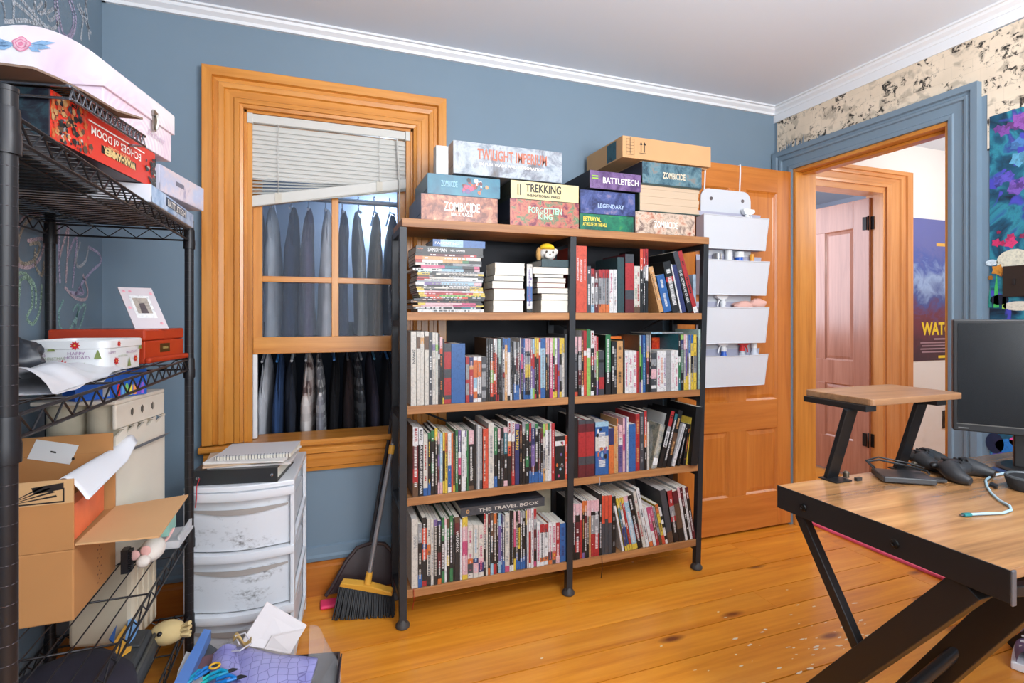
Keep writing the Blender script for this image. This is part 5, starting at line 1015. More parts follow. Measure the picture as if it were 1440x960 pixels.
for s, a, z, w_, h_, mm in (('HAPPY', .025, .043, .03, .006, 0), ('HOLIDAYS', .11, .04, .05, .006, 0), ('CHRISTMAS', .07, .033, .04, .005, 1)): t.text(s, N+d*a+p*.0014+UZ*(ZM+z), d, UZ, w_, h_, mm)
t.build('lettering', [vi, og2], tin)
ch = thing('wooden_box', 'glossy cherry wood box with brass plaque on the middle rack shelf', 'box', (-.5, 1.75, ZM))
cherry = plain('cherry_lacquer', rgb(172, 58, 30), .25, var=.1, vs=10)
N = V(-.440, 1.655, 0); d = (V(-.390, 1.845, 0)-N).normalized(); p = V(-d.y, d.x, 0); L = .196; D_ = .24
q = MB(); q.obox(N+UZ*ZM, d*L, p*D_, UZ*.060); q.build('box_body', cherry, ch, bevel=.003)
q = MB(); q.obox(N+UZ*(ZM+.0605)-p*.001-d*.001, d*(L+.002), p*(D_+.002), UZ*.031); q.build('box_lid', cherry, ch, bevel=.005)
q = MB(); q.obox(N-p*.016-d*.003+UZ*ZM, d*(L+.006), p*.016, UZ*.016); q.build('base_lip', cherry, ch, bevel=.006)
q = MB(); q.obox(N+d*(L*.36)-p*.0015+UZ*(ZM+.026), d*.048, p*.0015, UZ*.024); pq = q.build('plaque', plain('brass_dark', rgb(110, 82, 44), .35, .7), ch)
t = MB(); t.text('GEORGIA', N+d*(L*.36+.024)-p*.0018+UZ*(ZM+.038), d, UZ, .026, .006, 0, bold=.02); t.build('plaque_lettering', ink('brass', (206, 180, 110)), pq)
pf_ = thing('photo_frame', 'clear acrylic photo frame leaning back on the cherry wood box', 'photo frame', (-.47, 1.74, ZM+.092)); o = V(-.474, 1.70, ZM+.0925); u = V(.072, .03, 0); v = V(-.055, .05, .115)
q = MB(); nn = u.cross(v).normalized(); q.obox(o, u, v, nn*-.006); q.build('acrylic_block', plain('acrylic', rgb(206, 196, 200), .15), pf_)
q = MB(); f_ = lambda a, b: o+u*a+v*b+nn*.0006
q.poly([f_(.2, .25), f_(.8, .25), f_(.8, .8), f_(.2, .8)], 0, rgb(226, 226, 226))
f_ = lambda a, b: o+u*a+v*b+nn*.0009
q.poly([f_(.28, .36), f_(.72, .36), f_(.72, .74), f_(.28, .74)], 0, rgb(170, 160, 150)); f_ = lambda a, b: o+u*a+v*b+nn*.0012
q.poly([f_(.38, .36), f_(.6, .36), f_(.58, .62), f_(.42, .6)], 0, rgb(90, 80, 84))
for a, b in ((.12, .9), (.3, .9), (.85, .12), (.9, .85), (.1, .5)): q.poly([f_(a+.05*cos(t_), b+.035*sin(t_)) for t_ in [2*pi*k/8 for k in range(8)]], 0, rgb(226, 160, 170))
q.build('snapshot', PRINT, pf_)
def cloth_lump(name, label, cat, o, rx, ry, rz, m, seed, wob=.22, nu=26, nv=14):
    q = MB(); q.blob(o, rx, ry, rz, nu, nv, wob=wob, seed=seed); zmin = min(v.z for v in q.v)
    return tag(q.build(name, m), label, cat)
q = MB(); q.grid(lambda u, v: V(-.55+.145*u-.02*v, 1.05+.42*v, ZM+.001+(.044*sin(pi*min(1, u*1.0))**.7*(1-.75*v)+.006*sin(9*u+5*v)+.005*sin(14*v+3*u)+.003*sin(23*v-8*u))), 18, 22)
q.grid(lambda u, v: V(-.55+.145*u-.02*v, 1.05+.42*v, ZM+.0006), 2, 2); tag(q.build('plastic_bag', plain('bag_white', rgb(206, 206, 210), .35, var=.06)), 'white plastic bag lying flat on the middle rack shelf', 'bag')
cloth_lump('folded_cloth', 'crumpled black shiny cloth in front of the holiday tin', 'cloth', V(-.60, 1.385, ZM+.040), .055, .045, .038, plain('cloth_black_shiny', rgb(46, 48, 54), .35, var=.3, vs=30), 5, .4, 34, 18)
q = MB(); q.box(-.70, -.61, 1.02, 1.25, ZM, ZM+.05); tag(q.build('teal_box', plain('box_teal_dark', rgb(74, 106, 108), .5)), 'dull teal box low at the near end of the middle shelf', 'box')
# ---- lower shelf
ZL = .5025
tp = thing('paper_roll_pack', 'large white wrapped pack of paper rolls standing on the lower rack shelf', 'pack', (-.56, 1.75, ZL))
N = V(-.500, 1.642, 0); Fp = V(-.446, 1.872, 0); d = (Fp-N).normalized(); p = V(-d.y, d.x, 0); L = (Fp-N).length; D_ = .205; ZPT = .930
wrap = plain('pack_wrap', rgb(214, 206, 192), .5, var=.04, bs=.3, bscale=40); roll = plain('paper_roll', rgb(186, 176, 154), .8, var=.08, vs=30)
q = MB(); q.obox(N+UZ*(ZPT-.075), d*L, p*.010, UZ*.064); q.obox(N+UZ*(ZPT-.011), d*L, p*D_, UZ*.011); q.build('top_sleeve', wrap, tp, bevel=.003)
q = MB()
for k in range(5):
    a, b = k/5, (k+1)/5; q.prism([N+d*L*a+UZ*ZL, N+d*L*b+UZ*ZL, N+d*L*b+UZ*(ZPT-.075), N+d*L*a+UZ*(ZPT-.095)], p*.006)
q.build('side_pleat', wrap, tp)
for k in range(5):
    a, b = k/5, (k+1)/5; q = MB(); q.prism([N+d*L*a-p*(.004)+UZ*(ZPT-.075), N+d*L*b-p*.0005+UZ*(ZPT-.075), N+d*L*b-p*.0005+UZ*(ZPT-.082)], -p*.001); q.build('wrap_fold', wrap, tp)
t = MB()
for k in (.3, .5, .72):
    for s in range(3): t.quadp(N+d*(L*k+.006*(s-1))-p*.0008+UZ*(ZPT-.04), d, UZ, .0035, .022 if s == 1 else .014)
t.build('print_marks', Bk, tp)
for r_ in range(4):
    for c_ in range(2):
        q = MB(); cc = N+d*.062+p*(.055+c_*.098)+UZ*(ZL+.001+r_*.1035); q.lathe(cc, [(.018, .003), (.044, 0), (.0465, .008), (.0465, .094), (.044, .102), (.018, .099)], 22); q.build('paper_roll', roll, tp)
        q = MB(); cc = N+d*.172+p*(.055+c_*.098)+UZ*(ZL+.001+r_*.1035); q.lathe(cc, [(.018, .003), (.044, 0), (.0465, .008), (.0465, .094), (.044, .102), (.018, .099)], 16); q.build('paper_roll', roll, tp)
tp2 = thing('paper_roll_pack', 'cream paper pack on the bottom rack shelf below the large pack', 'pack', (-.56, 1.75, .2375))
q = MB(); N = V(-.492, 1.735, 0); L = .15; q.obox(N+UZ*.2375, d*L*.9, p*D_*.8, UZ*.225); q.build('pack_body', plain('pack_cream', rgb(206, 192, 168), .6, bs=.4, bscale=30), tp2, bevel=.012)
q = MB()
for k in range(1, 5): q.tube([N+d*L*.9*k/5+UZ*.25, N+d*L*.9*k/5+UZ*.45], .004, 6)
q.build('pack_ridge', plain('pack_cream', rgb(206, 192, 168), .6), tp2)
cr = thing('crayon_box', 'blue crayon box with seven coloured crayons printed on its side', 'box', (-.53, 1.72, ZPT+.001)); A_ = V(-.590, 1.650, 0); B_ = V(-.462, 1.758, 0); dd = (B_-A_).normalized(); pp = V(-dd.y, dd.x, 0); Lc = (B_-A_).length
q = MB(); q.obox(A_+UZ*(ZPT+.001), dd*Lc*.5, pp*.075, UZ*.07); q.obox(A_+dd*Lc*.505+UZ*(ZPT+.001), dd*Lc*.495, pp*.075, UZ*.073); q.build('carton', plain('carton_blue', rgb(20, 92, 196), .35), cr, bevel=.001)
for k, c in enumerate(((214, 40, 44), (90, 160, 220), (120, 200, 110), (230, 220, 60), (238, 150, 70), (110, 70, 190), (150, 90, 200))):
    o = A_+dd*(Lc*.56+k*.0098)-pp*.0006+UZ*(ZPT+.004); q = MB(); q.poly([o, o+dd*.0075, o+dd*.0075+UZ*.026, o+dd*.0055+UZ*.032, o+dd*.002+UZ*.032, o+UZ*.026]); q.build('crayon_print', ink('cr%d' % k, c), cr)
q = MB(); q.obox(A_+dd*Lc*.36-pp*.001+UZ*(ZPT+.006), dd*.016, pp*.001, UZ*.028); q.build('grey_tag', plain('tag_grey', rgb(150, 152, 156), .5), cr)
kraft = plain('kraft_board', rgb(182, 128, 76), .85, var=.05, vs=6); kraft2 = plain('kraft_inside', rgb(206, 160, 112), .9, var=.03)
BX0, BX1, BY0, BY1 = -.715, -.493, 1.372, 1.618
b1 = thing('cardboard_box', 'closed brown cardboard box under the open one on the lower rack shelf', 'box', (-.6, 1.5, ZL))
q = MB(); q.box(BX0, BX1, BY0, BY1, ZL, ZL+.152); q.build('box_body', kraft, b1, bevel=.003)
q = MB()
for k in range(18): q.quadp((BX1+.0006, 1.50+.010*(k % 3), ZL+.02+.0065*k), UY, UZ, .006, .003)
q.build('print_marks', plain('kraft_ink', rgb(110, 76, 48), .8), b1)
Z2 = ZL+.1525
b2 = thing('cardboard_box', 'open brown shipping box with raised back flap and side flap on the rack', 'box', (-.6, 1.5, Z2))
q = MB(); q.box(BX0, BX1, BY0, BY0+.004, Z2, Z2+.150); q.box(BX0, BX0+.004, BY0+.004, BY1, Z2, Z2+.150); q.box(BX0, BX1, BY1-.004, BY1, Z2, Z2+.15); q.box(BX0+.004, BX1, BY0+.004, BY1-.004, Z2, Z2+.004); q.build('box_body', kraft, b2, bevel=.001)
q = MB(); q.box(BX0, BX1-.0, BY0-.0006, BY0-.0001, Z2+.100, Z2+.1505); q.build('packing_tape', plain('tape_tan', rgb(206, 166, 118), .3), b2)
q = MB(); q.box(BX0, BX1-.005, BY1-.0035, BY1-.0005, Z2+.1505, Z2+.198); q.build('back_flap', kraft, b2)
q = MB(); fa, fb, fc, fd = V(BX1+.001, BY0+.002, Z2+.010), V(BX1+.115, BY0+.16, Z2+.010), V(BX1+.16, BY1+.10, Z2+.035), V(BX1+.001, BY1-.002, Z2+.02)
fa, fb, fc, fd = V(BX1+.001, BY0+.004, Z2+.006), atZ(224, 756, Z2+.004), atZ(265, 697, Z2+.006), V(BX1+.001, BY1-.004, Z2+.006); q.prism([fa, fb, fc, fd], (0, 0, .004)); q.build('side_flap', kraft2, b2)
t = MB()
o = V(-.560, BY0-.0010, Z2+.118); t.quadp(o+V(.0, 0, -.014), UX, UZ, .10, .003); t.quadp(o+V(.05, 0, .0), UX, UZ, .003, .03)
for k in range(4): a = .25+.3*k; t.poly([o+V(-.05, 0, -.012), o+V(-.05+.09*cos(a*.6), 0, -.012+.036*sin(a)), o+V(-.05+.09*cos(a*.6+.1), 0, -.012+.036*sin(a+.12))])
t.poly([o+V(.0, 0, .006), o+V(.05, 0, .012), o+V(.05, 0, .026), o+V(-.005, 0, .02)]); t.build('print_marks', Bk, b2)
lb_ = thing('paper_label', 'white shipping label stuck on the raised flap of the open box', 'label', (-.6, BY1-.005, Z2+.17))
q = MB(); q.obox(V(-.672, BY1-.006, Z2+.148), V(.085, 0, -.022), V(.0, .0015, 0), V(.018, 0, .046)); q.build('label_sheet', plain('label_white', rgb(225, 225, 225), .5), lb_)
t = MB(); o = V(-.62, BY1-.0066, Z2+.16); t.quadp(o, V(.95, 0, -.3), V(.3, 0, .95), .012, .004); t.quadp(o+V(.04, 0, -.02), V(.95, 0, -.3), V(.3, 0, .95), .006, .006); t.build('print_marks', Bk, lb_)
# contents of the open box
pbx = thing('printed_carton', 'small orange and black printed carton inside the open box', 'box', (BX1-.03, 1.48, Z2+.005))
q = MB(); q.obox(V(BX1-.032, BY0+.012, Z2+.0105), V(.026, .006, 0), V(-.01, .20, .0), V(0, 0, .078)); q.build('carton', plain('carton_orange', rgb(226, 110, 70), .3, var=.25, vs=9), pbx, bevel=.001)
q = MB(); q.obox(V(BX1-.032, BY0+.0115, Z2+.0108), V(.026, .006, 0), V(0, -.0012, 0), V(0, 0, .077)); q.build('black_end', plain('carton_black', rgb(36, 36, 40), .35), pbx)
t = MB()
for zc in (.025, .052): t.text('o', V(BX1-.019, BY0+.0118, Z2+zc), V(.97, .22, 0), UZ, .016, .016, 0, bold=.01)
t.build('round_marks', Wt, pbx)
q = MB(); q.grid(lambda u, v: V(BX1-.055+.075*u*(1-.3*v)+.03*v, BY0+.02+.30*v, Z2+.10+.045*sin(pi*min(1, u*1.05))**.8+.02*v+.008*sin(6*u+2*v)+.03*max(0, v-.75)*4*u), 16, 16); o_ = q.build('crumpled_paper', plain('paper_white', rgb(226, 228, 234), .7)); tag(o_, 'crumpled white paper sticking out of the open cardboard box', 'paper')
sm = o_.modifiers.new('thick', 'SOLIDIFY'); sm.thickness = .0012
q = MB(); q.tube([(-.50, 1.66, Z2+.13), (-.435, 1.80, Z2+.145), (-.425, 1.84, Z2+.147)], [.004, .004, .001], 8); tag(q.build('pen', plain('pen_grey', rgb(90, 92, 96), .35)), 'grey pen lying behind the crumpled paper', 'pen')
q = MB(); q.lathe((-.425, 1.68, ZL+.085), [(.0, 0), (.033, .003), (.04, .035), (.034, .052), (.0, .055)], 22); tag(q.build('green_cup', plain('lime_plastic', rgb(160, 196, 80), .4)), 'lime green lidded cup behind the box flap on the rack', 'cup')
pm = thing('plush_mouse', 'small white plush mouse with pink ears on the rack shelf edge', 'plush toy', (-.42, 1.62, ZL))
q = MB(); q.blob((-.418, 1.640, ZL+.03), .028, .05, .028, 18, 12); q.build('body', fur, pm)
pk_ = plain('plush_pink', rgb(226, 178, 172), .9)
for s in (-1, 1): q = MB(); q.blob((-.432+.012*s, 1.588, ZL+.044+.004*s), .012, .004, .013, 12, 8); q.build('ear', pk_, pm)
q = MB(); q.blob((-.424, 1.583, ZL+.024), .016, .018, .015, 12, 8); q.build('head', fur, pm)
q = MB(); q.tube([(-.41, 1.69, ZL+.02), (-.40, 1.72, ZL+.028), (-.395, 1.75, ZL+.04)], .004, 6); q.build('tail', pk_, pm)
q = MB(); q.box(-.470, -.455, 1.575, 1.60, ZL+.001, ZL+.06); [q.box(-.4545, -.448, 1.576, 1.599, ZL+.004+k*.005, ZL+.0065+k*.005) for k in range(11)]; tag(q.build('hair_comb', plain('comb_black', rgb(30, 30, 34), .4)), 'black ribbed comb standing beside the white plush mouse', 'comb')
q = MB(); q.prism([(-.45, 1.70, ZL+.002), (-.37, 1.70, ZL+.002), (-.365, 1.85, ZL+.002), (-.45, 1.85, ZL+.002)], (0, 0, .006)); q.box(-.45, -.369, 1.70, 1.706, ZL+.008, ZL+.022); q.box(-.375, -.369, 1.706, 1.85, ZL+.008, ZL+.03); tag(q.build('plastic_tray', glassy('tray_clear', (.8, .8, .82, 1), .6, .15)), 'clear shallow plastic tray at the far end of the lower shelf', 'tray')
q = MB(); q.box(-.43, -.40, 1.72, 1.80, ZL+.03, ZL+.075); tag(q.build('mint_card_box', plain('mint_card', rgb(150, 200, 186), .5)), 'small mint green card box near the box flap edge', 'box')
# ---- bottom shelf and floor
ZBt = .2375
q = MB(); q.blob((-.52, 1.30, ZBt+.08), .15, .26, .078, 26, 14, wob=.1, seed=3); tag(q.build('dark_clothes', plain('cloth_dark', rgb(30, 26, 40), .9, var=.3)), 'heap of dark clothes on the bottom rack shelf', 'clothing')
q = MB(); q.grid(lambda u, v: V(-.55+.13*u, 1.50+.2*v, ZBt+.002+.05*sin(pi*u)*(1-.5*v)+.012*sin(9*u+4*v)), 14, 14); o_ = q.build('white_bag', plain('bag_white2', rgb(222, 222, 230), .4)); o_.modifiers.new('thick', 'SOLIDIFY').thickness = .001; tag(o_, 'crumpled white plastic bag on the bottom rack shelf', 'bag')
gd = thing('plush_sack', 'small beige cloth gourd with frayed end at the far rack post', 'toy', (-.41, 1.79, ZBt))
q = MB(); q.blob((-.397, 1.700, ZBt+.036), .044, .034, .031, 18, 12, wob=.05, seed=2); q.build('body', plain('burlap', rgb(196, 172, 122), .95), gd)
for k in range(7): q = MB(); a = k*.9; q.tube([(-.362, 1.693+.010*cos(a), ZBt+.038+.012*sin(a)), (-.350, 1.690+.013*cos(a), ZBt+.041+.016*sin(a)), (-.341, 1.688+.014*cos(a+.5), ZBt+.042+.021*sin(a))], .005, 6); q.build('frayed_end', plain('burlap', rgb(196, 172, 122), .95), gd)
q = MB(); q.blob((-.410, 1.671, ZBt+.050), .007, .008, .006, 8, 6); q.build('dark_spot', bp, gd)
# long black moulded case leaning out of the bottom shelf
cs = thing('hard_case', 'black moulded tool case lying out of the bottom rack shelf', 'case', (-.36, 1.45, .10)); case_m = plain('case_black', rgb(54, 56, 58), .5, var=.1)
Pn, Pf = V(-.488, 1.18, .2385), V(-.498, 1.70, .2385); d = (Pf-Pn).normalized(); p = V(-d.y, d.x, 0); L = (Pf-Pn).length; sl_ = V(.10, 0, -.03)
q = MB(); q.prism([Pn, Pn+V(0, 0, .045), Pn+V(.02, 0, .062), Pn+V(.06, 0, .056), Pn+V(.082, 0, .03), Pn+V(.082, 0, 0)], d*L); q.build('case_shell', case_m, cs, bevel=.008)
for k in (.18, .5, .82):
    q = MB(); q.obox(Pn+d*L*k+V(.022, 0, .058), d*.05, V(.036, 0, -.004), V(.001, 0, .010)); q.build('rib', case_m, cs, bevel=.004)
q = MB(); q.tube([Pn+d*.02+V(.074, 0, .046), Pn+d*(L-.02)+V(.074, 0, .046)], .005, 8); q.build('lid_seam', plain('case_grey', rgb(84, 86, 84), .5), cs)
for k, (c, lb, pts) in enumerate((((238, 176, 60), 'orange-yellow printed card on the black tool case', [(160, 905), (176, 880), (188, 893), (184, 915), (165, 928)]), ((110, 164, 220), 'sky blue printed card beside the orange-yellow card', [(176, 900), (182, 862), (196, 880), (190, 895), (182, 905)]), ((30, 88, 160), 'dark blue printed card at left of the orange-yellow one', [(153, 900), (164, 880), (160, 905)]))):
    q = MB(); q.prism([atZ(x, y_, .30+.006*k) for x, y_ in pts], (0, 0, .003)); tag(q.build('picture_card', plain('card_%d' % k, rgb(*c), .5)), lb, 'card', None)
q = MB(); a, b = atZ(287, 884, .22), atZ(236, 975, .22); w_ = V(.032, -.008, -.006); q.prism([a, a+w_*.6, b+w_, b], (0, 0, -.03)); tag(q.build('blue_lid', plain('lid_blue', rgb(84, 128, 200), .3)), 'long translucent blue plastic lid beside the black tool case', 'lid')
# junk box on the floor in front
jx = thing('junk_box', 'low open cardboard crate full of odds and ends at bottom left', 'box', (-.17, 1.45, 0))
jp = [V(-.335, 1.33, 0), V(.02, 1.25, 0), V(.055, 1.62, 0), V(-.30, 1.70, 0)]; jw = plain('crate_brown', rgb(70, 54, 50), .8)
q = MB()
for a, b in zip(jp, jp[1:]+jp[:1]):
    n_ = (b-a).cross(UZ).normalized()*-.004; q.hexa([a, b, b+n_, a+n_, a+UZ*.17, b+UZ*.17, b+n_+UZ*.17, a+n_+UZ*.17])
q.poly([x+UZ*.004 for x in jp]); q.build('crate_wall', jw, jx)
q = MB(); a, b = jp[1]+UZ*.171, jp[2]+UZ*.171; q.prism([a+(b-a)*.35, a+(b-a)*.80, a+(b-a)*.72+V(.012, 0, .055), a+(b-a)*.5+V(.008, 0, .03)], (-.003, 0, 0)); q.build('torn_flap', plain('flap_dark', rgb(52, 40, 46), .8), jx)
q = MB(); q.blob((-.15, 1.47, .085), .15, .155, .075, 22, 12, wob=.05, seed=4); tag(q.build('clear_wrapping', glassy('clear_wrap', (.5, .5, .53, 1), .4, .2)), 'crumpled clear wrapping filling the crate', 'wrapping')
def scale_print():
    m, nt, p_ = newmat('purple_scales'); v = coords(nt, (1, 1, 1), False); vo = nt.nodes.new('ShaderNodeTexVoronoi'); vo.inputs['Scale'].default_value = 42; vo.inputs['Randomness'].default_value = .35; nt.links.new(v, vo.inputs['Vector'])
    vd = nt.nodes.new('ShaderNodeTexVoronoi'); vd.feature = 'DISTANCE_TO_EDGE'; vd.inputs['Scale'].default_value = 42; vd.inputs['Randomness'].default_value = .35; nt.links.new(v, vd.inputs['Vector'])
    c = ramp(nt, noise(nt, v, 9, 2), [(.35, rgb(110, 108, 176)), (.65, rgb(160, 158, 206))]); c = mixc(nt, ramp(nt, vd.outputs['Distance'], [(.01, (.8, .8, .8, 1)), (.05, (0, 0, 0, 1))]), c, rgb(90, 86, 140))
    nt.links.new(c, p_.inputs['Base Color']); p_.inputs['Roughness'].default_value = .3; return m
pg = thing('gift_bag', 'purple gift bag printed with scales lying on the crate', 'bag', (-.12, 1.42, .16)); ps = scale_print()
zz_ = .205; c1, c2, c3, c4 = atZ(325, 908, zz_+.012), atZ(447, 926, zz_), atZ(428, 985, zz_-.02), atZ(318, 985, zz_-.01)
q = MB(); n_ = 10
def bag(u, v): return (c4*(1-u)+c3*u)*(1-v)+(c1*(1-u)+c2*u)*v+UZ*(.012*sin(pi*u)*sin(pi*v)+.003*sin(9*u+6*v))
q.grid(bag, 12, 10); o_ = q.build('bag_panel', ps, pg); o_.modifiers.new('thick', 'SOLIDIFY').thickness = .012
q = MB(); d1_, d2_ = atZ(300, 925, .215), atZ(332, 912, .215); d3_, d4_ = atZ(340, 962, .2), atZ(290, 975, .2)
q.grid(lambda u, v: (d4_*(1-u)+d3_*u)*(1-v)+(d1_*(1-u)+d2_*u)*v+UZ*(.015*sin(pi*u)+.01), 8, 8); q.build('bag_gusset', ps, pg)
q = MB(); q.tube([bag(.1, .95)+UZ*.012, bag(.05, 1.0)+UZ*.03, bag(.16, 1.05)+UZ*.034, bag(.24, .98)+UZ*.016, bag(.12, .7)+UZ*.03, bag(.02, .75)+UZ*.022], .0022, 6); q.build('bag_handle', plain('cord_silver', rgb(206, 200, 206), .4), pg)
q = MB(); q.grid(lambda u, v: bag(.02+.22*u, .94+.1*v)+UZ*(.018+.012*sin(7*u)+.008*sin(9*v+3*u)), 8, 5); q.build('gold_tissue', plain('tissue_gold', rgb(196, 164, 104), .5), pg)
wc_ = thing('greeting_card', 'plain white card and envelope sticking up behind the purple gift bag', 'card', atY(380, 905, 1.70))
q = MB(); q.prism([atY(375, 847, 1.72), atY(431, 880, 1.70), atY(408, 918, 1.66), atY(338, 906, 1.67)], (0, .004, .002)); q.build('card', plain('card_white', rgb(214, 206, 206), .6), wc_)
q = MB(); q.prism([atY(382, 894, 1.672), atY(428, 884, 1.694), atY(408, 919, 1.654), atY(372, 912, 1.66)], (0, .002, .001)); q.build('envelope', plain('card_cream', rgb(204, 194, 192), .6), wc_)
q = MB(); q.grid(lambda u, v: V(-.03+.085*sin(pi*v)*(.5+.5*sin(pi*u)), 1.70-.36*u, .05+.17*(1-v)*(1-.2*u)+.03*sin(pi*v)+.008*sin(8*u+9*v)), 16, 14); tag(q.build('clear_bag', glassy('clear_film', (.85, .86, .88, 1), .2, .1)), 'clear plastic bag bulging at the right of the crate', 'bag')
tl = [((14, 150, 190), (30, 30, 36)), ((20, 120, 200), (30, 30, 36)), ((30, 190, 190), (26, 26, 30))]
for k in range(5):
    pc, tc = tl[k % 3]; a = atZ(264+10*k, 958-6*(k % 2), .21+.01*k); b = a+V(.05+.005*k, .035-.014*k, .01)
    g = thing('pliers', ['bright teal handled pliers lying leftmost on the crate', 'blue handled pliers lying second from left on the crate', 'turquoise handled pliers in the middle of the crate tools', 'teal handled pliers with open jaws beside the gift bag', 'dark jawed blue pliers lying rightmost of the tools'][k], 'pliers', a, 'small pliers on the crate')
    for s in (-1, 1): q = MB(); q.tube([a+V(0, .008*s, 0), a+(b-a)*.4+V(0, .011*s, .004), a+(b-a)*.7], [.0038, .0045, .003], 8); q.build('handle', ink('pl%d' % (k % 3), pc), g)
    q = MB(); q.tube([a+(b-a)*.68, a+(b-a)*.8+V(0, .003, 0), b], [.0045, .005, .0015], 8); q.build('jaw', ink('jw', tc), g)
q = MB(); q.tube([atZ(302, 938, .23)+V(.012*cos(t_), .012*sin(t_), .004) for t_ in [2*pi*k/14 for k in range(15)]], .0025, 6); tag(q.build('yellow_ring', plain('ring_yellow', rgb(236, 180, 40), .5)), 'small yellow ring around the teal pliers', 'ring')
for (c, lb, pts, z) in (((220, 222, 224), 'white sheet lying flat at left of the crate tools', [(250, 945), (262, 917), (288, 925), (284, 975), (245, 975)], .185), ((120, 84, 88), 'dull red translucent folder behind the teal pliers', [(272, 928), (330, 912), (318, 936), (276, 946)], .19), ((74, 76, 80), 'dark grey card in front of the white drawers', [(275, 915), (288, 902), (306, 914), (290, 926)], .17)):
    q = MB(); q.prism([atZ(x, y_, z) for x, y_ in pts], (0, 0, .003)); tag(q.build('folder' if 'folder' in lb else 'paper_sheet', plain('sheet_%d' % c[0], rgb(*c), .5)), lb, 'paper')
# ================================================================== WHITE DRAWERS
dr = thing('drawer_tower', 'white plastic three-drawer tower with smudged fronts under the window', 'drawers', (-.23, 2.06, 0))
plw = plain('drawer_white', rgb(214, 217, 222), .35)
def smudge():
    m, nt, p_ = newmat('drawer_front'); v = coords(nt, (1, 1, 1.6), True); f = noise(nt, v, 7, 6, .75, .4); g_ = noise(nt, v, 60, 4, .7)
    k = mixc(nt, 1.0, ramp(nt, f, [(.55, (0, 0, 0, 1)), (.68, (1, 1, 1, 1))]), ramp(nt, g_, [(.42, (0, 0, 0, 1)), (.6, (.9, .9, .9, 1))]), 'MULTIPLY'); c = mixc(nt, k, rgb(206, 209, 214), rgb(84, 82, 80)); nt.links.new(c, p_.inputs['Base Color']); p_.inputs['Roughness'].default_value = .35; return m
smg = smudge(); ang = radians(-4.5); W, D_ = .322, .375
XD = rotz(ang, (-.080, 1.872, 0))       # local x to the left is negative: front right corner is the origin
def dmb(): q = MB(); q.X = XD; return q
def front_curve(u): return -.030*sin(pi*u)
hs = [.018, .212, .404, .597]
for i in range(3):
    z0, z1 = hs[i]+.004, hs[i+1]-.004; q = dmb()
    def fs(u, v):
        zz = z0+(z1-.026-z0)*v; dip = 0
        return V(-W+.012+(W-.024)*u, .012+front_curve(u)+.018*(1-v)*0+.010*max(0, v-.72)/.28, zz)
    q.grid(fs, 16, 8); q.grid(lambda u, v: fs(u, v)+V(0, .004, 0), 16, 8); f_ = q.build('drawer', smg, dr)
    q = dmb(); prof = lambda u, k: [V(-W+(W)*u, front_curve(u)-.006, z1-.024), V(-W+W*u, front_curve(u)-.010, z1-.016), V(-W+W*u, front_curve(u)-.008, z1+.002), V(-W+W*u, front_curve(u)+.02, z1+.004), V(-W+W*u, front_curve(u)+.022, z1-.022)][k]
    q.smooth = True; I = [[q.pt(prof(u/16, k)) for k in range(5)] for u in range(17)]
    for u in range(16):
        for k in range(5): q.face((I[u][k], I[u+1][k], I[u+1][(k+1) % 5], I[u][(k+1) % 5]))
    q.smooth = False; q.build('drawer_lip', plw, f_)
    # scooped grip: a shallow recess under the lip
    q = dmb(); q.grid(lambda u, v: V(-W+.02+(W-.04)*u, front_curve(u)+.006+.002*v, z1-.060-.012*sin(pi*u)+(.006+.012*sin(pi*u))*v), 14, 2); q.build('grip_recess', plain('recess_grey', rgb(150, 142, 136), .6), f_)
    q = dmb(); q.box(-W+.014, -.014, .035, D_-.01, z0, z1-.07); q.build('drawer_tray', plw, f_)
q = dmb(); q.prism([(-W+W*u/14, front_curve(u/14), .597) for u in range(15)]+[(0, D_, .597), (-W, D_, .597)], (0, 0, .018)); q.build('top_panel', plw, dr, bevel=.004)
for x in (-.012, -W):
    q = dmb(); q.box(x, x+.012, -.004, .028, .0, .597); q.box(x, x+.012, D_-.028, D_, 0, .597)
    for z in hs: q.hexa([(x, .028, z-.012), (x+.012, .028, z-.012), (x+.012, D_-.028, z+.015), (x, D_-.028, z+.015), (x, .028, z+.012), (x+.012, .028, z+.012), (x+.012, D_-.028, z+.040), (x, D_-.028, z+.040)]) if z < .55 else None
    q.build('side_frame', plw, dr, bevel=.002)
q = dmb(); q.box(-W+.012, -.012, D_-.006, D_-.002, .02, .595); q.build('back_panel', plw, dr)
XB_ = rotz(radians(-10), (-.235, 2.0, .6155))
bn = thing('ring_binder', 'black ring binder in a clear sleeve on the white drawers', 'binder', (-.235, 2.0, .6155))
q = MB(); q.X = XB_; q.box(-.128, .128, -.115, .11, 0, .003); q.box(-.128, .128, -.115, .11, .043, .046); q.box(-.128, .128, -.118, -.115, 0, .046); q.build('cover', plain('binder_black', rgb(44, 46, 48), .3), bn, bevel=.001)
q = MB(); q.X = XB_; q.box(-.12, .12, -.11, .10, .0035, .0425); q.build('page_block', PAGE[0], bn)
for x in (-.11, .11): q = MB(); q.X = XB_; q.lathe((x, -.118, .023), [(.006, 0), (.005, -.002), (.001, -.003)], 12, (0, 1, 0)); q.build('rivet', plain('chrome', rgb(160, 160, 166), .25, .9), bn)
zs = .662
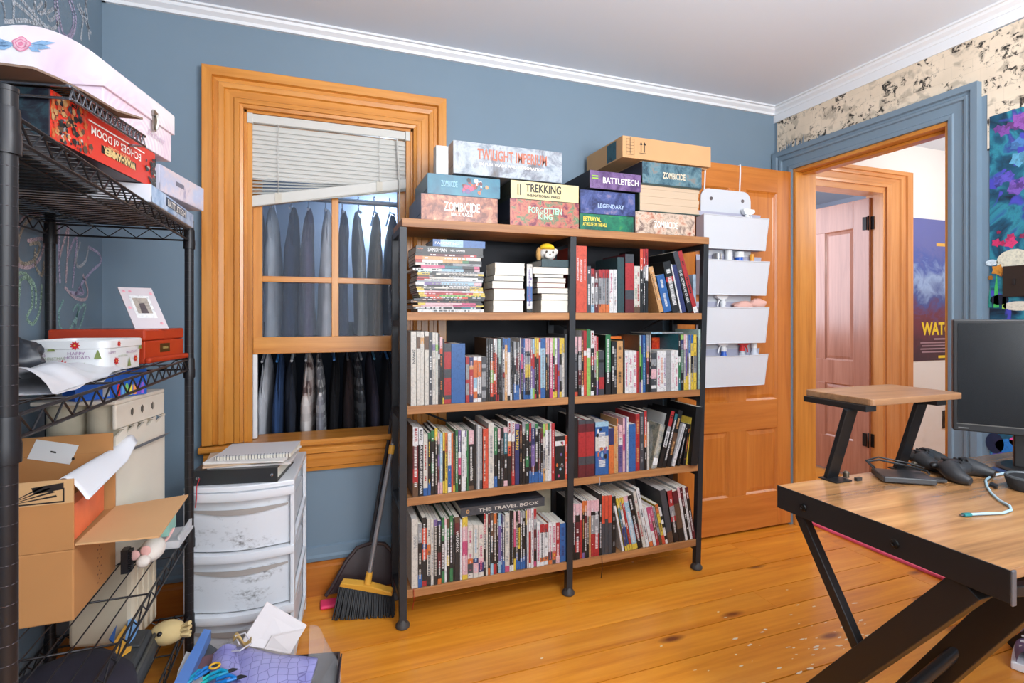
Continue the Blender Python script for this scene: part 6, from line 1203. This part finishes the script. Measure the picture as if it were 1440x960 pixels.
for k, (r_, w_, h_, t_, c, nm, lb, dx) in enumerate((( -6, .25, .2, .006, (206, 200, 196), 'paper_sheet', 'loose grey-white papers directly on the black binder', .02), (3, .24, .19, .005, (196, 168, 140), 'paper_sheet', 'tan folder in the paper stack on the binder', -.01), (-14, .25, .2, .006, (222, 218, 214), 'paper_sheet', 'cream paper pad under the spiral notebook', .015))):
    q = MB(); q.X = rotz(radians(r_), (-.225+dx, 2.0, zs)); q.box(-w_/2, w_/2, -h_/2, h_/2, 0, t_); tag(q.build(nm, plain('stack_%d' % k, rgb(*c), .7)), lb, 'paper', 'papers on the white drawers'); zs += t_+.0004
nb = thing('spiral_notebook', 'grey-white spiral notebook topping the paper stack on the drawers', 'notebook', (-.2, 2.0, zs)); Xn = rotz(radians(-8), (-.195, 2.01, zs))
q = MB(); q.X = Xn; q.box(-.115, .115, -.085, .09, 0, .012); q.build('page_block', PAGE[0], nb)
q = MB(); q.X = Xn; q.box(-.116, .116, -.088, .092, .0122, .0135); q.build('cover', plain('notebook_cover', rgb(206, 204, 206), .6), nb)
q = MB(); q.X = Xn
for k in range(24): q.tube([(-.11+k*.0095, -.085+.004*cos(t_), .007+.009*sin(t_)) for t_ in [2*pi*j/7 for j in range(8)]], .0011, 4)
q.build('spiral_wire', chrome, nb)
q = MB(); q.tube([(-.352, 1.868, .648), (-.358, 1.86, .625), (-.36, 1.865, .585), (-.362, 1.862, .56)], .004, 6, flat=.3); tag(q.build('red_strap', plain('strap_red', rgb(190, 30, 44), .6)), 'thin red strap hanging off the left of the binder', 'strap')
# ================================================================== BROOM AND DUSTPAN
bm_ = thing('broom', 'broom with yellow head black bristles and grey pole leaning by the bookshelf', 'broom', (.15, 2.1, 0))
yel = plain('broom_yellow', rgb(222, 164, 60), .45); gp = plain('pole_grey', rgb(150, 150, 154), .3, .6)
hb = V(.172, 2.13, .11); hl, hr = V(.068, 2.145, .103), V(.262, 2.085, .060)
du = (hr-hl).normalized(); dn = V(.25, .95, .18).normalized(); dn = (dn-du*dn.dot(du)).normalized(); dup = du.cross(dn)*-1
if dup.z < 0: dup = -dup
q = MB()
q.prism([hl+dup*.0, hl+du*.006+dup*.016, hl+du*.085+dup*.024, hl+du*.125+dup*.024, hr-du*.006+dup*.016, hr], dn*.034); q.build('broom_head', yel, bm_, bevel=.003)
ctr = (hl+hr)/2+dup*.022+dn*.017
q = MB(); ptop = V(.352, 2.215, 1.02); pdir = (ptop-ctr).normalized(); q.tube([ctr, ctr+pdir*.045], [.014, .012], 14); q.build('pole_socket', yel, bm_)
q = MB(); q.tube([ctr+pdir*.04, ctr+pdir*.52], .0095, 12); q.tube([ctr+pdir*.50, ptop], .008, 12); q.build('pole', gp, bm_)
q = MB(); q.tube([ctr+pdir*.50, ctr+pdir*.535], .0125, 12); q.build('pole_collar', yel, bm_)
q = MB(); rn = random.Random(8)
for i in range(34):
    for j in range(4):
        o = hl+(hr-hl)*((i+.5)/34)+dn*(.003+.009*j); sp = (i/33-.5)*.03+rn.uniform(-.003, .003); e = V(o.x+sp-.012, o.y-.03-.006*(3-j)+rn.uniform(-.004, .004), .003)
        q.tube([o, (o+e)/2+V(0, -.004, 0), e], [.0028, .0034, .0026], 5)
q.build('bristles', plain('bristle_black', rgb(24, 24, 27), .6), bm_, kind='stuff')
dp = thing('dustpan', 'dark brown dustpan with pink rubber lip standing behind the broom', 'dustpan', (.18, 2.22, 0))
dpm = plain('dustpan_brown', rgb(62, 48, 48), .25)
out = [(.02, .03), (.045, .06), (.10, .145), (.145, .19), (.20, .20), (.255, .19), (.30, .14), (.345, .06), (.36, .03)]
fy = lambda z: 2.235+.25*z
q = MB(); q.prism([(x, fy(z), z) for x, z in out], (0, .006, 0)); q.build('pan', dpm, dp, bevel=.002)
q = MB(); q.tube([(x, fy(z)-.006, z) for x, z in out], .008, 8); q.build('pan_rim', dpm, dp)
q = MB(); q.box(.0, .385, 2.185, 2.245, .002, .016); q.build('rubber_lip', plain('rubber_pink', rgb(236, 60, 110), .5), dp, bevel=.006)
q = MB(); q.tube([(.20, 2.283, .20), (.235, 2.292, .40), (.275, 2.296, .62), (.325, 2.288, .98)], .008, 10); q.build('handle', plain('handle_dark', rgb(50, 50, 54), .4), dp)
# ================================================================== DESK
dk_ = thing('desk', 'rustic wood topped desk with black steel angled legs at right', 'desk', (1.75, .77, 0))
top_m = wood('desk_top_wood', rgb(92, 62, 38), rgb(166, 118, 74), rgb(198, 150, 100), 0, .22, 1.1, coat=.4); blk = plain('desk_black', rgb(34, 32, 32), .4, .3)
DX0, DX1, DY0_, DY1_, DH = 1.07, 2.30, .537, 1.006, .73
q = MB(); q.box(DX0+.004, DX1, DY0_, DY1_, DH-.018, DH); q.build('desk_top', top_m, dk_, bevel=.001)
q = MB(); q.box(DX0, DX0+.0035, DY0_-.002, DY1_, DH-.055, DH+.0005); q.box(DX0+.0035, DX0+.03, DY0_+.004, DY1_, DH-.055, DH-.0185); q.build('end_rail', blk, dk_, bevel=.001)
q = MB(); q.box(DX0+.0002, DX0+.012, DY0_-.006, DY0_-.0022, DH-.058, DH+.001); q.build('corner_cap', plain('cap_grey', rgb(96, 96, 100), .4, .4), dk_, bevel=.0015)
for yy in (.72, .93):
    q = MB(); q.lathe((DX0-.0005, yy, DH-.030), [(.009, 0), (.008, -.003), (.004, -.004), (.003, -.002)], 16, (1, 0, 0)); q.build('bolt', plain('bolt_black', rgb(24, 24, 24), .3, .5), dk_)
def flatbar(name, a, b, w_, t_, m, par, wdir):
    a, b = V(*a), V(*b); d = (b-a).normalized(); wd = V(*wdir); wd = (wd-d*wd.dot(d)).normalized(); td = d.cross(wd)
    q = MB(); q.obox(a-wd*w_/2-td*t_/2, b-a, wd*w_, td*t_); return q.build(name, m, par, bevel=.002)
flatbar('leg', (DX0+.025, .600, .674), (DX0+.025, 1.115, .0), .052, .040, blk, dk_, (0, 1, 1))
flatbar('leg', (DX0+.022, .955, .674), (DX0+.022, .800, .42), .022, .022, blk, dk_, (0, 1, 0))
flatbar('leg', (1.30, .560, .711), (1.30, 1.00, .0), .062, .036, blk, dk_, (0, 1, 1))
flatbar('leg', (DX0+.03, .575, .674), (1.325, .575, .640), .020, .02, blk, dk_, (0, 0, 1))
flatbar('leg', (DX1-.03, .600, .711), (DX1-.03, 1.115, .0), .052, .040, blk, dk_, (0, 1, 1))
flatbar('leg', (DX1-.03, .955, .711), (DX1-.03, .800, .42), .022, .022, blk, dk_, (0, 1, 0))
q = MB(); q.tube([(1.30, .73, .445), (1.22, .80, .31), (1.16, .86, .2), (1.10, .93, .10)], .013, 10); q.tube([(1.30, .76, .40), (1.22, .82, .275), (1.15, .88, .16)], .008, 8); q.build('foot_tube', plain('tube_black', rgb(40, 40, 42), .3, .4), dk_)
# raised platform on the back edge of the desk
rs_ = thing('desk_riser', 'small wood platform on two slanted black legs at the desk back edge', 'riser', (1.42, 1.0, DH))
q = MB(); r = .012
pts = []
for cx, cy, a0 in ((1.588-r, 1.083-r, 0), (1.250+r, 1.083-r, pi/2), (1.250+r, .892+r, pi), (1.588-r, .892+r, 1.5*pi)):
    for k in range(5): a = a0+pi/2*k/4; pts.append((cx+r*cos(a), cy+r*sin(a), .934))
q.prism(pts, (0, 0, .016)); q.build('platform', wood('riser_wood', rgb(96, 66, 44), rgb(150, 108, 74), rgb(176, 134, 96), 0, .35, 1.2), rs_, bevel=.0015)
for x0 in (1.245, 1.505):
    flatbar('leg', (x0, 1.000, DH+.003), (x0, .945, .920), .040, .012, plain('riser_leg_black', rgb(28, 28, 30), .35, .3), rs_, (1, 0, 0))
    q = MB(); q.box(x0-.008, x0+.028, .90, 1.075, .9195, .9338); q.build('bracket', blk, rs_, bevel=.001)
    q = MB(); q.box(x0-.028, x0+.028, .962, 1.014, DH+.0006, DH+.004); q.build('foot_plate', blk, rs_, bevel=.001)
    q = MB(); q.lathe((x0+.036, .985, DH+.004), [(.007, 0), (.008, .012), (.004, .016)], 12); q.build('clamp_knob', plain('knob_brass', rgb(120, 110, 96), .3, .8), rs_)
# portable drive with cable
DT = DH+.0006
hdq = thing('portable_drive', 'black portable drive lying on the desk under the raised platform', 'hard drive', (1.40, .92, DT)); XQ = rotz(radians(-34), (1.405, .925, DT))
q = MB(); q.X = XQ; q.box(-.058, .058, -.04, .04, .002, .017); q.build('drive_body', plain('drive_black', rgb(44, 44, 46), .3), hdq, bevel=.003)
q = MB(); q.X = XQ; q.box(.059, .092, -.012, .006, .003, .011); q.build('plug', plain('plug_black', rgb(30, 30, 32), .4), hdq, bevel=.001)
q = MB(); q.X = XQ; q.tube([(-.05, .035, .019), (-.062, .05, .030), (-.03, .062, .034), (.03, .045, .026), (.062, .02, .022), (.058, .0, .0195)], .0028, 7); q.tube([(-.056, .03, .019), (-.068, .046, .034), (-.03, .066, .040), (.035, .05, .032), (.06, .028, .027)], .0022, 7); q.build('cable', plain('cable_black', rgb(34, 34, 36), .4), hdq)
q = MB(); q.box(1.285, 1.303, .958, .966, DT, DT+.008); tag(q.build('usb_stub', plain('stub_dark', rgb(50, 46, 44), .5)), 'tiny dark usb stub beside the left leg of the raised platform', 'usb stick')
def gamepad(name, X, s, m, label):
    g = thing(name, label, 'game controller', X @ Vector((0, 0, 0)), 'game controllers on the desk'); q = MB(); q.X = X
    q.blob((0, 0, .026*s), .052*s, .036*s, .019*s, 22, 12, e=.75)
    for k in (-1, 1): q.tube([(k*.036*s, -.005*s, .026*s), (k*.058*s, -.02*s, .022*s), (k*.070*s, -.045*s, .016*s), (k*.072*s, -.066*s, .013*s)], [.026*s, .024*s, .018*s, .010*s], 14)
    q.build('shell', m, g)
    dk2 = plain('pad_stick', rgb(22, 22, 24), .45)
    for (x, y) in ((-.032, .008), (.016, -.014)):
        q = MB(); q.X = X; q.lathe((x*s, y*s, .040*s), [(.008*s, 0), (.005*s, .004*s), (.005*s, .008*s), (.010*s, .010*s), (.010*s, .013*s), (.007*s, .0125*s)], 14); q.build('thumb_stick', dk2, g)
    for (x, y) in ((.034, .012), (.044, .004), (.034, -.004), (.024, .004)): q = MB(); q.X = X; q.lathe((x*s, y*s, .041*s), [(.0042*s, 0), (.0042*s, .004*s), (.003*s, .005*s)], 10); q.build('button', dk2, g)
    q = MB(); q.X = X; q.box(-.022*s, -.006*s, -.017*s, -.011*s, .041*s, .046*s); q.box(-.017*s, -.011*s, -.022*s, -.006*s, .041*s, .0458*s); q.build('direction_pad', dk2, g)
    for k in (-1, 1): q = MB(); q.X = X; q.blob((k*.034*s, .032*s, .028*s), .018*s, .012*s, .010*s, 12, 8); q.build('shoulder_button', dk2, g)
pad = plain('pad_black', rgb(44, 44, 46), .5)
gamepad('game_controller', rotz(radians(28), (1.60, 1.005, DT)), .85, pad, 'black game controller lying farther back, behind the other one'); gamepad('game_controller', rotz(radians(8), (1.568, .903, DT)), .92, pad, 'black game controller lying nearest on the desk')
sp_ = thing('smart_speaker', 'low round charcoal fabric speaker at the right edge of the desk', 'speaker', (1.60, .765, DT))
q = MB(); q.lathe((1.612, .765, DT), [(.036, 0), (.041, .004), (.047, .026), (.0475, .030)], 32); q.build('fabric_shell', plain('speaker_fabric', rgb(48, 50, 52), .9, bs=.5, bscale=400), sp_)
q = MB(); q.lathe((1.612, .765, DT+.030), [(.0475, 0), (.0465, .004), (.042, .0045), (.040, .001)], 32); q.build('top_ring', plain('speaker_ring', rgb(80, 84, 86), .35), sp_)
q = MB(); q.lathe((1.612, .765, DT+.0305), [(.0395, 0), (.039, .0008)], 32); q.build('top_plate', plain('speaker_top', rgb(30, 31, 33), .5), sp_)
cb = thing('usb_cable', 'white braided usb cable with teal plug snaking over the desk', 'cable', (1.45, .75, DT)); zc = DT+.0035
q = MB(); q.tube([atZ(x, y, zc) for x, y in ((1364, 723), (1385, 722), (1410, 721), (1422, 717), (1420, 711), (1405, 703), (1394, 693), (1388, 684), (1386, 675), (1395, 668), (1412, 665), (1430, 667))], .0028, 8); q.build('cord', plain('cord_white_blue', rgb(150, 176, 186), .6), cb)
q = MB(); a, b = atZ(1350, 724, zc), atZ(1364, 723, zc); q.tube([a, a+(b-a)*.35], .003, 8, flat=.6); q.build('plug_tip', chrome, cb)
q = MB(); q.tube([a+(b-a)*.3, b], .0055, 8, flat=.7); q.build('plug_body', plain('plug_teal', rgb(30, 110, 112), .4), cb)
q = MB(); q.tube([atZ(x, y, DT+.003) for x, y in ((1352, 655), (1368, 660), (1388, 668), (1400, 668), (1415, 664), (1440, 662), (1470, 664))], .0025, 7); tag(q.build('thin_cable', plain('cord_silver2', rgb(170, 176, 180), .5)), 'thin silver cable running from the near controller to the right', 'cable')
for i, (pts, lb) in enumerate(((((1391, 683), (1394, 680), (1404, 685), (1402, 688)), 'small black adapter beside the white cable on the desk'), (((1392, 659), (1397, 657), (1432, 668), (1420, 670)), 'flat navy card lying on the desk behind the speaker'))):
    q = MB(); q.prism([atZ(x, y, DT) for x, y in pts], (0, 0, .006 if i == 0 else .003)); tag(q.build('adapter' if i == 0 else 'plastic_card', plain('flat_%d' % i, rgb(30, 30, 34) if i == 0 else rgb(40, 56, 96), .4)), lb, 'adapter' if i == 0 else 'card')
# monitor
mo = thing('monitor', 'black flat computer monitor standing at the right end of the desk', 'monitor', (1.8, .86, DT))
ML = V(1.638, .946, 0); md = V(.5952, -.8024, 0).normalized(); mn = V(-md.y, md.x, 0)*-1   # mn towards the viewer
if mn.y > 0: mn = -mn
mw, mz0, mz1 = .46, .838, 1.142
q = MB(); q.obox(ML+UZ*mz0-mn*.03, md*mw, mn*.03, UZ*(mz1-mz0)); q.build('case', plain('monitor_black', rgb(26, 26, 28), .45), mo, bevel=.003)
q = MB(); a = ML+mn*.001; q.obox(a+md*.010+UZ*(mz0+.022), md*(mw-.02), mn*.0004, UZ*(mz1-mz0-.032)); q.build('screen', plain('screen_dark', rgb(24, 25, 27), .22, var=.1), mo)
q = MB(); q.obox(a+md*.008+UZ*(mz0+.0185), md*(mw-.016), mn*.0006, UZ*.0028); q.build('bezel_line', plain('bezel_grey', rgb(90, 88, 84), .35), mo)
q = MB(); q.quadp(a+md*.022+UZ*(mz0+.009)+mn*.0004, md, UZ, .022, .0028); q.build('brand_mark', plain('mark_grey', rgb(110, 110, 110), .4), mo)
q = MB(); c = V(1.800, .868, 0); q.obox(c+UZ*(DT+.008)-md*.02, md*.06, mn*-.02, UZ*.30); q.build('neck', blk, mo, bevel=.003)
q = MB(); q.obox(c+UZ*.93-md*.02+mn*.001, md*.06, mn*.05, UZ*.06); q.build('mount', blk, mo)
q = MB(); q.lathe((1.84, .83, DT), [(.11, 0), (.11, .006), (.10, .009)], 28); q.build('base', blk, mo)
# ================================================================== RIGHT WALL: mural, switch
def mural():
    m, nt, p_ = newmat('mural_print'); v = coords(nt, (1, 1, 1), False); sp = nt.nodes.new('ShaderNodeSeparateXYZ'); nt.links.new(v, sp.inputs[0])
    f = noise(nt, v, 5.5, 5, .55, 2.2); c = ramp(nt, f, [(.3, rgb(14, 26, 46)), (.45, rgb(24, 84, 112)), (.55, rgb(46, 132, 150)), (.64, rgb(44, 70, 140)), (.74, rgb(104, 84, 170))])
    f2 = noise(nt, v, 9, 2, .5, 1.0); c = mixc(nt, ramp(nt, f2, [(.62, (0, 0, 0, 1)), (.66, (1, 1, 1, 1))]), c, rgb(70, 70, 176))
    nt.links.new(c, p_.inputs['Base Color']); p_.inputs['Roughness'].default_value = .45; return m
mu = thing('wall_mural', 'dark teal fantasy flower mural print on the wall beside the doorway', 'poster', (XR-.001, .9, .45))
q = MB(); q.box(XR-.004, XR-.0026, .30, 1.292, .42, 1.93); q.build('mural_sheet', mural(), mu)
q = MB(); rn = random.Random(17); fx = XR-.0045
def petal(y, z, r, c, n=5, st=.45):
    a0 = rn.uniform(0, 6)
    for k in range(n):
        a = a0+2*pi*k/n; e = V(0, cos(a), sin(a)); s_ = V(0, -sin(a), cos(a)); o = V(fx-rn.uniform(0, .0004), y, z)
        q.poly([o, o+e*r*.5+s_*r*st*.6, o+e*r, o+e*r*.5-s_*r*st*.6], 0, c)
for y, z, r, c in ((1.27, 1.435, .022, (236, 60, 120)), (1.225, 1.43, .03, (240, 70, 130)), (1.26, 1.675, .03, (96, 96, 210)), (1.235, 1.68, .03, (110, 100, 220)), (1.205, 1.64, .045, (140, 100, 210)), (1.20, 1.74, .04, (110, 190, 230)), (1.245, 1.86, .03, (150, 90, 190)), (1.19, 1.88, .05, (170, 100, 200)), (1.265, 1.33, .03, (240, 160, 60)), (1.235, 1.285, .018, (236, 150, 80)), (1.20, 1.80, .03, (90, 150, 220))): [petal(y+rn.uniform(-.02, .02)*k, z+rn.uniform(-.02, .02)*k, r*(.8-.22*k), rgb(*[int(v_*(.85-.12*k)) for v_ in c]), 5, .7) for k in range(3)]
for (y, z, w_, h_, c) in ((1.27, 1.25, .018, .13, (70, 180, 90)), (1.245, 1.24, .014, .12, (160, 210, 80)), (1.29, 1.23, .012, .09, (40, 130, 120)), (1.255, .56, .014, .12, (140, 220, 90)), (1.215, .55, .012, .10, (60, 200, 170)), (1.285, .58, .012, .10, (40, 150, 170)), (1.20, .57, .012, .13, (120, 220, 110))):
    q.poly([(fx, y-w_/2, z-h_/2), (fx, y+w_/2, z-h_/2), (fx, y+w_*.3, z+h_*.1), (fx, y-w_*.1, z+h_/2)], 0, rgb(*c))
for (y, z, ry, rz, c) in ((1.215, 1.36, .055, .045, (214, 210, 190)), (1.20, 1.19, .05, .018, (214, 206, 190)), (1.26, 1.215, .03, .02, (20, 30, 50)), (1.275, .545, .018, .022, (236, 60, 130)), (1.235, .535, .03, .022, (240, 90, 150)), (1.225, .655, .05, .03, (40, 120, 200)), (1.20, .68, .03, .02, (240, 90, 160)), (1.275, .66, .03, .04, (30, 40, 70)), (1.285, 1.36, .02, .012, (206, 220, 228)), (1.25, .60, .014, .02, (30, 180, 190))):
    q.poly([(fx, y+ry*cos(t_), z+rz*sin(t_)) for t_ in [2*pi*k/14 for k in range(14)]], 0, rgb(*c))
q.build('flower_print', PRINT, mu, kind='stuff')
sw = thing('switch_plate', 'dark brown switch plate on the mural above the monitor', 'switch', (XR-.008, 1.22, 1.23)); q = MB(); q.box(XR-.012, XR-.0052, 1.155, 1.247, 1.225, 1.342); q.build('plate', plain('bronze_plate', rgb(58, 46, 40), .4, .4), sw, bevel=.002)
q = MB(); q.box(XR-.020, XR-.0122, 1.205, 1.213, 1.270, 1.292); q.build('toggle', plain('toggle_dark', rgb(36, 30, 28), .4), sw, bevel=.001)
# hall poster and switch
hp = thing('film_poster', 'blue and maroon poster with yellow WATCH title on the hall wall', 'poster', (4.24, 2.495, .84))
def poster():
    m, nt, p_ = newmat('hall_poster_print'); v = coords(nt, (1, 1, 1), False); sp = nt.nodes.new('ShaderNodeSeparateXYZ'); nt.links.new(v, sp.inputs[0])
    f = noise(nt, v, 7, 5, .6, 1.2); g_ = nt.nodes.new('ShaderNodeMath'); g_.operation = 'MULTIPLY_ADD'; g_.inputs[1].default_value = .45; nt.links.new(f, g_.inputs[0]); nt.links.new(sp.outputs[2], g_.inputs[2])
    c = ramp(nt, g_.outputs[0], [(.28, rgb(60, 24, 44)), (.52, rgb(110, 40, 60)), (.66, rgb(60, 80, 150)), (.8, rgb(150, 176, 216)), (.92, rgb(70, 92, 170)), (1, rgb(96, 104, 170))]); nt.links.new(c, p_.inputs['Base Color']); p_.inputs['Roughness'].default_value = .3; return m
q = MB(); q.box(3.893, 4.58, 2.496, 2.4995, .838, 1.842); q.build('poster_sheet', poster(), hp)
t = MB(); t.text('WATCH', (4.175, 2.4955, 1.065), UX, UZ, .39, .095, 0, bold=.04); t.quadp((4.24, 2.4953, 1.665), UX, UZ, .20, .022, 1); t.quadp((4.22, 2.4953, .862), UX, UZ, .12, .018, 0)
for k in range(4): t.quadp((4.13, 2.4953, .965-.022*k), UX, UZ, .32-.03*(k % 2), .010, 2)
t.quadp((4.24, 2.4953, .99), UX, UZ, .25, .012, 2); t.build('title_lettering', [ink('poster_yellow', (240, 208, 40)), ink('poster_amber', (226, 176, 80)), ink('poster_grey', (160, 130, 140))], hp)
sw = thing('switch_plate', 'small brown switch plate on the white hall wall under the poster', 'switch', (4.235, 2.495, .35)); q = MB(); q.box(4.208, 4.262, 2.493, 2.4995, .345, .475); q.build('plate', plain('bronze_plate', rgb(58, 46, 40), .4, .4), sw, bevel=.002)
q = MB(); q.box(4.228, 4.242, 2.489, 2.4928, .395, .425); q.build('toggle', plain('toggle_dark', rgb(36, 30, 28), .4), sw)
# ================================================================== CHALK ON THE LEFT WALL
ch_m, nt, p_ = newmat('chalk'); p_.inputs['Roughness'].default_value = 1; tcv = coords(nt, (1, 1, 1), False); nt.links.new(ramp(nt, noise(nt, tcv, 260, 2), [(.34, (.15, .15, .15, 1)), (.55, (.9, .9, .9, 1))]), p_.inputs['Alpha']); p_.inputs['Base Color'].default_value = rgb(206, 212, 222)
def chalk(name, c): 
    m = ch_m.copy(); m.name = 'chalk_'+name; m.node_tree.nodes['Principled BSDF'].inputs['Base Color'].default_value = rgb(*c); return m
CH = {'w': chalk('white', (206, 212, 220)), 'p': chalk('violet', (204, 194, 224)), 'i': chalk('rose', (224, 202, 212)), 'g': chalk('green', (178, 212, 190)), 't': chalk('teal', (160, 204, 202)), 'y': chalk('sand', (206, 196, 180))}
def smooth_path(P, n=5):
    out = []
    for i in range(len(P)-1):
        p0, p1, p2, p3 = P[max(i-1, 0)], P[i], P[i+1], P[min(i+2, len(P)-1)]
        for k in range(n):
            t = k/n; out.append(.5*((2*p1)+(p2-p0)*t+(2*p0-5*p1+4*p2-p3)*t*t+(3*p1-p0-3*p2+p3)*t**3))
    return out+[P[-1]]
def stroke(c, pts, x0, y0, s, wd=.0054, sm=True):
    P = [atX(x0+x/s, y0+y/s, XL+.0012) for x, y in pts]
    if sm and len(P) > 2: P = smooth_path(P)
    q = MB()
    for i in range(len(P)-1):
        d = (P[i+1]-P[i]); 
        if d.length < 1e-6: continue
        n_ = V(0, -d.z, d.y).normalized()*wd; e = d.normalized()*wd*.4; q.poly([P[i]-n_-e, P[i+1]-n_+e, P[i+1]+n_+e, P[i]+n_-e])
    return q, CH[c]
chw = structure('chalk_writing', (XL+.001, 1.4, 1.3)); chw.parent = wl; ORG['chalk_writing'] = V(*(XL+.001, 1.4, 1.3)); chw.location = V(XL+.001, 1.4, 1.3)-wl.location
del chw['kind']
A1 = (0, 0, 3.2); A2 = (0, 280, 2.823)
for c, a, pts in (('w', A1, [(-20, -20), (10, 5), (22, 60), (24, 98)]), ('w', A1, [(52, -40), (62, 30), (60, 94)]), ('w', A1, [(20, 97), (62, 97)]), ('w', A1, [(66, 10), (120, 55), (190, 122)]), ('w', A1, [(90, -10), (150, 60), (214, 128)]), ('w', A1, [(70, 92), (130, 96), (190, 120)]), ('w', A1, [(150, -30), (158, 20), (150, 50)]), ('w', A1, [(190, 10), (170, 40), (185, 62), (204, 40), (206, 8), (200, 60)]), ('w', A1, [(240, 40), (214, 60), (222, 90), (246, 78), (252, 42), (262, 100), (240, 130), (216, 118)]),
 ('p', A1, [(256, -10), (266, 70), (284, 146), (306, 164), (326, 128), (330, 70), (306, -10)]), ('p', A1, [(246, -10), (254, 80), (276, 160), (312, 176), (338, 130), (340, 66), (318, -10)]), ('w', A1, [(348, 26), (380, 90), (410, 150)]), ('w', A1, [(392, -10), (376, 80), (364, 178)]), ('w', A1, [(384, -10), (392, 70), (402, 178)]), ('w', A1, [(356, 20), (392, 96), (404, 140)]),
 ('y', A2, [(156, 70), (118, 78), (84, 130), (70, 200), (82, 250), (120, 252), (150, 216), (156, 176), (118, 178)]), ('i', A2, [(168, 60), (104, 66), (70, 120), (56, 205), (74, 262), (128, 266), (164, 222), (172, 160), (110, 166)]), ('y', A2, [(140, 196), (140, 260), (166, 300), (176, 250)]),
 ('i', A2, [(222, 90), (214, 200), (222, 330)]), ('p', A2, [(236, 90), (234, 210), (238, 330)]), ('i', A2, [(236, 230), (262, 140), (272, 110), (268, 220), (262, 330)]), ('p', A2, [(266, 240), (290, 170), (306, 160), (296, 260), (288, 350)]), ('w', A2, [(318, 170), (302, 240), (312, 268), (340, 244), (352, 190)]), ('p', A2, [(352, 190), (392, 216), (400, 250), (360, 290), (322, 340), (312, 370)]), ('i', A2, [(330, 300), (348, 360), (340, 396), (300, 392), (258, 350)]), ('p', A2, [(300, 380), (320, 350), (330, 375), (280, 370)]),
 ('g', A2, [(70, 272), (54, 360), (50, 440), (66, 474), (74, 400), (82, 320)]), ('g', A2, [(82, 320), (106, 312), (126, 350), (128, 420), (108, 470), (132, 494), (158, 440), (166, 340)]), ('g', A2, [(62, 300), (100, 296), (140, 350), (142, 430)]), ('t', A2, [(252, 400), (234, 450), (240, 510), (266, 528), (292, 490), (320, 430), (340, 420), (330, 470), (312, 524)]), ('t', A2, [(290, 440), (312, 420), (300, 500), (296, 530)]), ('g', A2, [(52, 520), (70, 500), (56, 540)])):
    q, m = stroke(c, pts, *a); q.build('chalk_stroke', m, chw)
# ================================================================== small things at the right edge
so = thing('sneaker', 'white and purple sneaker on the floor under the desk at right edge', 'shoe', (2.2, 1.06, 0)); XS = rotz(radians(200), (2.26, 1.06, 0))
q = MB(); q.X = XS; q.grid(lambda u, v: V((-.13+.26*u)*1.0, (.042+.008*sin(pi*u))*cos(pi*v)*(.75+.25*sin(pi*u)), .022+(.085-.05*u+.02*cos(2*pi*u))*sin(pi*v)), 16, 12); q.build('upper', plain('shoe_violet', rgb(120, 108, 150), .7, var=.2), so)
q = MB(); q.X = XS; q.prism([(-.135+.27*k/12, -.045-.006*sin(pi*k/12), 0.001) for k in range(13)]+[(.135-.27*k/12, .045+.006*sin(pi*k/12), 0.001) for k in range(13)], (0, 0, .026)); q.build('sole', plain('shoe_white', rgb(222, 222, 226), .6), so, bevel=.004)
for k in range(4): q = MB(); q.X = XS; q.tube([(-.01+.028*k, -.03, .075-.006*k), (0+.028*k, 0, .092-.008*k), (-.01+.028*k, .03, .075-.006*k)], .004, 6); q.build('lace', plain('shoe_white', rgb(222, 222, 226), .6), so)
q = MB(); q.tube([(2.42, 1.25, .40), (2.40, 1.24, .25), (2.43, 1.22, .10), (2.38, 1.15, .004)], .004, 7); q.tube([(2.43, 1.22, .42), (2.42, 1.20, .2), (2.41, 1.10, .004)], .003, 7); tag(q.build('power_cord', plain('cord_white', rgb(214, 214, 210), .5)), 'white power cords hanging by the wall under the desk', 'cable')
q = MB()
rn = random.Random(4)
for i in range(70):
    cx, cy = rn.gauss(1.62, .22), rn.gauss(1.35, .12)
    if not (1.1 < cx < 2.3): continue
    r1 = rn.uniform(.002, .011); a = rn.uniform(-.4, .4); n = 6
    q.poly([(cx+r1*1.8*cos(t_+a)*rn.uniform(.5, 1), cy+r1*.6*sin(t_)*rn.uniform(.5, 1), .0006) for t_ in [2*pi*k/n for k in range(n)]])
for x, y_ in ((1107, 829), (890, 790), (555, 840), (1035, 920), (762, 925), (930, 908), (1010, 860)): c = atZ(x, y_, .0006); q.poly([c+V(.006*cos(t_), .003*sin(t_), 0) for t_ in [2*pi*k/6 for k in range(6)]])
o_ = q.build('paint_speck', plain('speck_white', rgb(232, 214, 190), .7), fl); o_['kind'] = 'stuff'
